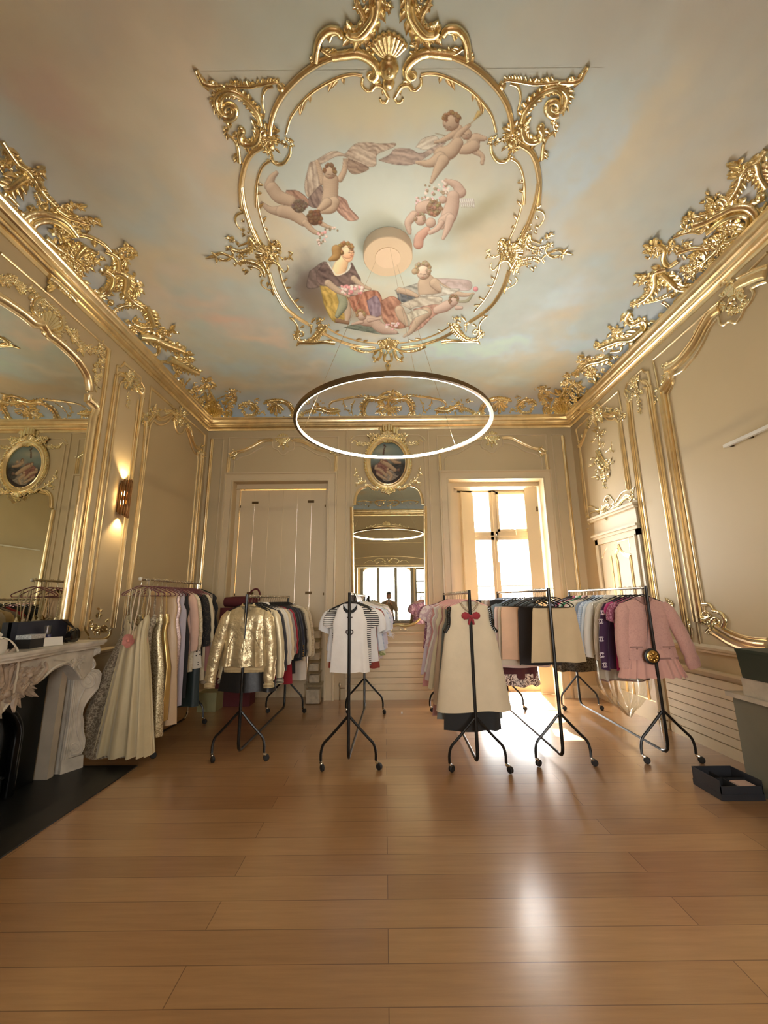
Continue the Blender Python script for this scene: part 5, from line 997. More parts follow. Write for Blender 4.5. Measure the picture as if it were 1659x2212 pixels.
p.cloud(-30, -70, 60, 20, (176, 172, 150), .7); p.cloud(50, 20, 50, 40, (44, 40, 40), .8); p.cloud(-60, 50, 50, 40, (70, 52, 46), .7); p.cloud(30, -20, 30, 16, (196, 160, 140), .5)
drape([(-70, 10), (-20, -20), (10, 10), (-10, 60), (-60, 60)], (92, 60, 52), (176, 130, 116), .6, .3, 1); drape([(-20, 60), (30, 30), (60, 70), (10, 100), (-30, 95)], (84, 76, 70), (190, 178, 160), .5, .3, 2); drape([(20, 20), (80, 10), (90, 50), (50, 70)], (40, 40, 42), (92, 88, 84), .3, .3, 3)
limb([(-30, -5), (0, 10), (40, 40)], [9, 13, 10]); limb([(-70, 30), (-40, 40), (-10, 70)], [7, 9, 7]); limb([(0, 50), (20, 70), (10, 95)], [10, 9, 5]); limb([(-25, -50), (-20, -80), (-12, -95)], [5, 4, 3], (70, 50, 44), (120, 96, 84)); ball(-20, -100, 6, (60, 44, 40), (120, 90, 80)); limb([(20, -20), (40, -5), (70, 0)], [8, 9, 6]); ball(-36, -12, 9); ball(22, -32, 9); ball(50, -26, 8); ball(-66, 18, 9); hair(22, -36, 9); hair(-36, -16, 9); limb([(-60, 60), (-30, 80), (-10, 90)], [7, 8, 5]); ball(60, 40, 9, (90, 70, 60), (150, 120, 104)); ball(0, 36, 8)
me = paint_mesh('canvas', ov, of, oc_, CANVAS); local(me, op)
b = MB(); P = [np.array([oc[0]+(orx+.045)*math.cos(2*math.pi*k/72), YB, oc[1]+(orz+.045)*math.sin(2*math.pi*k/72)]) for k in range(72)]
b.strip(P, [NN]*72, [(-.062, 0), (-.062, .02), (-.05, .03), (-.03, .03), (-.01, .052), (.015, .054), (.04, .036), (.052, .04), (.056, .0)], closed=True); local(b.build('frame', GOLDL, smooth=40), op)
o = Orn(ZP, axis, 42, 1.4); sf0 = o.sf
def sfl(x, y, side): P, N = sf0(x, y, side); return P+N*.034, N
o.sf = sfl; KO = 2*orx/338
for k in range(26):
    a = math.pi*(-.48+.96*k/25); rx, rz = 208, 246; x, y = 484+rx*math.cos(a), 445+rz*math.sin(a); dx, dy = -math.sin(a)*26, math.cos(a)*26
    o.leaf(x-dx, y-dy, x+dx, y+dy, 13, .4); o.leaf(x, y, x+18*math.cos(a)+dx*.5, y+18*math.sin(a)+dy*.5, 9, .5)
o.acanthus(15, 9, [(500, 200), (540, 210), (580, 180), (610, 200), (640, 230)], 1, 1.2, .9, True); o.acanthus(14, 8, [(560, 690), (620, 690), (660, 660), (700, 660)], 1, 1.2, 1, True); o.cluster(590, 200, 50, 30, 14, 26)
o.mbs[1].add(o.mbs[-1].v, o.mbs[-1].f); o.mbs[-1] = MB(); o.shell(484, 700, 484, 740, 1.2, 5); o.shell(484, 215, 484, 150, .7, 5); o.cluster(484, 690, 90, 22, 20, 24); o.cluster(484, 190, 60, 40, 14, 26)
for x in (455, 484, 512): o.scroll(11, 10, [(x, 70), (x, 110), (x, 145)], 8)
o.build('carved_ornament', GOLD, op)
for s_, nm in ((1, 'right'), (-1, 'left')):
    o = Orn(ZP, axis, 43); o.sides = lambda s_=s_: (s_,)
    o.spray([(790, 215), (760, 245), (720, 262), (680, 265), (620, 245), (590, 215)], 14, 26, 5); o.cluster(700, 255, 70, 14, 14, 16, .5); o.scroll(6, 5, [(800, 185), (830, 215), (815, 240), (795, 220)])
    q = o.mbs[s_].build('garland', GOLD, None, 60); tag(q, 'gilt flower garland on the %s of the oval painting' % nm, 'plaster ornament')
    o = Orn(ZP, axis, 44); o.sides = lambda s_=s_: (s_,)
    o.spray([(660, 660), (710, 620), (760, 580), (790, 540), (770, 500)], 9, 36, 5); o.spray([(700, 630), (760, 620), (795, 660)], 5, 30, 4)
    q = o.mbs[s_].build('foliage_spray', GOLD, None, 60); tag(q, 'gilt leaf spray low on the %s of the oval painting' % nm, 'plaster ornament')

# ------------------------------------------------------------------ overmantel mirror on the left wall
MY0, MY1 = 2.47, 4.03; MC = (MY0+MY1)/2
om = empty('overmantel_mirror', (XL, MC, 1.16), 'huge arched gilt framed overmantel mirror above the marble mantelpiece', 'mirror')
def lw(u, v): q = at(*ZE(u, v), x=XL); return (q[1], q[2])
rp_ = [lw(*q) for q in ((640, 900), (760, 985), (900, 1110), (1020, 1230), (1120, 1370), (1185, 1500), (1210, 1620), (1215, 1690))]
top = MC; zt = max(z for y, z in rp_)+.06
shoulder = [lw(1190, 1740), lw(1180, 1800)]; up = [lw(1290, 1900), lw(1310, 1960)]
half = [(MC, rp_[0][1]+.05)]+rp_+shoulder+up
half = [(y, z) for y, z in half]; yr = MY1
half += [(yr, half[-1][1]-.1), (yr, 1.16)]
full = [(2*MC-y, z) for y, z in half[::-1]][:-1]+half
b = MB(); b.prism(full[::-1], lambda y, z, d: (XL+d, y, z), .004, .02); local(b.build('glass', MIRROR, smooth=0), om)
b = MB(); NL = np.array([1., 0, 0]); FRW = [(-.045, 0), (-.045, .02), (-.03, .035), (-.015, .035), (-.008, .055), (.012, .06), (.03, .05), (.038, .03), (.055, .026), (.06, 0)]
arc_ = spline(half[1:9], 26); low = spline(half[10:14], 10)
for sg in (1, -1):
    f = lambda q: [np.array([XL, MC+sg*(y-MC), z]) for y, z in q]; pr = FRW if sg < 0 else [(-x, o_) for x, o_ in FRW[::-1]]
    P = f([half[0]]+list(arc_)); b.strip(P, [NL]*len(P), pr); P = f(list(low)+[(yr, 1.16)]); b.strip(P, [NL]*len(P), pr)
    P = f([half[9], half[10], half[11]]); b.ribbon(P, [NL]*3, .03, .06)
local(b.build('frame', GOLDL, smooth=40), om)
o = Orn(ZE, None, 45, 1.5)
o.shell(600, 860, 680, 610, .9, 9); o.bead(580, 880, 50); o.acanthus(40, 26, [(560, 740), (500, 680), (460, 560), (480, 450), (550, 400)], 1, 1.2, .9, True); o.acanthus(36, 24, [(700, 880), (800, 860), (860, 780), (850, 660)], -1, 1.2, .9, True); o.cluster(580, 920, 110, 80, 30, 44, .2); o.acanthus(34, 26, [(560, 800), (480, 720), (380, 650), (270, 570)], 1, 1.1, .9, True); o.acanthus(34, 26, [(700, 930), (790, 960), (860, 1040), (900, 1100)], -1, 1.1, .9, True); o.cluster(860, 1080, 50, 60, 14, 36); o.cluster(520, 500, 70, 90, 16, 40)
local(o.mbs[1].build('carved_crest', GOLD, None, 60), om); o = Orn(ZE, None, 48, 1.5); o.acanthus(26, 18, [(1170, 1690), (1200, 1740), (1190, 1780)], 1, 1.2, 1, True); o.cluster(1190, 1750, 50, 60, 12, 36); o.acanthus(30, 22, [(1230, 1820), (1290, 1850), (1340, 1940), (1350, 2020)], -1, 1.1, .9, True); o.bead(1165, 1710, 26)
local(o.mbs[1].build('shoulder_scroll', GOLD, None, 60), om)
o = Orn(ZE, None, 46, 1.3)
o.cluster(100, 160, 120, 60, 40, 46, .5); o.cluster(270, 270, 70, 50, 20, 44, .5); o.cluster(420, 330, 50, 60, 12, 36); o.spray([(600, 420), (700, 520), (770, 590), (830, 640)], 9, 50, 8)
tag(o.mbs[1].build('garland', GOLD, None, 60), 'gilt flower garland left of the overmantel mirror crest', 'plaster ornament')
o = Orn(ZE, None, 47, 1.3)
o.spray([(910, 780), (960, 880), (1040, 980), (1130, 1060), (1230, 1120), (1330, 1150)], 22, 56, 10); o.cluster(1010, 930, 60, 80, 18, 36, .4); o.cluster(1200, 1120, 140, 50, 34, 38, .4); o.cluster(1400, 1110, 50, 60, 14, 38, .4); o.cluster(1400, 1230, 50, 70, 20, 36, .5); o.cluster(1350, 1400, 50, 100, 34, 36, .5); o.cluster(1330, 1560, 30, 70, 16, 34, .4); o.leaf(1325, 1620, 1315, 1710, 14)
tag(o.mbs[1].build('garland', GOLD, None, 60), 'gilt flower garland right of the overmantel mirror crest, hanging down', 'plaster ornament')

# ------------------------------------------------------------------ wall sconce
sp = at(258, 1076, x=XL); SY, SZ = float(sp[1])+.02, float(sp[2])
sc = empty('wall_sconce', (XL, SY, SZ), 'bronze wall sconce of clustered glass rods glowing on the mirror wall', 'wall light')
SBR = mat('antique bronze', (120, 84, 48), 0.3, 0.9); ROD = mat('smoked glass rod', (150, 108, 66), 0.12, 0.55, var=.3, vscale=20)
b = MB(); b.box(XL+.001, XL+.02, SY-.05, SY+.05, SZ-.17, SZ+.17); local(b.build('backplate', SBR, smooth=0), sc)
for k in range(9):
    a = math.pi*(k+.5)/9; x, y = XL+.025+.075*math.sin(a), SY+.068*math.cos(a); L = .20+.03*math.sin(a)+rnd.uniform(-.012, .012)
    b = MB(); b.lathe([(.008, -L), (.0115, -L+.006), (.0115, L-.006), (.008, L)], (x, y, SZ), 8); local(b.build('rod', ROD), sc)
BULB = emit('warm bulb', (255, 214, 140), 60.0)
for dz in (.06, -.05):
    b = MB(); b.ball((XL+.05, SY, SZ+dz), .022, 10, 1.3); local(b.build('bulb', BULB), sc)
for dz, col in ((.0, 1),):
    for up_ in (1, -1):
        l = bpy.data.lights.new('sconce_lamp', 'SPOT'); l.energy = 14; l.color = (1, .72, .38); l.spot_size = math.radians(100); l.spot_blend = .6; l.shadow_soft_size = .02
        lo_ = bpy.data.objects.new('sconce_lamp', l); C.objects.link(lo_); lo_.location = (XL+.05, SY, SZ+up_*.21); lo_.rotation_euler = (0, 0, 0) if up_ < 0 else (math.pi, 0, 0)

# ------------------------------------------------------------------ mantelpiece, insert and hearth
mp = empty('mantelpiece', (XL, MC, 0), 'carved white and grey marble mantelpiece with scrolled jambs on the mirror wall', 'fireplace')
SX = XL+.32; FXX = XL+.25; ZJ = Zm(0, 1320, 3.342)
sh = [(XL+.002, 4.24), (XL+.14, 4.24), (XL+.24, 4.22), (SX-.02, 4.27), (SX, 4.24), (SX, 4.0), (SX-.03, 3.8), (SX+.01, 3.5), (SX+.04, MC)]
shp = sh+[(x, 2*MC-y) for x, y in sh[::-1]][1:]
b = MB()
for s_, z0, z1 in ((1.0, 1.115, 1.14), (.965, 1.095, 1.115), (.90, 1.07, 1.095)):
    b.prism([(XL+.002+(x-XL-.002)*s_, MC+(y-MC)*(1-(1-s_)*.5)) for x, y in shp][::-1], lambda a, y, d: (a, y, d), z0, z1)
local(b.build('shelf', MARBLE, smooth=30), mp)
def fr(u, v): q = at(*ZJ(u, v), x=FXX); return (q[1], q[2])
JP = np.array([-2.90, 4.03, 0.]); JD = np.array([.45, .893, 0.]); JN = np.array([.893, -.45, 0.])
def dj(u, v, o=0.0):
    d = ray(*ZJ(u, v)); t = ((JP-ORG)@JN)/(d@JN); return ORG+d*t+JN*o
low = [fr(*q) for q in ((500, 392), (440, 402), (385, 430), (340, 468), (300, 505), (230, 545), (150, 575), (60, 590))]
jt = dj(560, 400); low = [(jt[1]-.03, .80)]+low; low = [q for q in low if q[0] > MC+.06]+[(MC, .70)]
fz = low
fzp = [(4.17, 1.07), (4.17, .86), (jt[1], .80)]+list(map(tuple, spline(low, 24)))
fzp = fzp+[(2*MC-y, z) for y, z in fzp[::-1]][1:]
b = MB(); b.prism(fzp, lambda y, z, d: (XL+d, y, z), .10, .25); local(b.build('frieze', MARBLE, smooth=30), mp)
CON = [(575, 240), (640, 236), (690, 240), (722, 252), (732, 278), (722, 305), (690, 317), (668, 332), (690, 360), (695, 390), (676, 420), (715, 422), (736, 450), (728, 500), (712, 560), (680, 600), (640, 645), (612, 690), (598, 745), (608, 800), (606, 860), (618, 930), (612, 985), (590, 1030), (497, 1062), (520, 860), (555, 560), (572, 400)]
def jamb(sg):
    R = lambda P: (P[0], MC+sg*(P[1]-MC), P[2])
    def slab(poly, o0, o1, b):
        f = lambda u, v, d: R(dj(u, v, d)); k = len(poly); vs = [f(u, v, o0) for u, v in poly]+[f(u, v, o1) for u, v in poly]
        b.add(vs, [tuple(range(k)), tuple(range(2*k-1, k-1, -1))]+[(i, (i+1) % k, k+(i+1) % k, k+i) for i in range(k)])
    def spiral(cx, cy, Rr, tn, a0, cw, w, b, o=.0):
        P = []
        for i in range(30): t = i/29; a = a0+cw*tn*6.2832*t; r = Rr*(1-.8*t); P.append(R(dj(cx+r*math.cos(a), cy+r*math.sin(a), o)))
        b.tube(P, [w*(1-.35*i/29) for i in range(30)], 7)
    def line(pts, w, b, o=.0): b.tube([R(dj(u, v, o)) for u, v in spline(pts, 20)], w, 7)
    b = MB(); slab(CON, -.11, .0, b); local(b.build('console', MARBLE, smooth=0), mp)
    b = MB(); spiral(630, 505, 62, 1.7, -1.2, 1, .010, b); spiral(698, 284, 34, 1.3, 3.4, 1, .009, b); spiral(660, 390, 32, 1.3, 2.6, -1, .009, b); spiral(545, 985, 42, 1.4, 2.0, 1, .009, b)
    line([(672, 262), (625, 275), (602, 330), (605, 385), (632, 420)], .010, b); line([(575, 450), (590, 430), (640, 430), (700, 440), (722, 470)], .009, b); line([(610, 560), (575, 640), (552, 760), (560, 880), (585, 950), (590, 1000), (560, 1030), (510, 1035)], .009, b); line([(700, 560), (650, 620), (610, 680), (590, 760), (598, 860), (612, 930)], .008, b)
    local(b.build('scroll_carving', MARBLE, smooth=60), mp)
    b = MB(); slab([(440, 1080), (598, 1036), (590, 1180), (425, 1204)], -.13, .012, b); local(b.build('plinth', MARBLE, smooth=0), mp)
    b = MB(); slab([(500, 392), (575, 300), (572, 400), (555, 560), (497, 1062), (440, 1080), (500, 700), (520, 500)], -.11, -.008, b)
    for o_, w in ((0, .012), (18, .009), (34, .007)): line([(520+o_*.6, 410+o_*.2), (538+o_*.5, 450), (520+o_*.8, 620), (490+o_*.8, 860), (455+o_*.9, 1075)], w, b)
    local(b.build('jamb', MARBLE, smooth=40), mp)
    b = MB(); b.box(XL+.002, XL+.15, *sorted((MC+sg*(4.05-MC), MC+sg*(4.16-MC))), 0, 1.07); local(b.build('return', MARBLE, smooth=0), mp)
jamb(1); jamb(-1)
class Flat(Orn):
    """ornament on the face of the chimneypiece: x is along the wall, y is height"""
    def sf(s, x, y, side): s.mb = s.mbs[1]; return np.array([FXX+.001, x, y]), np.array([1., 0, 0])
    def mpp(s, P): return 1.0
o = Flat(Zm(0, 0, 1), None, 50); CARV = mat('brown veined carved marble', (176, 160, 144), .45, var=.3, vscale=14)
o.shell(MC+.02, .84, MC+.02, 1.04, 1.1, 9); o.cluster(MC, .92, .26, .13, 60, .075, .1)
for sg in (1, -1): o.acanthus(.035, .02, [(MC+sg*.05, .8), (MC+sg*.16, .84), (MC+sg*.24, .95), (MC+sg*.3, 1.0)], 1, 1.3, .9, True); o.scroll(.022, .012, [(MC+sg*.2, .86), (MC+sg*.3, .9), (MC+sg*.36, .97), (MC+sg*.33, 1.02)])
local(o.mbs[1].build('carved_shell', CARV, None, 60), mp)
o = Flat(Zm(0, 0, 1), None, 51)
for sg in (1, -1): o.cluster(MC+sg*.72, .98, .07, .04, 18, .032, .2); o.scroll(.008, .006, [(MC+sg*.42, 1.03), (MC+sg*.56, 1.0), (MC+sg*.64, .96)])
o.scroll(.012, .012, [(y, z+.02) for y, z in fz]); o.scroll(.012, .012, [(2*MC-y, z+.02) for y, z in fz])
local(o.mbs[1].build('carved_moulding', MARBLE, None, 60), mp)
SLIP = mat('grey marble slip', (186, 176, 160), .5, var=.1)
for sg in (1, -1): b = MB(); b.box(XL+.02, XL+.15, *sorted((MC+sg*(3.93-MC), MC+sg*(4.0-MC))), 0, .95); local(b.build('slip', SLIP, smooth=0), mp)
fi = empty('fire_insert', (XL+.1, MC, 0), 'black cast iron arched fireplace insert inside the marble mantelpiece', 'fire insert')
b = MB(); b.box(XL+.02, XL+.06, MC-.64, MC+.64, 0, .95); local(b.build('back_panel', BLACKIRON, smooth=0), fi)
b = MB(); ar = [np.array([XL+.085, MC+.36*math.cos(a), .44+.30*math.sin(a)]) for a in np.linspace(0, math.pi, 24)]; ar = [np.array([XL+.085, MC+.36, .02])]+ar+[np.array([XL+.085, MC-.36, .02])]
b.ribbon(ar, [NL]*len(ar), .045, .05); b.ribbon([p_+np.array([.03, 0, 0]) for p_ in ar], [NL]*len(ar), .014, .02)
for k, p_ in enumerate(ar[1:-1:2]): b.ball(p_+np.array([.04, 0, 0]), .014, 6)
local(b.build('arch', mat('polished black iron', (30, 30, 30), .18, .8), smooth=50), fi)
b = MB()
for k in range(9): y = MC-.2+.05*k; b.tube([(XL+.12, y, .03), (XL+.16, y, .1), (XL+.16, y, .22)], .008, 6)
b.tube([(XL+.16, MC-.22, .2), (XL+.16, MC+.22, .2)], .01, 6); local(b.build('grate', BLACKIRON), fi)
b = MB(); b.box(XL+.002, -2.32, 2.2, 4.24, .001, .012); o = b.build('hearth', SLATE, smooth=0); tag(o, 'black slate hearth slab on the floor in front of the mantelpiece', 'hearth')
# ------------------------------------------------------------------ clothes rails
STEEL = mat('brushed steel rail', (190, 184, 172), 0.25, 1.0, var=.05)
def rack(name, label, x, y0, y1, h, x1=None, half=.25, frame=BLACK, railm=STEEL, top=.02, inset=0.0, postm=None):
    """rail running away from the camera, from y0 to y1 at height h"""
    x1 = x if x1 is None else x1
    r = empty(name, (x, y0, 0), label, 'clothes rail', 'garment rails on castors')
    b = MB(); b.tube([(x, y0, h), (x1, y1, h)], .0125, 10); local(b.build('rail', railm), r); y0 += inset; y1 -= inset*.5
    for (px, py) in ((x, y0), (x1, y1)):
        s_ = 1 if py == y0 else -1
        b = MB(); b.tube([(px, py, h+top), (px, py, .16), (px, py+s_*.012, .115), (px, py+s_*.045, .085), (px, py+s_*.09, .078)], .0155, 10); local(b.build('post', postm or frame), r)
        for sx in (-1, 1):
            b = MB(); P = spline([(px+sx*.012, py, .44), (px+sx*.10, py, .345), (px+sx*(half-.07), py, .262), (px+sx*(half-.02), py, .21), (px+sx*half, py, .14), (px+sx*half, py, .075)], 18)
            b.tube([tuple(q) for q in P], .0125, 8); local(b.build('leg', frame), r)
            b = MB(); a = rnd.uniform(-1, 1); ox = .02*math.cos(a); oy = -.02*math.sin(a)-.008
            b.tube([(px+sx*half, py, .085), (px+sx*half, py, .06)], .009, 8); b.tube([(px+sx*half, py, .062), (px+sx*half+ox, py+oy, .055), (px+sx*half+ox*1.5, py+oy*1.5, .034)], [.014, .016, .011], 8)
            cst = local(b.build('castor', CHROME), r)
            b = MB(); w = Vector((oy, -ox, 0)).normalized(); b.lathe([(.022, -.016), (.029, -.011), (.029, .011), (.022, .016)], (px+sx*half+ox*1.5, py+oy*1.5, .030), 16, w); wh = b.build('wheel', RUBBER); wh.parent = cst; wh.location = -Vector(cst.location) if False else Vector((0, 0, 0))
    b = MB(); b.tube([(x, y0+.09, .078), (x1, y1-.09, .078)], .0125, 10); local(b.build('base_bar', frame), r)
    return r
RK = {1: (-2.50, 4.27, 5.66, 1.73, -2.50), 2: (-1.425, 4.34, 6.06, 1.545, -1.39), 3: (-.346, 4.12, 5.98, 1.55, -.29), 4: (.81, 4.03, 6.03, 1.56, .85), 5: (1.616, 4.14, 6.03, 1.575, 1.62), 6: (2.617, 4.20, 6.05, 1.59, 2.655)}
rack('clothes_rack', 'chrome topped clothes rail of long gowns along the mirror wall beside the mantelpiece', *RK[1], half=.2, railm=CHROME, top=.0, inset=.15, postm=CHROME)
rack('clothes_rack', 'black clothes rail of jackets with a gold bomber at its front end', *RK[2])
rack('clothes_rack', 'black clothes rail of white tops in front of the pier mirror', *RK[3])
rack('clothes_rack', 'black clothes rail with the cream bow front dress at its near end', *RK[4])
rack('clothes_rack', 'black clothes rail with empty black hangers in front of the open window', *RK[5])
rack('clothes_rack', 'black clothes rail with the pink jacket at its near end, by the side door wall', *RK[6])
b = MB(); b.ball((-2.50, 4.255, 1.73), .02, 10); o = b.build('rail_cap', mat('white plastic', (232, 226, 212), .4)); o.parent = bpy.data.objects['clothes_rack']; o.location = -Vector(o.parent.location)

# ------------------------------------------------------------------ cloth
def cloth(name, rgb, kind='plain', rgb2=(255, 255, 255), scale=30.0, rough=.8, metal=0.0, sheen=.25, ratio=.5, alpha=1.0, var=.045):
    if name in MATS: return MATS[name]
    m = mat(name, rgb, rough, metal, var=var, vscale=7, bump=.35, bscale=14, sheen=sheen, alpha=alpha)
    n, l, b = nodes(m)
    if kind == 'plain': return m
    src = b.inputs['Base Color'].links[0].from_socket; tc = n.new('ShaderNodeTexCoord'); mx = n.new('ShaderNodeMix'); mx.data_type = 'RGBA'
    def step(sock, e, soft=.04):
        q = n.new('ShaderNodeMapRange'); q.inputs['From Min'].default_value = e-soft; q.inputs['From Max'].default_value = e+soft; l.new(sock, q.inputs['Value']); return q.outputs['Result']
    def wave(ax, sc, e):
        w = n.new('ShaderNodeTexWave'); w.bands_direction = ax; w.inputs['Scale'].default_value = sc; l.new(tc.outputs['Object'], w.inputs['Vector']); return step(w.outputs['Fac'], e)
    if kind == 'stripes': f = wave('Z', scale, ratio)
    elif kind == 'pinstripes': f = wave('X', scale, ratio)
    elif kind == 'plaid':
        a, c = wave('Z', scale, ratio), wave('X', scale, ratio); mm = n.new('ShaderNodeMath'); mm.operation = 'ADD'; l.new(a, mm.inputs[0]); l.new(c, mm.inputs[1]); m2 = n.new('ShaderNodeMath'); m2.operation = 'MULTIPLY'; m2.inputs[1].default_value = .5; l.new(mm.outputs[0], m2.inputs[0]); f = m2.outputs[0]
    elif kind == 'dots':
        v = n.new('ShaderNodeTexVoronoi'); v.inputs['Scale'].default_value = scale; l.new(tc.outputs['Object'], v.inputs['Vector']); q = n.new('ShaderNodeMath'); q.operation = 'SUBTRACT'; q.inputs[0].default_value = 1.0; l.new(v.outputs['Distance'], q.inputs[1]); f = step(q.outputs[0], 1-ratio)
    elif kind in ('floral', 'lace'):
        v = n.new('ShaderNodeTexNoise'); v.inputs['Scale'].default_value = scale; v.inputs['Detail'].default_value = 5; v.inputs['Distortion'].default_value = 1.5; l.new(tc.outputs['Object'], v.inputs['Vector']); f = step(v.outputs['Fac'], ratio, .03)
    elif kind == 'sequin':
        v = n.new('ShaderNodeTexVoronoi'); v.inputs['Scale'].default_value = scale; l.new(tc.outputs['Object'], v.inputs['Vector']); sp_ = n.new('ShaderNodeSeparateColor'); l.new(v.outputs['Color'], sp_.inputs[0]); f = sp_.outputs[0]
        bp = n.new('ShaderNodeBump'); bp.inputs['Strength'].default_value = .8; l.new(sp_.outputs[1], bp.inputs['Height']); l.new(bp.outputs['Normal'], b.inputs['Normal'])
    elif kind == 'ombre':
        s_ = n.new('ShaderNodeSeparateXYZ'); l.new(tc.outputs['Object'], s_.inputs[0]); q = n.new('ShaderNodeMapRange'); q.inputs['From Min'].default_value = -scale; q.inputs['From Max'].default_value = -scale-.25; l.new(s_.outputs['Z'], q.inputs['Value']); f = q.outputs['Result']
    l.new(src, mx.inputs[6]); mx.inputs[7].default_value = lin(rgb2)+(1,); l.new(f, mx.inputs[0]); l.new(mx.outputs[2], b.inputs['Base Color'])
    return m
def gshell(m, prof, n=40, fold=0.0, k=5, ph=0.0, neck=None, rings=16, y0=0.0, waist=None):
    """hanging cloth: profile [(z, half width, half depth)] with folds deepening to the hem"""
    P = np.array(prof, float); z = np.linspace(P[0, 0], P[-1, 0], rings); hw = np.interp(-z, -P[:, 0], P[:, 1]); hd = np.interp(-z, -P[:, 0], P[:, 2])
    vs = []; zt = P[0, 0]; zb = P[-1, 0]
    for i in range(rings):
        t = (zt-z[i])/(zt-zb+1e-9); a = fold*min(1, max(0.0, (t-.12)/.6))
        if waist: a = fold*max(0.0, (waist-z[i])/(waist-zb))**.6 if z[i] < waist else fold*.12
        for j in range(n):
            th = 2*math.pi*j/n; c, s = math.cos(th), math.sin(th); w = math.sin(k*th+ph+1.2*math.sin(2*th+ph)); cx = math.copysign(abs(c)**.8, c)
            x = hw[i]*cx+a*.55*w*c; y = hd[i]*math.copysign(abs(s)**.8, s)+a*w*(.35+.65*abs(s)); zz = z[i]+(.25*a*w if i == rings-1 else 0)
            if neck and (s < .0 or len(neck) > 3):
                lim = zt-neck[0]*max(0.0, 1-(abs(x)/neck[1])**neck[2]); zz = min(zz, lim) if abs(x) < neck[1] else zz
            vs.append((x, y+y0, zz))
    m.add(vs, [(i*n+j, (i+1)*n+j, (i+1)*n+(j+1) % n, i*n+(j+1) % n) for i in range(rings-1) for j in range(n)])
def gsleeve(m, s, x0, z0, x1, z1, r0, r1, d=.8, wr=.006, n=12, k=10, bow=.03, y1=0.0):
    vs = []
    for i in range(k+1):
        t = i/k; x = x0+(x1-x0)*t+bow*math.sin(math.pi*t); z = z0+(z1-z0)*t; r = (r0+(r1-r0)*t**.8)*min(1.0, .5+5*t)+wr*math.sin(9*t*math.pi+s)*t
        tx, tz = (x1-x0), (z1-z0); L = math.hypot(tx, tz); nx_, nz_ = -tz/L, tx/L
        for j in range(n): a = 2*math.pi*j/n; vs.append((s*(x+nx_*r*math.cos(a)), y1*t+r*d*math.sin(a), z+nz_*r*math.cos(a)))
    m.add(vs, [(i*n+j, i*n+(j+1) % n, (i+1)*n+(j+1) % n, (i+1)*n+j) for i in range(k) for j in range(n)]+[tuple(range(n))]+[tuple(k*n+j for j in range(n-1, -1, -1))])
def part(mb, name, m, root, smooth=60):
    o = mb.build(name, m, root, smooth); return o
def sides(f):
    for s in (-1, 1): f(s)
HANG = {}
def hanger(kind, rail, x, y, z, label, tilt=0.0):
    key = kind
    if key not in HANG:
        cm = {'burgundy': (104, 28, 44), 'black': (24, 22, 22), 'pink': (226, 172, 168), 'blue': (168, 186, 222), 'white': (222, 216, 206)}[kind]
        r = empty('hanger', (0, 0, 0)); b = MB(); H = [(0.0, 0, -.078), (0, 0, -.040), (.004, 0, -.026)]+[(.002+.020*math.sin(a), 0, -.006+.0205*math.cos(a)) for a in np.linspace(2.0, -1.7, 10)]
        b.tube(H, .0022, 6); part(b, 'hook', CHROME, r)
        b = MB(); w = .205; b.tube([tuple(q) for q in spline([(-w, 0, -.165), (-w*.96, 0, -.148), (-w*.5, 0, -.105), (0, 0, -.074), (w*.5, 0, -.105), (w*.96, 0, -.148), (w, 0, -.165), (w*.93, 0, -.176)], 26)], .0058, 6); b.tube([(-w*.97, 0, -.170), (-w*.5, 0, -.176), (w*.5, 0, -.176), (w*.95, 0, -.174)], .0042, 6)
        part(b, 'shoulder_bar', mat(kind+' velvet hanger', cm, .6, sheen=.5 if kind == 'burgundy' else 0), r)
        HANG[key] = r; h = r
    else: h = copy_tree(HANG[key])
    h.location = (x, y, z+.006); h.rotation_euler = (0, 0, tilt); tag(h, label, 'hanger', 'hangers on '+rail); return h
def garment(name, label, cat, x, y, z, group, tilt=0.0):
    r = empty(name, (x, y, z), label, cat, group); r.rotation_euler = (0, 0, tilt); return r
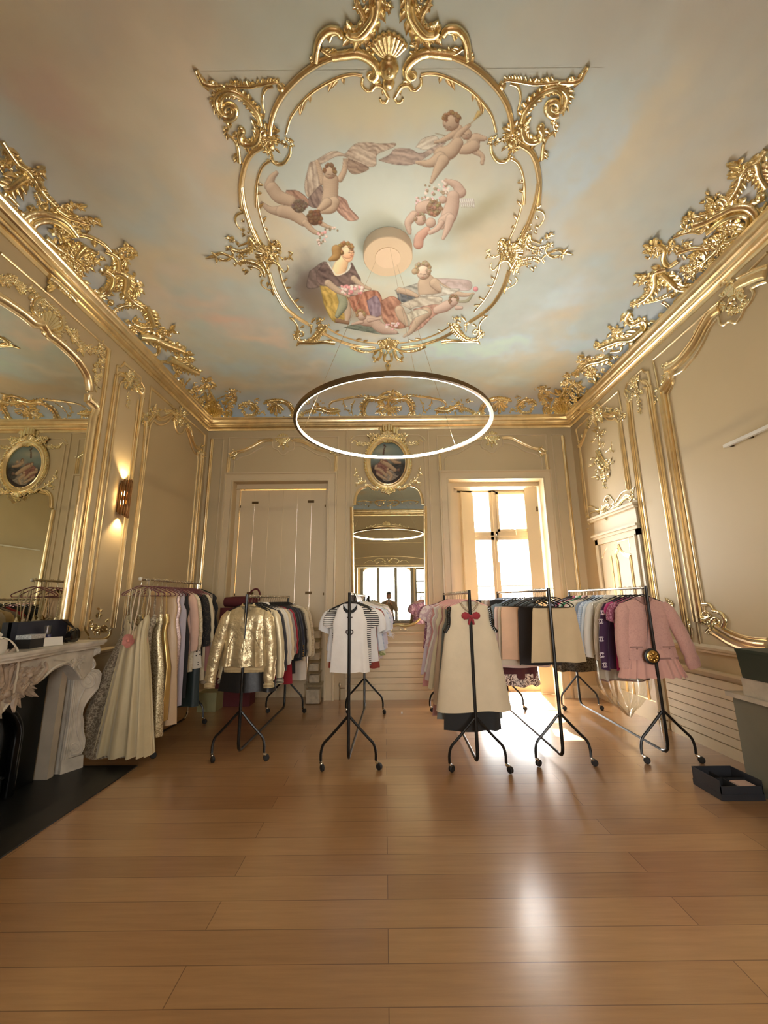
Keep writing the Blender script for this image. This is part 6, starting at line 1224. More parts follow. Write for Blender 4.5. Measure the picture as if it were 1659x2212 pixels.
def make(kind, root, m, L=.62, w=.20, hem=None, d=.042, fold=.014, sl=.5, m2=None, seed=1, neck=(.05, .075, 2), collar=False, rib=None, cuff=None, k=5, sw=0.0, sr=(.062, .044)):
    SW = sw if isinstance(sw, tuple) else (sw, sw)
    """build the parts of one garment under root; z = 0 is the rail"""
    hem = hem or w*1.06; ph = seed*1.7
    if kind in ('top', 'tee', 'jacket', 'shirt', 'coat', 'tank', 'dress', 'shift'):
        b = MB(); wa = w*(.98 if kind in ('tee', 'top', 'jacket', 'shirt', 'coat') else .86)
        shx = w if kind != 'tank' else w*.72
        pr = [(-.088, .070, .022), (-.105, .10, .026), (-.15, shx*.94, .032), (-.185, shx*.98, d*.9), (-.26, wa, d), (-.40, wa*.98, d), (-.088-L, hem, d*1.1)]
        if kind == 'dress': pr = [(-.088, .068, .022), (-.11, .11, .026), (-.15, w*.80, .03), (-.24, w*.74, d*.8), (-.30, w*.88, d), (-.44, w*.80, d), (-.62, w*.98, d*1.15), (-.088-L, hem, d*1.5)]
        if kind == 'shift': pr = [(-.088, .074, .024), (-.12, w*.70, .03), (-.17, w*.76, .034), (-.27, w*.74, d*.9), (-.34, w*.90, d), (-.088-L, hem, d*1.4)]
        gshell(b, pr, 48, fold, k, ph, neck, 22); part(b, 'bodice' if kind in ('dress', 'shift') else 'body', m, root)
        if kind in ('tee', 'top', 'jacket', 'shirt', 'coat'):
            lng = kind in ('jacket', 'shirt', 'coat')
            def f(s):
                b = MB(); q_ = SW[0 if s < 0 else 1]
                if lng: gsleeve(b, s, w*.84, -.150, w+.055+q_, -.175-sl, sr[0], sr[1], .62)
                else: gsleeve(b, s, w*.82, -.150, w+.03+.06*(sl-.4), -.30-.2*(sl-.4), sr[0], sr[0]*.9, .5, k=5)
                q = part(b, 'sleeve', m, root)
                if cuff: b = MB(); gsleeve(b, s, w+.052+q_, -.165-sl, w+.058+q_, -.235-sl, sr[1]*1.02, sr[1]*.95, .66, 0, k=2, bow=0); part(b, 'cuff', cuff, root)
            sides(f)
        if rib: b = MB(); gshell(b, [(-.086-L, hem*.93, d*.95), (-.145-L, hem*.88, d*.9)], 64, .003, 22, 0, None, 4); part(b, 'hem_band', rib, root)
        if collar:
            b = MB(); gshell(b, [(-.062, .060, .024), (-.074, .070, .030), (-.095, .088, .040)], 28, 0, 3, 0, None, 4); part(b, 'collar', m2 or m, root)
        if kind in ('shirt', 'jacket', 'coat'):
            b = MB(); b.tube([(0.0, -d-.004-fold*.3, -.16), (0, -d*1.05-.004-fold*.6, -.3), (0, -d*1.1-.003-fold, -.08-L)], .0035, 5); part(b, 'placket', m2 or m, root)
    elif kind == 'skirt':
        b = MB(); gshell(b, [(-.10, w*.80, .02), (-.13, w*.82, .024), (-.088-L, hem, d*1.3)], 56, fold, k, ph, None, 16); part(b, 'skirt_panel', m, root)
        b = MB(); gshell(b, [(-.094, w*.805, .022), (-.125, w*.82, .026)], 40, 0, 3, 0, None, 3); part(b, 'waistband', m2 or m, root)
    elif kind == 'folded':
        b = MB(); pr = [(-.172, w*.9, .010), (-.182, w*.93, .020), (-.24, w*.95, .026), (-.088-L, hem, .03)]
        gshell(b, pr, 44, fold, k, ph, None, 14); part(b, 'leg', m, root)
        b = MB(); gshell(b, [(-.20, w*.9, .022), (-.088-L*.88, hem*.93, .024)], 44, fold, k, ph+1, None, 10, y0=.012); part(b, 'leg', m, root)
    elif kind == 'gown':
        b = MB(); gshell(b, [(-.36, w*.62, .03), (-.44, w*.70, d*.9), (-.52, w*.62, d*.85), (-.60, w*.66, d), (-.9, w*.95, d*1.2), (-.088-L, hem, d*1.7)], 110, fold, k, ph, (.17, w*.55, 1.1, 'both'), 26, waist=-.54); part(b, 'bodice', m, root)
        for s in (-1, 1):
            b = MB(); b.tube([(s*.10, -.006, -.098), (s*.115, -.02, -.16), (s*w*.54, -.022, -.37)], .004, 5); b.tube([(s*.10, .006, -.098), (s*.11, .02, -.25), (s*w*.5, .022, -.38)], .004, 5); part(b, 'strap', m2 or m, root)
    return root
# ------------------------------------------------------------------ garments, rail by rail from the near end
Wh, Iv, Cr, Bk, Nv = (226, 222, 214), (228, 218, 198), (216, 202, 174), (26, 25, 26), (34, 38, 54)
def rail_pos(r, t):
    x, y0, y1, h, x1 = RK[r]; y = y0+t*(y1-y0); return x+(x1-x)*t, y, h
def hang(r, t, name, label, cat, hk, hl, m, kind, **kw):
    x, y, h = rail_pos(r, t); xo = kw.pop('xo', 0.0); x += kw.pop('xo2', 0.0); tl = kw.pop('tilt', rnd.uniform(-.05, .05)); grp = kw.pop('group')
    g = garment(name, label, cat, x, y, h, grp, tl); make(kind, g, m, **kw)
    if hk: hanger(hk, grp, x, y, h, hl, tl)
    for c_ in (g.children if xo else ()):
        for v in c_.data.vertices: v.co.x += xo*max(0.0, (-v.co.z-.3)/1.3)
    return g
# --- rail 1: gowns
G1 = dict(group='gowns on the gown rail'); H1 = 'burgundy velvet hanger on the gown rail by the mirror wall'
PG = cloth('pale gold pleated chiffon', (204, 190, 152), rough=.5, metal=.15, sheen=.4)
g = hang(1, .012, 'evening_gown', 'pale gold pleated gown with deep V neck and pink rose at the waist', 'gown', 'burgundy', H1, PG, 'gown', L=1.55, w=.19, hem=.29, d=.06, fold=.03, k=13, tilt=-.12, **G1)
ROSE = cloth('dusty pink silk', (224, 150, 138), rough=.6)
b = MB()
for i in range(16):
    a = i*2.4; r_ = .012+.0028*i; c = np.array([r_*.5*math.cos(a), -.085-.012*(1-i/16), -.60+r_*.5*math.sin(a)])
    D = np.array([math.cos(a), -.2, math.sin(a)]); Bv = np.array([-math.sin(a), 0, math.cos(a)])
    vs = [c-Bv*.02, c+Bv*.02, c+Bv*.026+D*.034, c+D*.044+np.array([0, -.008, 0]), c-Bv*.026+D*.034]; b.add(vs, [(0, 1, 2, 3, 4)])
b.ball((0, -.1, -.60), .016, 8); part(b, 'rose', ROSE, g)
b = MB(); gshell(b, [(-.585, .124, .052), (-.63, .128, .056)], 40, .002, 9, 0, None, 3); part(b, 'sash', cloth('blush ribbon', (226, 176, 150)), g)
b = MB()
for s in (-1, 1): b.tube([(s*.02, -.03, -.10), (s*.03, -.05, -.3), (s*.012, -.07, -.56)], .006, 5); 
part(b, 'ribbon_tie', cloth('pale ribbon', (228, 208, 180)), g)
hang(1, .07, 'evening_gown', 'sheer silver beaded gown trailing to the floor behind the pale gold one', 'gown', 'burgundy', H1, cloth('silver bead net', (132, 118, 100), 'lace', (196, 184, 160), 40, .5, .3, alpha=.8), 'gown', L=1.58, w=.24, hem=.34, d=.05, fold=.02, k=9, tilt=.05, xo=-.2, **G1)
hang(1, .17, 'evening_gown', 'bronze sequinned gown third from the near end of the gown rail', 'gown', 'burgundy', H1, cloth('bronze sequins', (120, 100, 66), 'sequin', (220, 206, 168), 160, .35, .7), 'gown', L=1.46, w=.22, hem=.26, d=.035, fold=.012, **G1)
hang(1, .235, 'evening_gown', 'shiny gold lame gown between the bronze sequinned and champagne gowns', 'gown', 'burgundy', H1, cloth('gold lame', (206, 176, 112), rough=.28, metal=.75), 'gown', L=1.34, w=.24, hem=.24, d=.035, fold=.016, k=8, **G1)
hang(1, .30, 'evening_gown', 'plain champagne satin gown with a floor length skirt on the gown rail', 'gown', 'burgundy', H1, cloth('champagne satin', (206, 176, 138), rough=.4, sheen=.2), 'dress', L=1.40, w=.23, hem=.30, d=.035, fold=.014, k=4, **G1)
hang(1, .36, 'evening_dress', 'pink silver sequinned dress beside the lilac gown on the gown rail', 'dress', 'burgundy', H1, cloth('rose sequins', (166, 132, 124), 'sequin', (236, 214, 206), 150, .4, .5), 'dress', L=1.0, w=.23, hem=.22, d=.03, **G1)
hang(1, .42, 'evening_gown', 'smooth lilac sleeveless gown in the middle of the gown rail', 'gown', 'burgundy', H1, cloth('lilac crepe', (188, 180, 190)), 'shift', L=1.26, w=.25, hem=.25, d=.034, **G1)
hang(1, .48, 'evening_dress', 'long black sleeveless dress next to the lilac gown', 'dress', 'burgundy', H1, cloth('black crepe', Bk), 'dress', L=1.2, w=.25, hem=.25, d=.034, **G1)
hang(1, .545, 'blouse', 'blush pink long sleeved blouse on the gown rail', 'blouse', 'burgundy', H1, cloth('blush georgette', (222, 184, 164)), 'jacket', L=.74, w=.21, sl=.62, d=.034, **G1)
hang(1, .605, 'jacket', 'ivory embroidered long sleeved jacket on the gown rail', 'jacket', 'burgundy', H1, cloth('ivory embroidery', (222, 208, 178), 'floral', (196, 178, 140), 30, ratio=.55), 'jacket', L=.95, w=.21, sl=.60, d=.034, **G1)
hang(1, .66, 'dress', 'white dress scattered with black spots on the gown rail', 'dress', 'burgundy', H1, cloth('black spotted voile', (222, 212, 194), 'dots', (34, 30, 30), 26, ratio=.26), 'dress', L=.92, w=.25, hem=.30, d=.034, fold=.016, **G1)
hang(1, .715, 'skirt', 'dark bottle green floor length skirt hanging low on the gown rail', 'skirt', 'burgundy', H1, cloth('bottle green satin', (24, 40, 38), rough=.5), 'dress', L=1.36, w=.24, hem=.27, d=.032, **G1)
hang(1, .765, 'blouse', 'black lace long sleeved top on the gown rail', 'top', 'burgundy', H1, cloth('black lace', (26, 24, 24), 'lace', (92, 78, 62), 60, ratio=.6), 'jacket', L=.8, w=.22, sl=.6, d=.032, **G1)
hang(1, .82, 'jacket', 'plain cream three quarter sleeve jacket near the far end of the gown rail', 'jacket', 'burgundy', H1, cloth('cream wool', (222, 206, 172)), 'jacket', L=1.1, w=.23, sl=.56, d=.034, **G1)
hang(1, .875, 'evening_gown', 'dusty rose gown near the far end of the gown rail', 'gown', 'burgundy', H1, cloth('dusty rose satin', (168, 116, 108), rough=.5), 'shift', L=1.0, w=.27, hem=.26, d=.032, **G1)
g = hang(1, .93, 'garment_bag', 'clear plastic garment bag over a pale dress at the far end of the gown rail', 'garment bag', None, None, cloth('pale organza', (200, 184, 160), alpha=.55), 'shift', L=1.16, w=.29, hem=.27, d=.034, **G1)
for s in (-1, 1): b = MB(); b.tube([(s*.08, -.03, -.1), (s*.22, -.035, -.17), (s*.255, -.04, -.6), (s*.27, -.05, -1.24)], .004, 5); part(b, 'piped_edge', mat('white piping', (232, 224, 208), .5), g)
hang(1, .985, 'evening_dress', 'black dress last on the far end of the gown rail', 'dress', 'black', 'black hanger at the far end of the gown rail', MATS['black crepe'], 'dress', L=1.0, w=.32, hem=.30, d=.032, **G1)

# --- rail 2: jackets
G2 = dict(group='jackets on the rail in front of the shuttered window'); H2 = 'black hanger on the jacket rail in front of the shuttered window'
GL = cloth('crinkled gold leather', (208, 190, 150), rough=.36, metal=.6, sheen=0, var=.2); n, l, bb_ = nodes(GL)
for q in n:
    if q.bl_idname == 'ShaderNodeBump': q.inputs['Strength'].default_value = .9; q.inputs['Distance'].default_value = .02
GRIB = cloth('gold striped rib', (206, 186, 142), 'stripes', (150, 126, 86), 24, .6, .2); CRIB = cloth('black and cream rib', (30, 28, 28), 'stripes', (220, 208, 178), 22)
g = hang(2, .035, 'bomber_jacket', 'shiny gold leather bomber jacket at the front of its rail', 'jacket', 'black', H2, GL, 'jacket', L=.60, w=.215, hem=.235, d=.062, fold=.022, sl=.66, k=9, rib=GRIB, cuff=GRIB, sw=(.075, -.02), sr=(.078, .058), neck=(.07, .075, 2), tilt=-.02, **G2)
b = MB()
for s in (-1, 1): b.tube([(s*.16, -.078, -.5), (s*.11, -.084, -.40)], .004, 5)
part(b, 'pocket_welt', cloth('dark gold leather', (120, 96, 60), rough=.4, metal=.5), g)
b = MB(); gshell(b, [(-.070, .062, .026), (-.10, .086, .042)], 32, .002, 12, 0, (.03, .06, 2), 3); part(b, 'collar', GL, g)
hang(2, .095, 'leather_skirt', 'black leather skirt showing below the gold bomber jacket', 'skirt', 'black', H2, cloth('black leather', (28, 27, 27), rough=.4, sheen=0), 'shift', L=.86, w=.22, hem=.30, d=.045, fold=.016, **G2)
hang(2, .15, 'bomber_jacket', 'cream gold bomber jacket with black striped cuffs behind the shiny gold one', 'jacket', 'black', H2, cloth('pale gold satin', (218, 202, 164), rough=.4, metal=.3), 'jacket', L=.6, w=.25, sl=.66, d=.04, cuff=CRIB, rib=CRIB, **G2)
hang(2, .21, 'coat', 'charcoal wool coat with piped edge on the jacket rail', 'coat', 'black', H2, cloth('charcoal wool', (52, 52, 58)), 'coat', L=.74, w=.25, sl=.62, d=.04, **G2)
hang(2, .27, 'jacket', 'ivory collarless jacket on the jacket rail beside the charcoal coat', 'jacket', 'black', H2, cloth('ivory boucle', (226, 216, 196)), 'jacket', L=.62, w=.25, sl=.56, d=.04, **G2)
hang(2, .325, 'shirt', 'white long shirt on the jacket rail', 'shirt', 'black', H2, cloth('white cotton', Wh), 'shirt', L=.66, w=.25, sl=.58, d=.036, collar=True, **G2)
hang(2, .38, 'jacket', 'cream pleated front jacket in the middle of the jacket rail', 'jacket', 'black', H2, cloth('cream crepe', (222, 204, 168)), 'jacket', L=.60, w=.26, sl=.54, d=.038, **G2)
hang(2, .435, 'jacket', 'soft grey jacket between the cream and red ones', 'jacket', 'black', H2, cloth('soft grey wool', (150, 140, 136)), 'jacket', L=.62, w=.26, sl=.5, d=.036, **G2)
hang(2, .49, 'coat', 'bright red long coat in the middle of the jacket rail', 'coat', 'black', H2, cloth('red wool', (158, 26, 44)), 'coat', L=.92, w=.26, sl=.5, d=.038, hem=.30, **G2)
hang(2, .545, 'blazer', 'plain black blazer next to the red coat', 'blazer', 'black', H2, cloth('black wool', (24, 24, 26)), 'coat', L=.9, w=.26, sl=.56, d=.036, **G2)
g = hang(2, .60, 'coat', 'black coat with a column of gold buttons on its cuff', 'coat', 'black', H2, cloth('black melton', (22, 23, 26)), 'coat', L=.84, w=.27, sl=.60, d=.036, **G2)
b = MB()
for k in range(5): b.ball((.385, -.03, -.60-.028*k), .008, 6)
part(b, 'gold_buttons', mat('gold metal', (206, 166, 90), .3, 1.0), g)
hang(2, .655, 'jacket', 'dark navy jacket on the jacket rail past the black coats', 'jacket', 'black', H2, cloth('navy wool', Nv), 'jacket', L=.7, w=.28, sl=.56, d=.036, **G2)
hang(2, .71, 'jacket', 'black laced leather jacket on the far half of the jacket rail', 'jacket', 'black', H2, MATS['black leather'], 'jacket', L=.62, w=.29, sl=.58, d=.036, **G2)
hang(2, .765, 'jacket', 'grey marled bomber on the far half of the jacket rail', 'jacket', 'black', H2, cloth('grey marl', (150, 140, 122), 'floral', (60, 56, 52), 22, ratio=.6), 'jacket', L=.66, w=.29, sl=.58, d=.036, **G2)
hang(2, .825, 'fur_jacket', 'fluffy cream jacket near the far end of the jacket rail', 'jacket', 'black', H2, cloth('cream fleece', (206, 192, 160), rough=1, sheen=.8), 'jacket', L=.74, w=.31, sl=.6, d=.045, fold=.01, k=13, **G2)
hang(2, .895, 'fur_jacket', 'thick beige fur jacket last but one on the jacket rail', 'jacket', 'black', H2, cloth('beige fur', (198, 182, 150), 'floral', (150, 132, 104), 50, rough=1, sheen=.9, ratio=.55), 'jacket', L=.66, w=.33, sl=.62, d=.045, fold=.012, k=17, **G2)
hang(2, .955, 'dress', 'long ivory dress at the far end of the jacket rail', 'dress', 'black', H2, cloth('ivory crepe', (222, 214, 198)), 'shift', L=1.02, w=.32, hem=.3, d=.036, **G2)

# --- rail 3: white tops
G3 = dict(group='tops on the rail in front of the pier mirror'); H3 = 'black hanger on the rail of white tops'; W3 = 'white hanger on the rail of white tops'
WJ = cloth('white jersey', (232, 228, 222))
g = hang(3, .03, 'tank_top', 'white vest with a small heart emblem at the front of the middle rail', 'top', 'black', H3, WJ, 'tank', L=.64, w=.195, hem=.190, d=.036, fold=.012, neck=(.10, .10, 2), tilt=0.0, **G3)
b = MB(); gshell(b, [(-.092, .068, .020), (-.175, .10, .022)], 30, 0, 3, 0, (.06, .07, 2), 6, y0=.012); part(b, 'back_neck', cloth('black jersey', (28, 26, 26)), g)
b = MB(); b.box(-.018, .018, .004, .008, -.15, -.115); part(b, 'neck_label', mat('white label', (222, 216, 204), .8), g, 0)
hp = [(16*math.sin(t)**3/16*.034, (13*math.cos(t)-5*math.cos(2*t)-2*math.cos(3*t)-math.cos(4*t))/16*.034) for t in np.linspace(0, 2*math.pi, 30)[:-1]]
b = MB(); b.tube([(x, -.051, -.36+z_) for x, z_ in hp], .0055, 6, closed=True); part(b, 'heart_emblem', cloth('dark embroidery', (60, 40, 36)), g)
b = MB(); b.box(-.028, .028, -.046, -.042, -.222, -.212); part(b, 'chest_label', MATS['dark embroidery'], g, 0)
hang(3, .10, 'striped_top', 'black and white striped T-shirt behind the white vest', 'top', 'black', H3, cloth('black white stripe', (232, 228, 222), 'stripes', (28, 28, 36), 16, ratio=.55), 'tee', L=.60, w=.20, hem=.195, d=.036, sr=(.055, .045), **G3)
hang(3, .17, 'top', 'white T-shirt with soft flared sleeves on the middle rail', 'top', 'black', H3, cloth('white crepe', (226, 224, 222)), 'tee', L=.58, w=.25, sl=.75, d=.036, **G3)
hang(3, .24, 'top', 'rust red top showing below the white tops on the middle rail', 'top', 'black', H3, cloth('rust jersey', (140, 56, 42)), 'tee', L=.66, w=.25, sl=.4, hem=.27, d=.036, **G3)
hang(3, .31, 'blouse', 'white blouse with pale blue ruffled sleeves on the middle rail', 'blouse', 'white', W3, cloth('white poplin', (222, 226, 232)), 'tee', L=.5, w=.29, sl=.85, d=.04, fold=.02, k=9, **G3)
hang(3, .375, 'shirt', 'white and light blue striped shirt on the middle rail', 'shirt', 'white', W3, cloth('blue stripe cotton', (226, 230, 236), 'stripes', (150, 172, 206), 22, ratio=.6), 'tee', L=.52, w=.30, sl=.7, d=.036, collar=True, **G3)
hang(3, .44, 'top', 'lilac white flutter sleeve top on the middle rail', 'top', 'white', W3, cloth('lilac white voile', (218, 214, 228)), 'tee', L=.52, w=.31, sl=.9, d=.036, fold=.02, k=8, **G3)
hang(3, .505, 'top', 'green leaf printed top on the middle rail', 'top', 'white', W3, cloth('green leaf print', (150, 156, 96), 'floral', (214, 210, 170), 18, ratio=.52), 'tee', L=.60, w=.30, sl=.5, d=.036, **G3)
hang(3, .57, 'top', 'dark rust sleeveless top on the far half of the middle rail', 'top', 'white', W3, MATS['rust jersey'], 'tank', L=.62, w=.34, hem=.27, d=.034, **G3)
g = hang(3, .635, 'feather_top', 'white top with a feathered shoulder on the far half of the middle rail', 'top', 'white', W3, MATS['lilac white voile'], 'tee', L=.5, w=.32, sl=.7, d=.036, fold=.02, k=11, **G3)
b = MB()
for k in range(150):
    z_ = rnd.uniform(-.48, -.16); s = rnd.choice((-1, 1)); x_ = s*(.34+rnd.uniform(-.03, .03)); b.tube([(x_, rnd.uniform(-.03, .03), z_), (x_+s*rnd.uniform(.02, .07), rnd.uniform(-.06, .06), z_-rnd.uniform(.0, .06))], [.004, .0008], 4)
part(b, 'feathers', mat('white feather', (236, 236, 240), .9), g)
hang(3, .70, 'top', 'pale pink silky top on the far half of the middle rail', 'top', 'white', W3, cloth('pale pink silk', (226, 190, 192), rough=.4), 'tee', L=.46, w=.32, sl=.6, d=.034, **G3)
hang(3, .765, 'blouse', 'dotted white blouse with a hanging price tag on the middle rail', 'blouse', 'white', W3, cloth('dotted voile', (228, 222, 216), 'dots', (150, 120, 116), 60, ratio=.2), 'tank', L=.70, w=.36, hem=.26, d=.034, **G3)
hang(3, .83, 'blouse', 'beige sleeveless blouse near the far end of the middle rail', 'blouse', 'white', W3, cloth('beige viscose', (206, 190, 162)), 'tee', L=.5, w=.31, d=.034, **G3)
hang(3, .90, 'blouse', 'white long blouse at the far end of the middle rail', 'blouse', 'white', W3, MATS['white crepe'], 'tee', L=.6, w=.31, d=.034, **G3)
x, y, h = rail_pos(3, .3)
b = MB(); 
for i, xx in enumerate(np.linspace(-.02, .02, 5)): pass
vs = []; fsv = []
for i in range(15):
    yy = 4.45+.85*i/14; sag = .05+.02*math.sin(i*1.3)
    for j, (dx, dz) in enumerate(((-.05, -sag-.05), (-.024, -.01), (0, .016), (.024, -.01), (.05, -sag-.07))): vs.append((x+dx+.006*math.sin(i*2), yy, h+dz+.004*math.sin(i*3+j)))
b.add(vs, [(i*5+j, i*5+j+1, i*5+j+6, i*5+j+5) for i in range(14) for j in range(4)]); o = b.build('scarf', cloth('silver pink satin', (206, 190, 188), rough=.25, metal=.4)); tag(o, 'silvery pink scarf laid along the top of the middle rail', 'scarf')

# --- rail 4: dresses
G4 = dict(group='dresses on the rail with the bow front dress'); H4 = 'pink plastic hanger on the rail behind the cream bow front dress'
CD = cloth('cream crepe wool', (214, 198, 168))
g = hang(4, .03, 'dress', 'cream sleeveless A-line dress with jewelled armholes and a red bow at the neck', 'dress', 'pink', H4, CD, 'shift', L=.98, w=.262, hem=.345, d=.05, fold=.014, k=4, neck=(.05, .085, 2), tilt=.04, **G4)
GEM = mat('dark faceted stones', (56, 54, 50), .15, .6, var=.6, vscale=60)
for s in (-1, 1):
    b = MB()
    for i, (x_, z_) in enumerate(spline([(s*.195, -.15), (s*.205, -.20), (s*.205, -.26), (s*.215, -.32), (s*.245, -.36)], 13)): b.lathe([(.004, -.014), (.021, 0), (.004, .014)], (x_, -.028, z_), 6, (s*.3, -1, .4))
    part(b, 'jewelled_armhole', GEM, g)
b = MB()
for t in np.linspace(-1, 1, 17): b.ball((.085*t, -.036-.012*(1-t*t), -.10-.075*(1-t*t)), .0115, 6)
part(b, 'beaded_neckline', mat('pale beads', (196, 176, 150), .3, .4), g)
b = MB(); RB = cloth('red velvet bow', (150, 40, 50))
for s in (-1, 1): b.lathe([(.008, 0), (.03, .03), (.036, .06), (.02, .085), (.004, .09)], (0, -.07, -.225), 10, (s, 0, .12), sx=1, sy=.45); b.tube([(0, -.068, -.23), (s*.014, -.07, -.26), (s*.025, -.066, -.30)], [.008, .014, .010], 6)
b.ball((0, -.078, -.225), .017, 8); part(b, 'bow', RB, g)
hang(4, .10, 'dress', 'black straight dress showing below the cream bow front dress', 'dress', 'pink', H4, cloth('black poplin', (38, 37, 36)), 'shift', L=1.18, w=.25, hem=.27, d=.042, **G4)
hang(4, .165, 'dress', 'grey blue long dress just behind the cream and black ones', 'dress', 'pink', H4, cloth('slate chiffon', (112, 116, 112)), 'shift', L=1.12, w=.26, hem=.32, d=.038, **G4)
hang(4, .235, 'dress', 'beige chiffon dress on the bow dress rail', 'dress', 'pink', H4, cloth('beige chiffon', (206, 182, 156)), 'shift', L=1.02, w=.27, hem=.33, d=.038, fold=.02, k=8, **G4)
hang(4, .305, 'dress', 'dusty pink long dress on the bow dress rail', 'dress', 'pink', H4, cloth('dusty pink crepe', (176, 128, 124)), 'shift', L=1.16, w=.27, hem=.34, d=.036, **G4)
hang(4, .375, 'dress', 'pleated cream dress on the bow dress rail', 'dress', 'pink', H4, cloth('cream pleats', (216, 204, 172)), 'dress', L=.92, w=.30, hem=.36, d=.038, fold=.02, k=15, **G4)
hang(4, .445, 'dress', 'pale mauve dress on the bow dress rail', 'dress', 'pink', H4, cloth('pale mauve voile', (206, 186, 182)), 'dress', L=.86, w=.31, hem=.38, d=.036, fold=.02, k=8, **G4)
hang(4, .515, 'dress', 'white cotton dress on the bow dress rail', 'dress', 'pink', H4, MATS['white cotton'], 'dress', L=.8, w=.32, hem=.38, d=.036, fold=.02, k=9, **G4)
hang(4, .585, 'dress', 'rose pink dress on the far half of the bow dress rail', 'dress', 'pink', H4, cloth('rose cotton', (206, 150, 148)), 'dress', L=.98, w=.33, hem=.40, d=.034, **G4)
hang(4, .66, 'blouse', 'pale pink flower printed blouse on the far half of the bow dress rail', 'blouse', 'pink', H4, cloth('magenta flower print', (206, 176, 180), 'floral', (230, 214, 208), 16, ratio=.5), 'tee', L=.55, w=.32, d=.034, **G4)
hang(4, .735, 'dress', 'lilac white dress near the far end of the bow dress rail', 'dress', 'pink', H4, MATS['lilac white voile'], 'dress', L=.9, w=.34, hem=.40, d=.034, fold=.02, **G4)
hang(4, .81, 'blouse', 'dark flower printed blouse near the far end of the bow dress rail', 'blouse', 'black', 'black hanger at the far end of the bow dress rail', cloth('dark flower print', (140, 90, 112), 'floral', (206, 170, 180), 20, ratio=.55), 'tee', L=.6, w=.33, d=.034, **G4)

# --- rail 5: trousers, skirts and empty hangers
G5 = dict(group='clothes on the rail in front of the open window'); H5 = 'empty black hanger on the rail in front of the open window'; B5 = 'pale blue hanger on the rail in front of the open window'; K5 = 'black clip hanger holding clothes on the rail in front of the open window'
x, y, h = rail_pos(5, .0)
for k in range(9): xx, yy, hh = rail_pos(5, .025+.03*k+(.02 if k > 0 else 0)); hanger('black', G5['group'], xx, yy, hh, H5, rnd.uniform(-.25, .25))
g = hang(5, .045, 'skirt', 'wide beige cotton skirt at the front of the window rail', 'skirt', 'black', K5, cloth('beige cotton', (200, 176, 138)), 'folded', L=.60, w=.235, hem=.275, d=.03, fold=.012, k=3, xo2=.07, **G5)
hang(5, .32, 'trousers', 'folded black trousers behind the beige skirt', 'trousers', 'black', K5, cloth('black gabardine', (34, 28, 28)), 'folded', L=.70, w=.22, hem=.23, d=.03, xo2=.08, **G5)
hang(5, .385, 'trousers', 'folded peach trousers on the window rail', 'trousers', 'black', K5, cloth('peach linen', (226, 184, 150)), 'folded', L=.66, w=.30, hem=.30, **G5)
hang(5, .46, 'trousers', 'folded cream trousers on the window rail', 'trousers', 'black', K5, cloth('cream linen', (214, 200, 176)), 'folded', L=.74, w=.30, hem=.31, **G5)
hang(5, .515, 'blouse', 'pale pink tie blouse on the window rail', 'blouse', 'black', K5, cloth('pale pink cotton', (222, 196, 184)), 'folded', L=.78, w=.32, hem=.32, **G5)
hang(5, .57, 'top', 'grey blue T-shirt on the window rail', 'top', 'blue', B5, cloth('grey blue jersey', (122, 138, 148)), 'tee', L=.60, w=.26, d=.034, **G5)
hang(5, .63, 'skirt', 'black fringed tulle skirt on the window rail', 'skirt', 'blue', B5, cloth('black tulle', (30, 28, 28)), 'skirt', L=.56, w=.36, hem=.36, d=.034, **G5)
hang(5, .69, 'skirt', 'grey beige skirt with a faded black edge on the window rail', 'skirt', 'blue', B5, cloth('dusty taupe', (176, 150, 138)), 'skirt', L=.6, w=.36, hem=.38, d=.034, **G5)
hang(5, .75, 'skirt', 'white raw hem skirt on the window rail', 'skirt', 'blue', B5, cloth('white denim', (220, 208, 198)), 'skirt', L=.66, w=.38, hem=.40, d=.034, **G5)
hang(5, .81, 'skirt', 'beige linen skirt on the far half of the window rail', 'skirt', 'blue', B5, cloth('beige linen', (200, 180, 150)), 'skirt', L=.76, w=.40, hem=.38, d=.034, **G5)
g = hang(5, .87, 'lace_skirt', 'long black to maroon skirt with white lace hem on the window rail', 'skirt', 'blue', B5, cloth('black maroon ombre', (28, 25, 26), 'ombre', (84, 36, 42), .75), 'skirt', L=1.02, w=.46, hem=.40, d=.05, fold=.03, k=7, **G5)
LACE = cloth('white lace edge', (60, 34, 36), 'lace', (232, 222, 214), 34, ratio=.48, alpha=1.0)
b = MB(); gshell(b, [(-1.05, .40, .07), (-1.20, .415, .075)], 110, .035, 7, 1.7, None, 6); part(b, 'lace_hem', LACE, g)
hang(5, .94, 'blouse', 'dark red blouse at the far end of the window rail', 'blouse', 'blue', B5, cloth('dark red silk', (110, 34, 44)), 'tee', L=.5, w=.36, d=.034, **G5)

# --- rail 6: shirts and jackets
G6 = dict(group='clothes on the rail by the side door wall'); H6 = 'black hanger on the rail by the side door wall'
PK = cloth('pink tweed', (206, 160, 148), 'floral', (196, 150, 140), 60, ratio=.55, rough=.9)
g = hang(6, .045, 'jacket', 'pink collarless jacket over a pleated pink skirt at the front of the shirt rail', 'jacket', 'black', H6, PK, 'jacket', L=.60, w=.235, hem=.275, d=.05, fold=.010, sl=.60, neck=(.07, .085, 2), sw=(-.04, .14), sr=(.075, .068), k=4, tilt=.02, **G6)
b = MB(); gshell(b, [(-.60, .24, .045), (-.70, .27, .05), (-.86, .335, .075)], 140, .016, 21, 0, None, 8); part(b, 'pleated_skirt', cloth('pink pleated chiffon', (214, 164, 150)), g)
TR = cloth('pink grey braid', (150, 112, 104))
b = MB(); gshell(b, [(-.672, .278, .058), (-.690, .280, .059)], 60, .004, 9, 1, None, 3); part(b, 'braid_hem', TR, g)
b = MB()
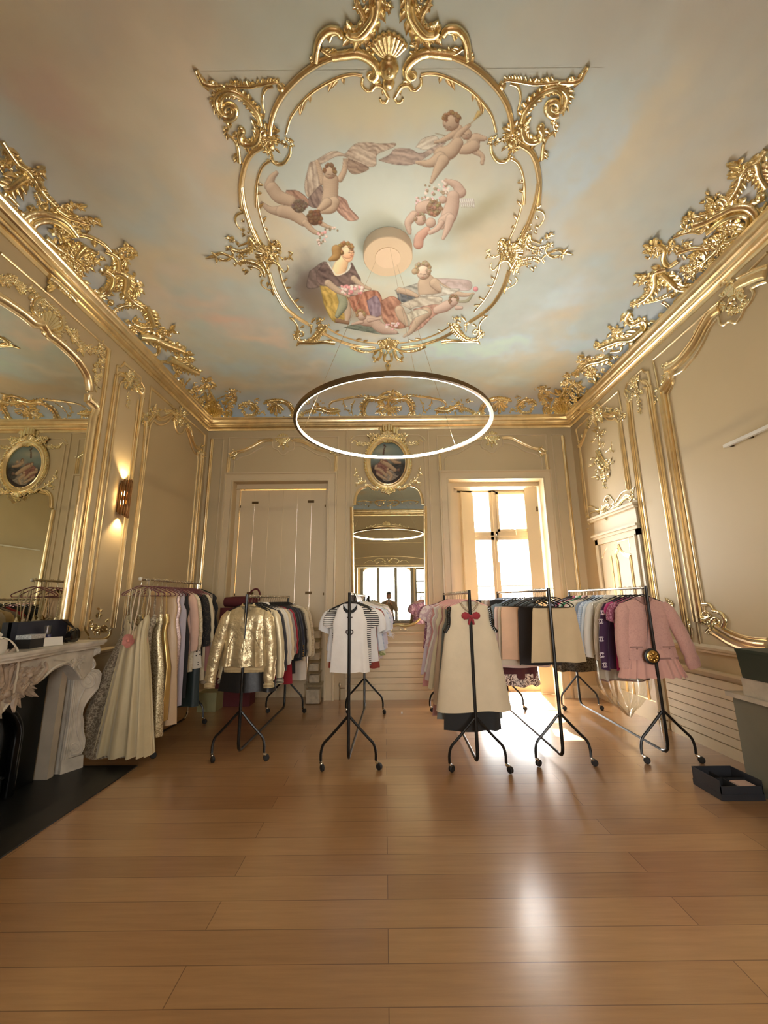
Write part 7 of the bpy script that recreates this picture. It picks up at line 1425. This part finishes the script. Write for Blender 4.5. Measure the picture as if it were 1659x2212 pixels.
for s in (-1, 1):
    b.tube([(s*.10, -.062, -.57), (s*.22, -.054, -.57)], .006, 5); b.ball((s*.16, -.066, -.585), .008, 6)
part(b, 'pocket_braid', TR, g)
b = MB(); b.tube([tuple(q) for q in spline([(-.088, -.01, -.092), (-.06, -.036, -.13), (0, -.052, -.168), (.06, -.036, -.13), (.088, -.01, -.092)], 16)], .006, 5); part(b, 'neck_braid', TR, g)
hang(6, .105, 'blouse', 'maroon lace short sleeved top behind the pink jacket', 'top', 'black', H6, cloth('maroon lace', (130, 60, 84), 'lace', (190, 130, 150), 44, ratio=.55), 'tee', L=.72, w=.235, sl=.6, hem=.2, d=.038, **G6)
hang(6, .155, 'dress', 'bright magenta dress on the shirt rail', 'dress', 'black', H6, cloth('magenta silk', (186, 44, 116), rough=.5), 'tee', L=.74, w=.23, sl=.3, hem=.25, d=.034, **G6)
g = hang(6, .205, 'sweater', 'dark purple sweater with white interlocking C motifs on the shirt rail', 'sweater', 'black', H6, cloth('purple knit', (60, 26, 62)), 'jacket', L=.74, w=.26, sl=.66, d=.036, **G6)
LOGO = mat('white knit motif', (226, 214, 220), .9)
b = MB()
for (x_, z_) in ((-.335, -.34), (-.35, -.52), (-.365, -.68), (-.345, -.78), (-.30, -.25)):
    for s in (-1, 1):
        b.tube([(x_+s*.010+s*.022*math.cos(a), -.042, z_+.022*math.sin(a)) for a in np.linspace(.8, 5.5, 12)] if s > 0 else [(x_-.010-.022*math.cos(a), -.046, z_+.022*math.sin(a)) for a in np.linspace(.8, 5.5, 12)], .004, 5)
part(b, 'interlocking_motif', LOGO, g)
hang(6, .26, 'cardigan', 'beige ribbed cardigan on the shirt rail', 'cardigan', 'black', H6, cloth('beige rib knit', (206, 190, 168), 'pinstripes', (190, 172, 148), 30), 'jacket', L=.68, w=.25, sl=.58, d=.036, **G6)
g = empty('garment_bag', (*rail_pos(6, .33)[:2], 1.59), 'clear plastic garment bag knotted at the bottom around a white dress on the shirt rail', 'garment bag', G6['group'])
b = MB(); gshell(b, [(-.10, .08, .03), (-.16, .24, .04), (-.4, .27, .045), (-.98, .27, .05)], 44, .02, 6, 0, None, 12); part(b, 'white_dress', cloth('white dress wool', (216, 206, 190)), g)
b = MB(); gshell(b, [(-.965, .272, .053), (-.985, .272, .053)], 44, .02, 6, 0, None, 3); part(b, 'dark_hem', TR, g)
CLEAR = thin_glass('clear polythene', (.93, .92, .88), .16, .12)
b = MB(); gshell(b, [(-.10, .07, .034), (-.16, .26, .05), (-.4, .29, .058), (-.95, .30, .062), (-1.08, .27, .075), (-1.22, .16, .06), (-1.32, .03, .02), (-1.35, .012, .012)], 60, .03, 11, 0, None, 22); part(b, 'plastic_cover', CLEAR, g)
hang(6, .385, 'shirt', 'white ribbed shirt on the shirt rail', 'shirt', 'black', H6, cloth('white rib', (222, 218, 210)), 'shirt', L=.64, w=.25, sl=.58, d=.036, collar=True, **G6)
hang(6, .44, 'shirt', 'pale blue white collared shirt on the shirt rail', 'shirt', 'black', H6, cloth('pale blue cotton', (206, 216, 226)), 'shirt', L=.62, w=.25, sl=.56, d=.034, collar=True, **G6)
hang(6, .495, 'shirt', 'light blue washed shirt on the shirt rail', 'shirt', 'black', H6, cloth('light blue cotton', (176, 196, 220), 'plaid', (214, 222, 232), 12, ratio=.6), 'shirt', L=.58, w=.25, sl=.55, d=.034, collar=True, **G6)
g = hang(6, .55, 'shirt', 'grey blue shirt printed with black letter H on the shirt rail', 'shirt', 'black', H6, cloth('grey blue cotton', (146, 160, 180)), 'shirt', L=.62, w=.25, sl=.58, d=.034, collar=True, **G6)
b = MB()
for k in range(13):
    z_ = -.27-.04*k; x_ = -.335-.012*(k % 3)-.02*(k/13)+(.03 if k % 2 else 0); s_ = .012
    for dx in (-s_, s_): b.box(x_+dx-.003, x_+dx+.003, -.046, -.040, z_-.016, z_+.016)
    b.box(x_-s_, x_+s_, -.046, -.040, z_-.003, z_+.003)
part(b, 'letter_print', mat('black print', (30, 32, 40), .8), g, 0)
for t, nm, lb, ct, c, kk in ((.60, 'shirt', 'cream shirt in the middle of the shirt rail', 'shirt', (220, 210, 186), 'shirt'), (.65, 'cardigan', 'ivory cardigan with rolled cuffs on the shirt rail', 'cardigan', (226, 218, 200), 'jacket'), (.70, 'blouse', 'blush pink blouse on the shirt rail', 'blouse', (214, 180, 176), 'shirt'), (.75, 'shirt', 'bright green shirt on the shirt rail', 'shirt', (46, 138, 92), 'shirt'), (.80, 'blouse', 'white blouse next to the green shirt', 'blouse', (222, 216, 208), 'shirt'), (.845, 'blouse', 'raspberry pink blouse near the far end of the shirt rail', 'blouse', (190, 70, 110), 'shirt')):
    hang(6, t, nm, lb, ct, 'black', H6, cloth(lb, c), kk, L=.60 if nm != 'shirt' or 'green' not in lb else .68, w=.25+.06*t, sl=.58, d=.032, collar=kk == 'shirt', **G6)
hang(6, .89, 'shirt', 'navy plaid shirt near the far end of the shirt rail', 'shirt', 'black', H6, cloth('navy plaid', (40, 46, 82), 'plaid', (190, 186, 200), 14, ratio=.75), 'shirt', L=.62, w=.31, sl=.58, d=.032, **G6)
hang(6, .93, 'shirt', 'pale lavender shirt near the far end of the shirt rail', 'shirt', 'black', H6, cloth('lavender cotton', (172, 176, 204)), 'shirt', L=.58, w=.32, sl=.56, d=.032, **G6)
hang(6, .97, 'jacket', 'black and white checked jacket last on the shirt rail', 'jacket', 'black', H6, cloth('black white check', (40, 38, 38), 'plaid', (222, 214, 200), 24, ratio=.5), 'jacket', L=.5, w=.33, sl=.4, d=.032, **G6)
g = empty('sequin_dress', (*rail_pos(6, .94)[:2], 1.59), 'black and silver sequinned dress hanging low at the far end of the shirt rail', 'dress', G6['group'])
b = MB(); gshell(b, [(-.16, .2, .02), (-.55, .28, .03), (-.76, .36, .06), (-.80, .40, .075), (-.86, .40, .07), (-.93, .38, .06), (-1.0, .37, .06), (-1.07, .34, .05)], 60, .012, 9, 0, None, 22); part(b, 'bodice', cloth('black silver sequins', (24, 22, 20), 'sequin', (110, 104, 92), 90, .3, .7), g)
# crossbody bag on the near post
x, y, h = rail_pos(6, .0)
g = empty('crossbody_bag', (x+.0, y-.045, 1.0), 'round black bag with a gold medallion clasp hanging from the front of the shirt rail', 'bag')
mx_ = at(1408, 1418, y=y-.05)
b = MB(); b.lathe([(.060, -.014), (.073, -.008), (.073, .008), (.060, .014)], (mx_[0], y-.05, mx_[2]), 28, (0, -1, 0)); local(b.build('bag_body', MATS['black leather']), g)
b = MB(); b.lathe([(.056, 0), (.056, .006), (.046, .012), (.001, .013)], (mx_[0], y-.063, mx_[2]), 28, (0, -1, 0))
for k in range(8): a = k*math.pi/4; b.ball((mx_[0]+.034*math.cos(a), y-.078, mx_[2]+.034*math.sin(a)), .013, 8)
for s in (-1, 1): b.tube([(mx_[0]-.03, y-.08, mx_[2]-.03*s), (mx_[0]+.03, y-.08, mx_[2]+.03*s)], .007, 6)
local(b.build('gold_clasp', mat('aged gold metal', (196, 158, 90), .28, 1.0)), g)
b = MB()
b.tube([(mx_[0]-.04, y-.05, mx_[2]+.06), (x-.05, y-.03, 1.25), (x-.012, y+.03, 1.60), (x+.012, y+.03, 1.60), (mx_[0]+.03, y-.04, 1.3), (mx_[0]+.045, y-.05, mx_[2]+.055)], .003, 5); local(b.build('strap', MATS['dark embroidery']), g)
# ------------------------------------------------------------------ the front wall and what stands there, seen in the pier mirror
b = MB(); NF = np.array([0, 1., 0]); fx = lambda x, z: np.array([x, YF, z])
for x in (-2.6, -1.4, 1.6, 2.8): b.strip([fx(x, 4.3), fx(x, 1.05 if abs(x) > 1.5 else 2.7)], [NF, NF], BEAD)
for z0 in (4.05, 3.95):
    P = [fx(X0+1.3*t, z0-.28*abs(t)**1.6) for t in np.linspace(-1, 1, 30)]; b.ribbon(P, [NF]*30, .03 if z0 > 4 else .014, .03)
P = [fx(X0+1.35*t, 2.98-.12*t*t) for t in np.linspace(-1, 1, 20)]; b.strip(P, [NF]*20, BEAD); b.strip([fx(-1.3, 2.66), fx(1.95, 2.66)], [NF]*2, BEAD)
b.strip([fx(-1.5, 3.45), fx(1.7, 3.45)], [NF]*2, BEAD)
structure('trim_17', b, GOLDL, 30)
o = Orn(Zm(0, 0, 1), None, 60); o.mpp = lambda P: 1.0
def fsf(x, y, side): o.mb = o.mbs[1]; return np.array([x, YF, y]), np.array([0, 1., 0])
o.sf = fsf
o.cluster(X0, 4.06, .16, .12, 16, .06); o.shell(X0, 4.0, X0, 4.22, .8, 7)
for s in (-1, 1): o.scroll(.02, .012, [(X0+s*.05, 2.78), (X0+s*.2, 2.9), (X0+s*.42, 2.84), (X0+s*.36, 2.74), (X0+s*.26, 2.78)]); o.scroll(.018, .01, [(X0+s*.42, 2.76), (X0+s*.6, 2.84), (X0+s*.78, 2.74)]); o.spray([(X0+s*.2, 4.1), (X0+s*.5, 4.06), (X0+s*.9, 3.9)], 8, .07, .012)
o.cluster(X0, 2.82, .2, .08, 20, .05)
tag(o.mbs[1].build('overdoor_ornament', GOLD, None, 60), 'gilt shell and scrolls over the wide opening reflected in the pier mirror', 'plaster ornament')
# ------------------------------------------------------------------ things on the mantel shelf
SHZ = 1.1405
def thing_box(name, x0, x1, y0, y1, z0, z1, m, label, cat, rot=0.0, lid=None):
    cx, cy = (x0+x1)/2, (y0+y1)/2; r = empty(name, (cx, cy, z0), label, cat); r.rotation_euler = (0, 0, rot)
    b = MB(); h = z1-z0; b.box(x0-cx, x1-cx, y0-cy, y1-cy, 0, h*(.72 if lid else 1)); part(b, 'box_body', m, r, 0)
    if lid: b = MB(); b.box(x0-cx-.003, x1-cx+.003, y0-cy-.003, y1-cy+.003, h*.70, h); part(b, 'lid', lid, r, 0)
    return r
NAVY = mat('navy card', (26, 30, 48), .55); PAPER = mat('white card', (226, 222, 214), .7, var=.03)
thing_box('gift_box', -3.035, -2.985, 3.46, 4.0, SHZ, 1.345, NAVY, 'flat navy blue box standing on the mantel shelf against the mirror', 'box')
r = empty('gift_box', (-2.885, 3.03, SHZ), 'white gift box tied with a long white ribbon hanging over the mantel shelf edge', 'gift box'); r.rotation_euler = (0, 0, .3)
b = MB(); b.box(-.11, .11, -.16, .16, 0, .10); part(b, 'box_body', PAPER, r, 0)
RBN = mat('white satin ribbon', (236, 232, 224), .4)
b = MB(); b.box(-.112, .112, -.02, .02, .0, .103); b.box(-.02, .02, -.162, .162, .0, .103); part(b, 'ribbon', RBN, r, 0)
b = MB()
def band(b, pts, w):
    P = spline(pts, 16); vs = []
    for q in P: vs += [(q[0], q[1]-w, q[2]), (q[0], q[1]+w, q[2])]
    b.add(vs, [(2*i, 2*i+1, 2*i+3, 2*i+2) for i in range(15)])
band(b, [(0, .0, .105), (.05, .08, .16), (.09, .10, .12), (0, .0, .107)], .018); band(b, [(0, 0, .105), (-.03, -.08, .17), (-.02, -.13, .12), (0, 0, .107)], .018); band(b, [(0, .02, .106), (.10, .12, .11), (.155, .20, .02), (.172, .22, -.10), (.172, .22, -.30)], .016); band(b, [(0, 0, .106), (.05, .16, .115), (.08, .20, .02), (.09, .21, .005)], .016)
part(b, 'bow', RBN, r)
SIL = cloth('silver glitter', (170, 176, 186), 'sequin', (240, 242, 246), 220, .3, .6)
thing_box('trinket_box', -2.97, -2.86, 3.44, 3.60, SHZ, 1.245, mat('black card', (28, 27, 28), .5), 'small black box with a silver glitter lid on the mantel shelf', 'box', .1, SIL)
r = empty('note_card', (-2.86, 3.68, SHZ), 'folded white card standing on the mantel shelf in front of the glitter box', 'card'); r.rotation_euler = (0, 0, -.5)
b = MB(); b.bar((0, -.07, .036), (0, .07, .036), .003, .072, (.3, 0, 1)); b.bar((.022, -.07, .036), (.022, .07, .036), .003, .072, (-.3, 0, 1)); part(b, 'card_fold', PAPER, r, 0)
r = empty('candle', (-2.93, 3.70, SHZ), 'dark blue glass candle jar on the mantel shelf', 'candle')
b = MB(); b.lathe([(.030, 0), (.034, .004), (.034, .09), (.031, .094)], (0, 0, 0), 20); part(b, 'jar', mat('cobalt glass', (38, 42, 92), .15), r)
b = MB(); b.lathe([(.027, .0), (.027, .07)], (0, 0, .096), 16); part(b, 'clear_lid', thin_glass('clear glass jar', (.9, .9, .88), .2, .05), r)
r = empty('handbag', (-2.90, 3.97, SHZ), 'small glossy black bag with curved handles at the right end of the mantel shelf', 'bag')
PAT = mat('black patent leather', (18, 17, 17), .1, 0, coat=1.0)
b = MB(); b.lathe([(.02, -.03), (.06, -.025), (.062, .025), (.02, .03)], (0, 0, .055), 24, (1, 0, .0), sx=.85); part(b, 'bag_body', PAT, r)
b = MB(); b.tube([tuple(q) for q in spline([(0, -.045, .06), (0, -.03, .11), (0, .03, .125), (0, .07, .10), (0, .085, .05)], 18)], .007, 8); part(b, 'handle', PAT, r)
b = MB(); b.tube([tuple(q) for q in spline([(-.06, -.10, .21), (-.05, -.04, .19), (-.05, .04, .14), (-.045, .09, .11)], 16)], [.004+.010*math.sin(math.pi*i/15) for i in range(16)], 8); b.ball((-.045, .09, .10), .014, 8); b.lathe([(.012, 0), (.016, .005), (.005, .05), (.004, .13), (.008, .14)], (-.052, .0, 0), 10); o = b.build('ornament', mat('dark silvered metal', (96, 92, 88), .2, .9)); o.location = r.location; tag(o, 'dark silver sculptural ornament standing behind the glossy black bag on the mantel shelf', 'ornament')

# ------------------------------------------------------------------ right foreground
r = empty('cabinet', (3.05, 3.1, 0), 'olive grey cabinet with a pale marble top against the side door wall', 'cabinet')
OL = mat('olive grey lacquer', (112, 110, 92), .55, var=.05); MT = mat('cream grey marble', (190, 182, 166), .3, var=.18, vscale=9)
b = MB(); b.box(2.845, 3.26, 2.35, 3.62, .06, .70); b.box(2.87, 3.24, 2.4, 3.58, 0, .06); local(b.build('carcass', OL, smooth=0), r)
b = MB(); b.box(2.80, 3.265, 2.30, 3.64, .70, .735); local(b.build('marble_top', MT, smooth=0), r)
for y0 in (2.36, 2.78, 3.2): b = MB(); b.box(2.834, 2.845, y0+.01, y0+.41, .08, .69); local(b.build('door', OL, smooth=0), r)
thing_box('tray_box', 2.84, 3.22, 2.75, 3.50, .7355, .865, MT, 'shallow grey marbled box on the cabinet top under the dark green box', 'box')
GRN = mat('dark green card', (36, 48, 36), .6)
r = empty('gift_box', (3.0, 3.2, .866), 'dark green lidded box on the marbled box at the right edge', 'box')
b = MB(); b.prism([(-.17, 0), (.17, 0), (.19, .205), (-.19, .205)], lambda a, z, d: (a, d, z), -.34, .27); part(b, 'box_body', GRN, r, 0)
b = MB(); b.box(-.193, .193, -.345, .275, .20, .222); part(b, 'lid', GRN, r, 0)
r = empty('open_box', (2.70, 3.61, 0), 'open black cardboard box with compartments on the floor beside the olive cabinet', 'box'); BX = mat('black cardboard', (42, 43, 48), .5); BXI = mat('black box lining', (26, 25, 26), .7)
b = MB(); x0, x1, y0, y1, h, t_ = -.19, .13, -.145, .145, .135, .006
b.box(x0, x1, y0, y1, 0.001, t_); b.box(x0, x0+t_, y0, y1, t_, h); b.box(x1-t_, x1, y0, y1, t_, h); b.box(x0, x1, y1-t_, y1, t_, h); b.box(x0, x1, y0, y0+t_, t_, h*.72); part(b, 'tray', BX, r, 0)
b = MB(); b.box(x0-.003, x1+.003, y0-.003, y1+.003, 0.001, .045); part(b, 'base_lip', BX, r, 0)
b = MB(); b.box(x0+t_, x1-t_, .0, .006, t_, .10); b.box(x0+.13, x0+.136, y0+t_, y1-t_, t_, .10); part(b, 'divider', BXI, r, 0)
o = MB(); o.box(-.02, .10, -.12, -.02, .0, .085); o = o.build('folded_paper', mat('blush tissue paper', (206, 176, 160), .8), smooth=0); o.location = (2.70, 3.61, .007); tag(o, 'blush pink folded tissue inside the open black box', 'paper')
b = MB(); b.box(3.225, 3.255, 2.4, 3.70, 2.875, 2.905); r = empty('wall_batten', (3.25, 3.1, 2.89), 'thin white linear batten fixed high on the largest panel of the side door wall', 'batten'); local(b.build('bar', mat('white batten', (228, 224, 212), .4), smooth=0), r)
for y in (3.66, 3.45, 2.9): b = MB(); b.box(3.255, 3.289, y-.01, y+.01, 2.872, 2.89); local(b.build('clip', BRONZE, smooth=0), r)

# ------------------------------------------------------------------ storage against the window wall
CLR = thin_glass('clear storage plastic', (.92, .91, .87), .14, .08); CLF = mat('folded pale fabric', (206, 196, 176), .9, var=.2, vscale=18)
def tub(x, y, z, sx, sy, h, lab):
    r = empty('storage_box', (x, y, z), lab, 'storage box', 'clear boxes stacked by the shuttered window')
    b = MB(); k = .9; vs = [(sx*a*q, sy*c*q, zz) for zz, q in ((0, k), (h, 1)) for a, c in ((-1, -1), (1, -1), (1, 1), (-1, 1))]
    b.add(vs, [(0, 3, 2, 1), (0, 1, 5, 4), (1, 2, 6, 5), (2, 3, 7, 6), (3, 0, 4, 7)]); part(b, 'tub', CLR, r, 0)
    b = MB(); b.box(-sx*1.06, sx*1.06, -sy*1.06, sy*1.06, h, h+.016); part(b, 'lid', CLR, r, 0)
    b = MB(); b.box(-sx*.8, sx*.8, -sy*.8, sy*.8, .008, h*.75); part(b, 'contents', CLF, r, 0)
z = 0.001
for k, (h, s_, lab) in enumerate(((.27, .125, 'largest clear plastic box on the floor under the stack by the shutters'), (.15, .09, 'clear plastic box second from the floor in the stack by the shutters'), (.14, .085, 'clear plastic box third from the floor in the stack by the shutters'), (.14, .085, 'clear plastic box third from the top in the stack by the shutters'), (.14, .085, 'clear plastic box second from the top in the stack by the shutters'), (.15, .085, 'topmost clear plastic box in the stack by the shutters'))):
    tub(-1.08+.01*(k % 2), 6.60, z, s_, s_*.9, h, lab); z += h+.017
BUR = mat('burgundy fabric', (92, 34, 38), .8)
thing_box('trunk', -2.50, -1.98, 6.42, 6.68, .001, 1.40, BUR, 'tall burgundy fabric box standing behind the gold bomber jacket', 'box', 0, BUR)
r = empty('holdall', (-2.24, 6.55, 1.401), 'burgundy bag with a looped handle lying on the tall burgundy box', 'bag')
b = MB(); b.lathe([(.03, -.26), (.09, -.24), (.105, -.1), (.105, .1), (.09, .24), (.03, .26)], (0, 0, .085), 16, (1, 0, 0), sx=.8, sy=1); part(b, 'bag_body', BUR, r)
b = MB(); b.tube([tuple(q) for q in spline([(.10, -.02, .15), (.16, -.03, .24), (.24, -.03, .28), (.29, -.02, .22), (.28, 0, .10)], 18)], .014, 8); part(b, 'handle', BUR, r)
thing_box('storage_box', -2.62, -2.36, 6.14, 6.40, .001, .25, mat('pale olive card', (150, 146, 104), .7), 'pale olive green box on the floor between the gown and jacket rails', 'box')
b = MB(); b.tube([(-.70, 6.70, .0), (-.70, 6.70, .2)], .010, 8); b.lathe([(.012, 0), (.02, .01), (.02, .05), (.012, .06)], (-.70, 6.70, .2), 12); b.tube([(-.70, 6.70, .18), (-.63, 6.72, .18)], .009, 8); o = b.build('radiator_valve', CHROME); tag(o, 'small chrome radiator valve on a pipe left of the centre radiator cover', 'valve')
b = MB(); b.tube([(3.20, 5.22, .0), (3.20, 5.22, .13)], .010, 8); b.lathe([(.012, 0), (.02, .01), (.02, .05), (.012, .06)], (3.20, 5.22, .12), 12); b.tube([(3.20, 5.22, .10), (3.25, 5.15, .10)], .009, 8); o = b.build('radiator_valve', CHROME); tag(o, 'small chrome radiator valve at the foot of the side door wall behind a rail post', 'valve')
b = MB(); b.box(-.012, .012, -.008, .008, .001, .02); o = b.build('paper_scrap', PAPER, smooth=0); o.location = (.213, 5.97, 0); tag(o, 'tiny white paper scrap on the bare floor between the middle rails', 'scrap')

# ------------------------------------------------------------------ rails standing in the bay behind the camera, seen in the pier mirror
def back_rail(x, y0, y1, label, cols, grp):
    rack('clothes_rack', label, x, y0, y1, 1.56)
    n = len(cols)
    for k, (nm, c, lb) in enumerate(cols):
        y = y0+.12+(y1-y0-.24)*k/(n-1); g = garment(nm, lb, nm, x, y, 1.56, grp, rnd.uniform(-.1, .1)); make('jacket' if nm != 'dress' else 'shift', g, cloth(lb, c), L=.8, w=.24, sl=.55, d=.05); hanger('black', grp, x, y, 1.56, 'black hanger on '+label[6:60])
back_rail(-.42, -2.5, -1.05, 'black clothes rail of pale coats in the bay behind the camera', [('coat', (200, 188, 166), 'pale beige coat nearest the room on the bay rail'), ('jacket', (206, 198, 186), 'off white jacket second on the bay rail'), ('coat', (186, 172, 150), 'sand coat third on the bay rail'), ('dress', (214, 206, 196), 'cream dress fourth on the bay rail'), ('jacket', (196, 186, 170), 'oatmeal jacket at the window end of the bay rail')], 'coats on the bay rail')
back_rail(1.42, -2.5, -1.05, 'black clothes rail of mauve clothes in the bay behind the camera', [('dress', (150, 120, 140), 'mauve dress nearest the room on the second bay rail'), ('jacket', (40, 38, 42), 'black jacket second on the second bay rail'), ('dress', (170, 150, 160), 'grey lilac dress third on the second bay rail'), ('jacket', (120, 106, 116), 'plum grey jacket at the window end of the second bay rail')], 'clothes on the second bay rail')
# ------------------------------------------------------------------ the person taking the picture, reflected in the pier mirror
def skin_body(name, joints, edges, m, root, sub=2):
    me = bpy.data.meshes.new(name); me.from_pydata([j[:3] for j in joints], edges, []); me.materials.append(m)
    o = bpy.data.objects.new(name, me); C.objects.link(o); md = o.modifiers.new('skin', 'SKIN'); md.use_smooth_shade = True
    if not me.skin_vertices: me.attributes
    for v, j in zip(me.skin_vertices[0].data, joints): v.radius = (j[3], j[4] if len(j) > 4 else j[3])
    me.skin_vertices[0].data[0].use_root = True
    s = o.modifiers.new('sub', 'SUBSURF'); s.levels = sub; s.render_levels = sub
    o.parent = root; return o
PX, PY = 0.13, -0.40
pr = empty('person', (PX, PY, 0), 'person in taupe top and jeans holding up a phone, seen in the pier mirror', 'person')
SKIN = mat('skin', (196, 150, 122), .55); TAUPE = cloth('taupe jersey', (150, 132, 112)); JEAN = cloth('blue denim', (58, 72, 98)); HAIRM = mat('dark brown hair', (42, 30, 24), .5)
J = [(0, 0, .98, .13, .10), (0, -.01, 1.12, .125, .095), (0, -.01, 1.28, .15, .10), (0, -.01, 1.40, .12, .085), (0, 0, 1.47, .05, .05), (0, .015, 1.53, .046, .05)]
E = [(i, i+1) for i in range(5)]
def add(chain, base):
    k = len(J); J.extend(chain); E.append((base, k)); E.extend((k+i, k+i+1) for i in range(len(chain)-1)); return k
for s in (-1, 1):
    add([(s*.17, -.01, 1.40, .058), (s*.235, .02, 1.26, .046), (s*.24, .07, 1.14, .041), (s*.15, .17, 1.26, .036), (s*.075, .235, 1.365, .027), (s*.062, .255, 1.40, .026, .018)], 3)
    add([(s*.09, 0, .86, .085), (s*.10, .01, .66, .068), (s*.10, .02, .49, .052), (s*.105, .0, .30, .050), (s*.11, -.01, .10, .034), (s*.115, .03, .05, .036), (s*.125, .13, .035, .030)], 0)
skin_body('body', J, E, SKIN, pr)
b = MB(); gshell(b, [(1.49, .07, .06), (1.44, .16, .09), (1.38, .20, .115), (1.25, .165, .125), (1.10, .150, .120), (.96, .175, .135)], 32, .004, 5, 0, None, 14); part(b, 'top', TAUPE, pr)
for s in (-1, 1):
    b = MB(); b.tube([(s*.16, -.01, 1.41), (s*.20, .0, 1.34), (s*.24, .03, 1.24), (s*.245, .075, 1.15), (s*.22, .11, 1.16), (s*.15, .175, 1.265), (s*.10, .215, 1.335)], [.07, .068, .06, .056, .054, .047, .04], 12); part(b, 'sleeve', TAUPE, pr)
b = MB(); gshell(b, [(1.02, .150, .115), (.95, .175, .128), (.85, .185, .125)], 28, 0, 3, 0, None, 5)
for s in (-1, 1): b.tube([(s*.088, 0, .90), (s*.10, .01, .66), (s*.10, .02, .48), (s*.105, 0, .28), (s*.11, -.01, .08)], [.100, .084, .066, .062, .058], 14)
part(b, 'jeans', JEAN, pr)
for s in (-1, 1): b = MB(); b.lathe([(.03, -.1), (.046, -.06), (.044, .06), (.035, .13), (.01, .15)], (s*.118, .03, .042), 14, (0, 1, 0), sy=.75); part(b, 'shoe', mat('black shoe', (28, 26, 26), .5), pr)
def hz(z): return .0
b = MB(); head = [(.012, 1.515), (.050, 1.53), (.066, 1.56), (.074, 1.60), (.077, 1.645), (.074, 1.69), (.060, 1.725), (.034, 1.745), (.002, 1.752)]
vs = []; n = 24
for r_, z_ in head:
    for j in range(n):
        a = 2*math.pi*j/n; x_, y_ = r_*math.cos(a), r_*1.18*math.sin(a)+.02; f = max(0, math.sin(a))
        if f > .9: y_ += .020*math.exp(-((z_-1.61)/.018)**2) + .006*math.exp(-((z_-1.565)/.012)**2)-.004*math.exp(-((z_-1.64)/.014)**2)
        vs.append((x_, y_, z_))
b.add(vs, [(i*n+j, i*n+(j+1) % n, (i+1)*n+(j+1) % n, (i+1)*n+j) for i in range(len(head)-1) for j in range(n)])
for s in (-1, 1): b.lathe([(.004, -.01), (.018, 0), (.004, .01)], (s*.078, .01, 1.63), 10, (1, 0, 0), sx=1, sy=.6)
part(b, 'head', SKIN, pr)
b = MB()
for s in (-1, 1): b.ball((s*.030, .098, 1.642), .010, 8); b.tube([(s*.016, .106, 1.662), (s*.044, .096, 1.662)], .003, 5)
part(b, 'eyes', mat('dark eyes', (40, 28, 24), .2), pr)
b = MB(); b.tube([(-.022, .103, 1.572), (0, .110, 1.574), (.022, .103, 1.572)], [.002, .005, .002], 6); part(b, 'lips', mat('lips', (168, 96, 88), .5), pr)
b = MB(); vs = []
for i in range(9):
    t = i/8; z_ = 1.765-.25*t; r_ = .088*math.sin(min(1.57, .3+1.9*t))*(1-.1*t)
    for j in range(20): a = math.pi*(.86+1.28*j/19); vs.append((r_*math.cos(a)*1.0, r_*1.25*math.sin(a)+.015, z_))
b.add(vs, [(i*20+j, (i+1)*20+j, (i+1)*20+j+1, i*20+j+1) for i in range(8) for j in range(19)]); b.lathe([(.002, .055), (.05, .045), (.082, .012), (.088, -.03)], (0, .012, 1.71), 20, sy=1.2); part(b, 'hair', HAIRM, pr)
PHN = mat('black phone', (20, 20, 22), .2)
b = MB(); b.box(-.038, .038, .262, .270, 1.385, 1.535); part(b, 'case', PHN, o := empty('phone', (PX, PY, 0), 'dark phone held up in both hands by the reflected person', 'phone'), 0)
for s in (-1, 1):
    b = MB(); b.tube([(s*.062, .245, 1.385), (s*.054, .262, 1.41), (s*.046, .268, 1.43)], [.02, .024, .018], 10)
    for k, (L_, zz) in enumerate(((.050, 1.462), (.056, 1.442), (.054, 1.422), (.044, 1.404))): b.tube([tuple(q) for q in spline([(s*.052, .262, zz-.012), (s*.058, .278, zz-.003), (s*.042, .284, zz+.002), (s*(.042-L_*.5), .280, zz+.004)], 8)], [.0095, .009, .0085, .008, .008, .0075, .007, .006], 7)
    b.tube([tuple(q) for q in spline([(s*.056, .25, 1.41), (s*.048, .246, 1.45), (s*.036, .250, 1.475)], 7)], [.012, .011, .0105, .010, .0095, .009, .007], 7)
    part(b, 'hand', SKIN, pr)
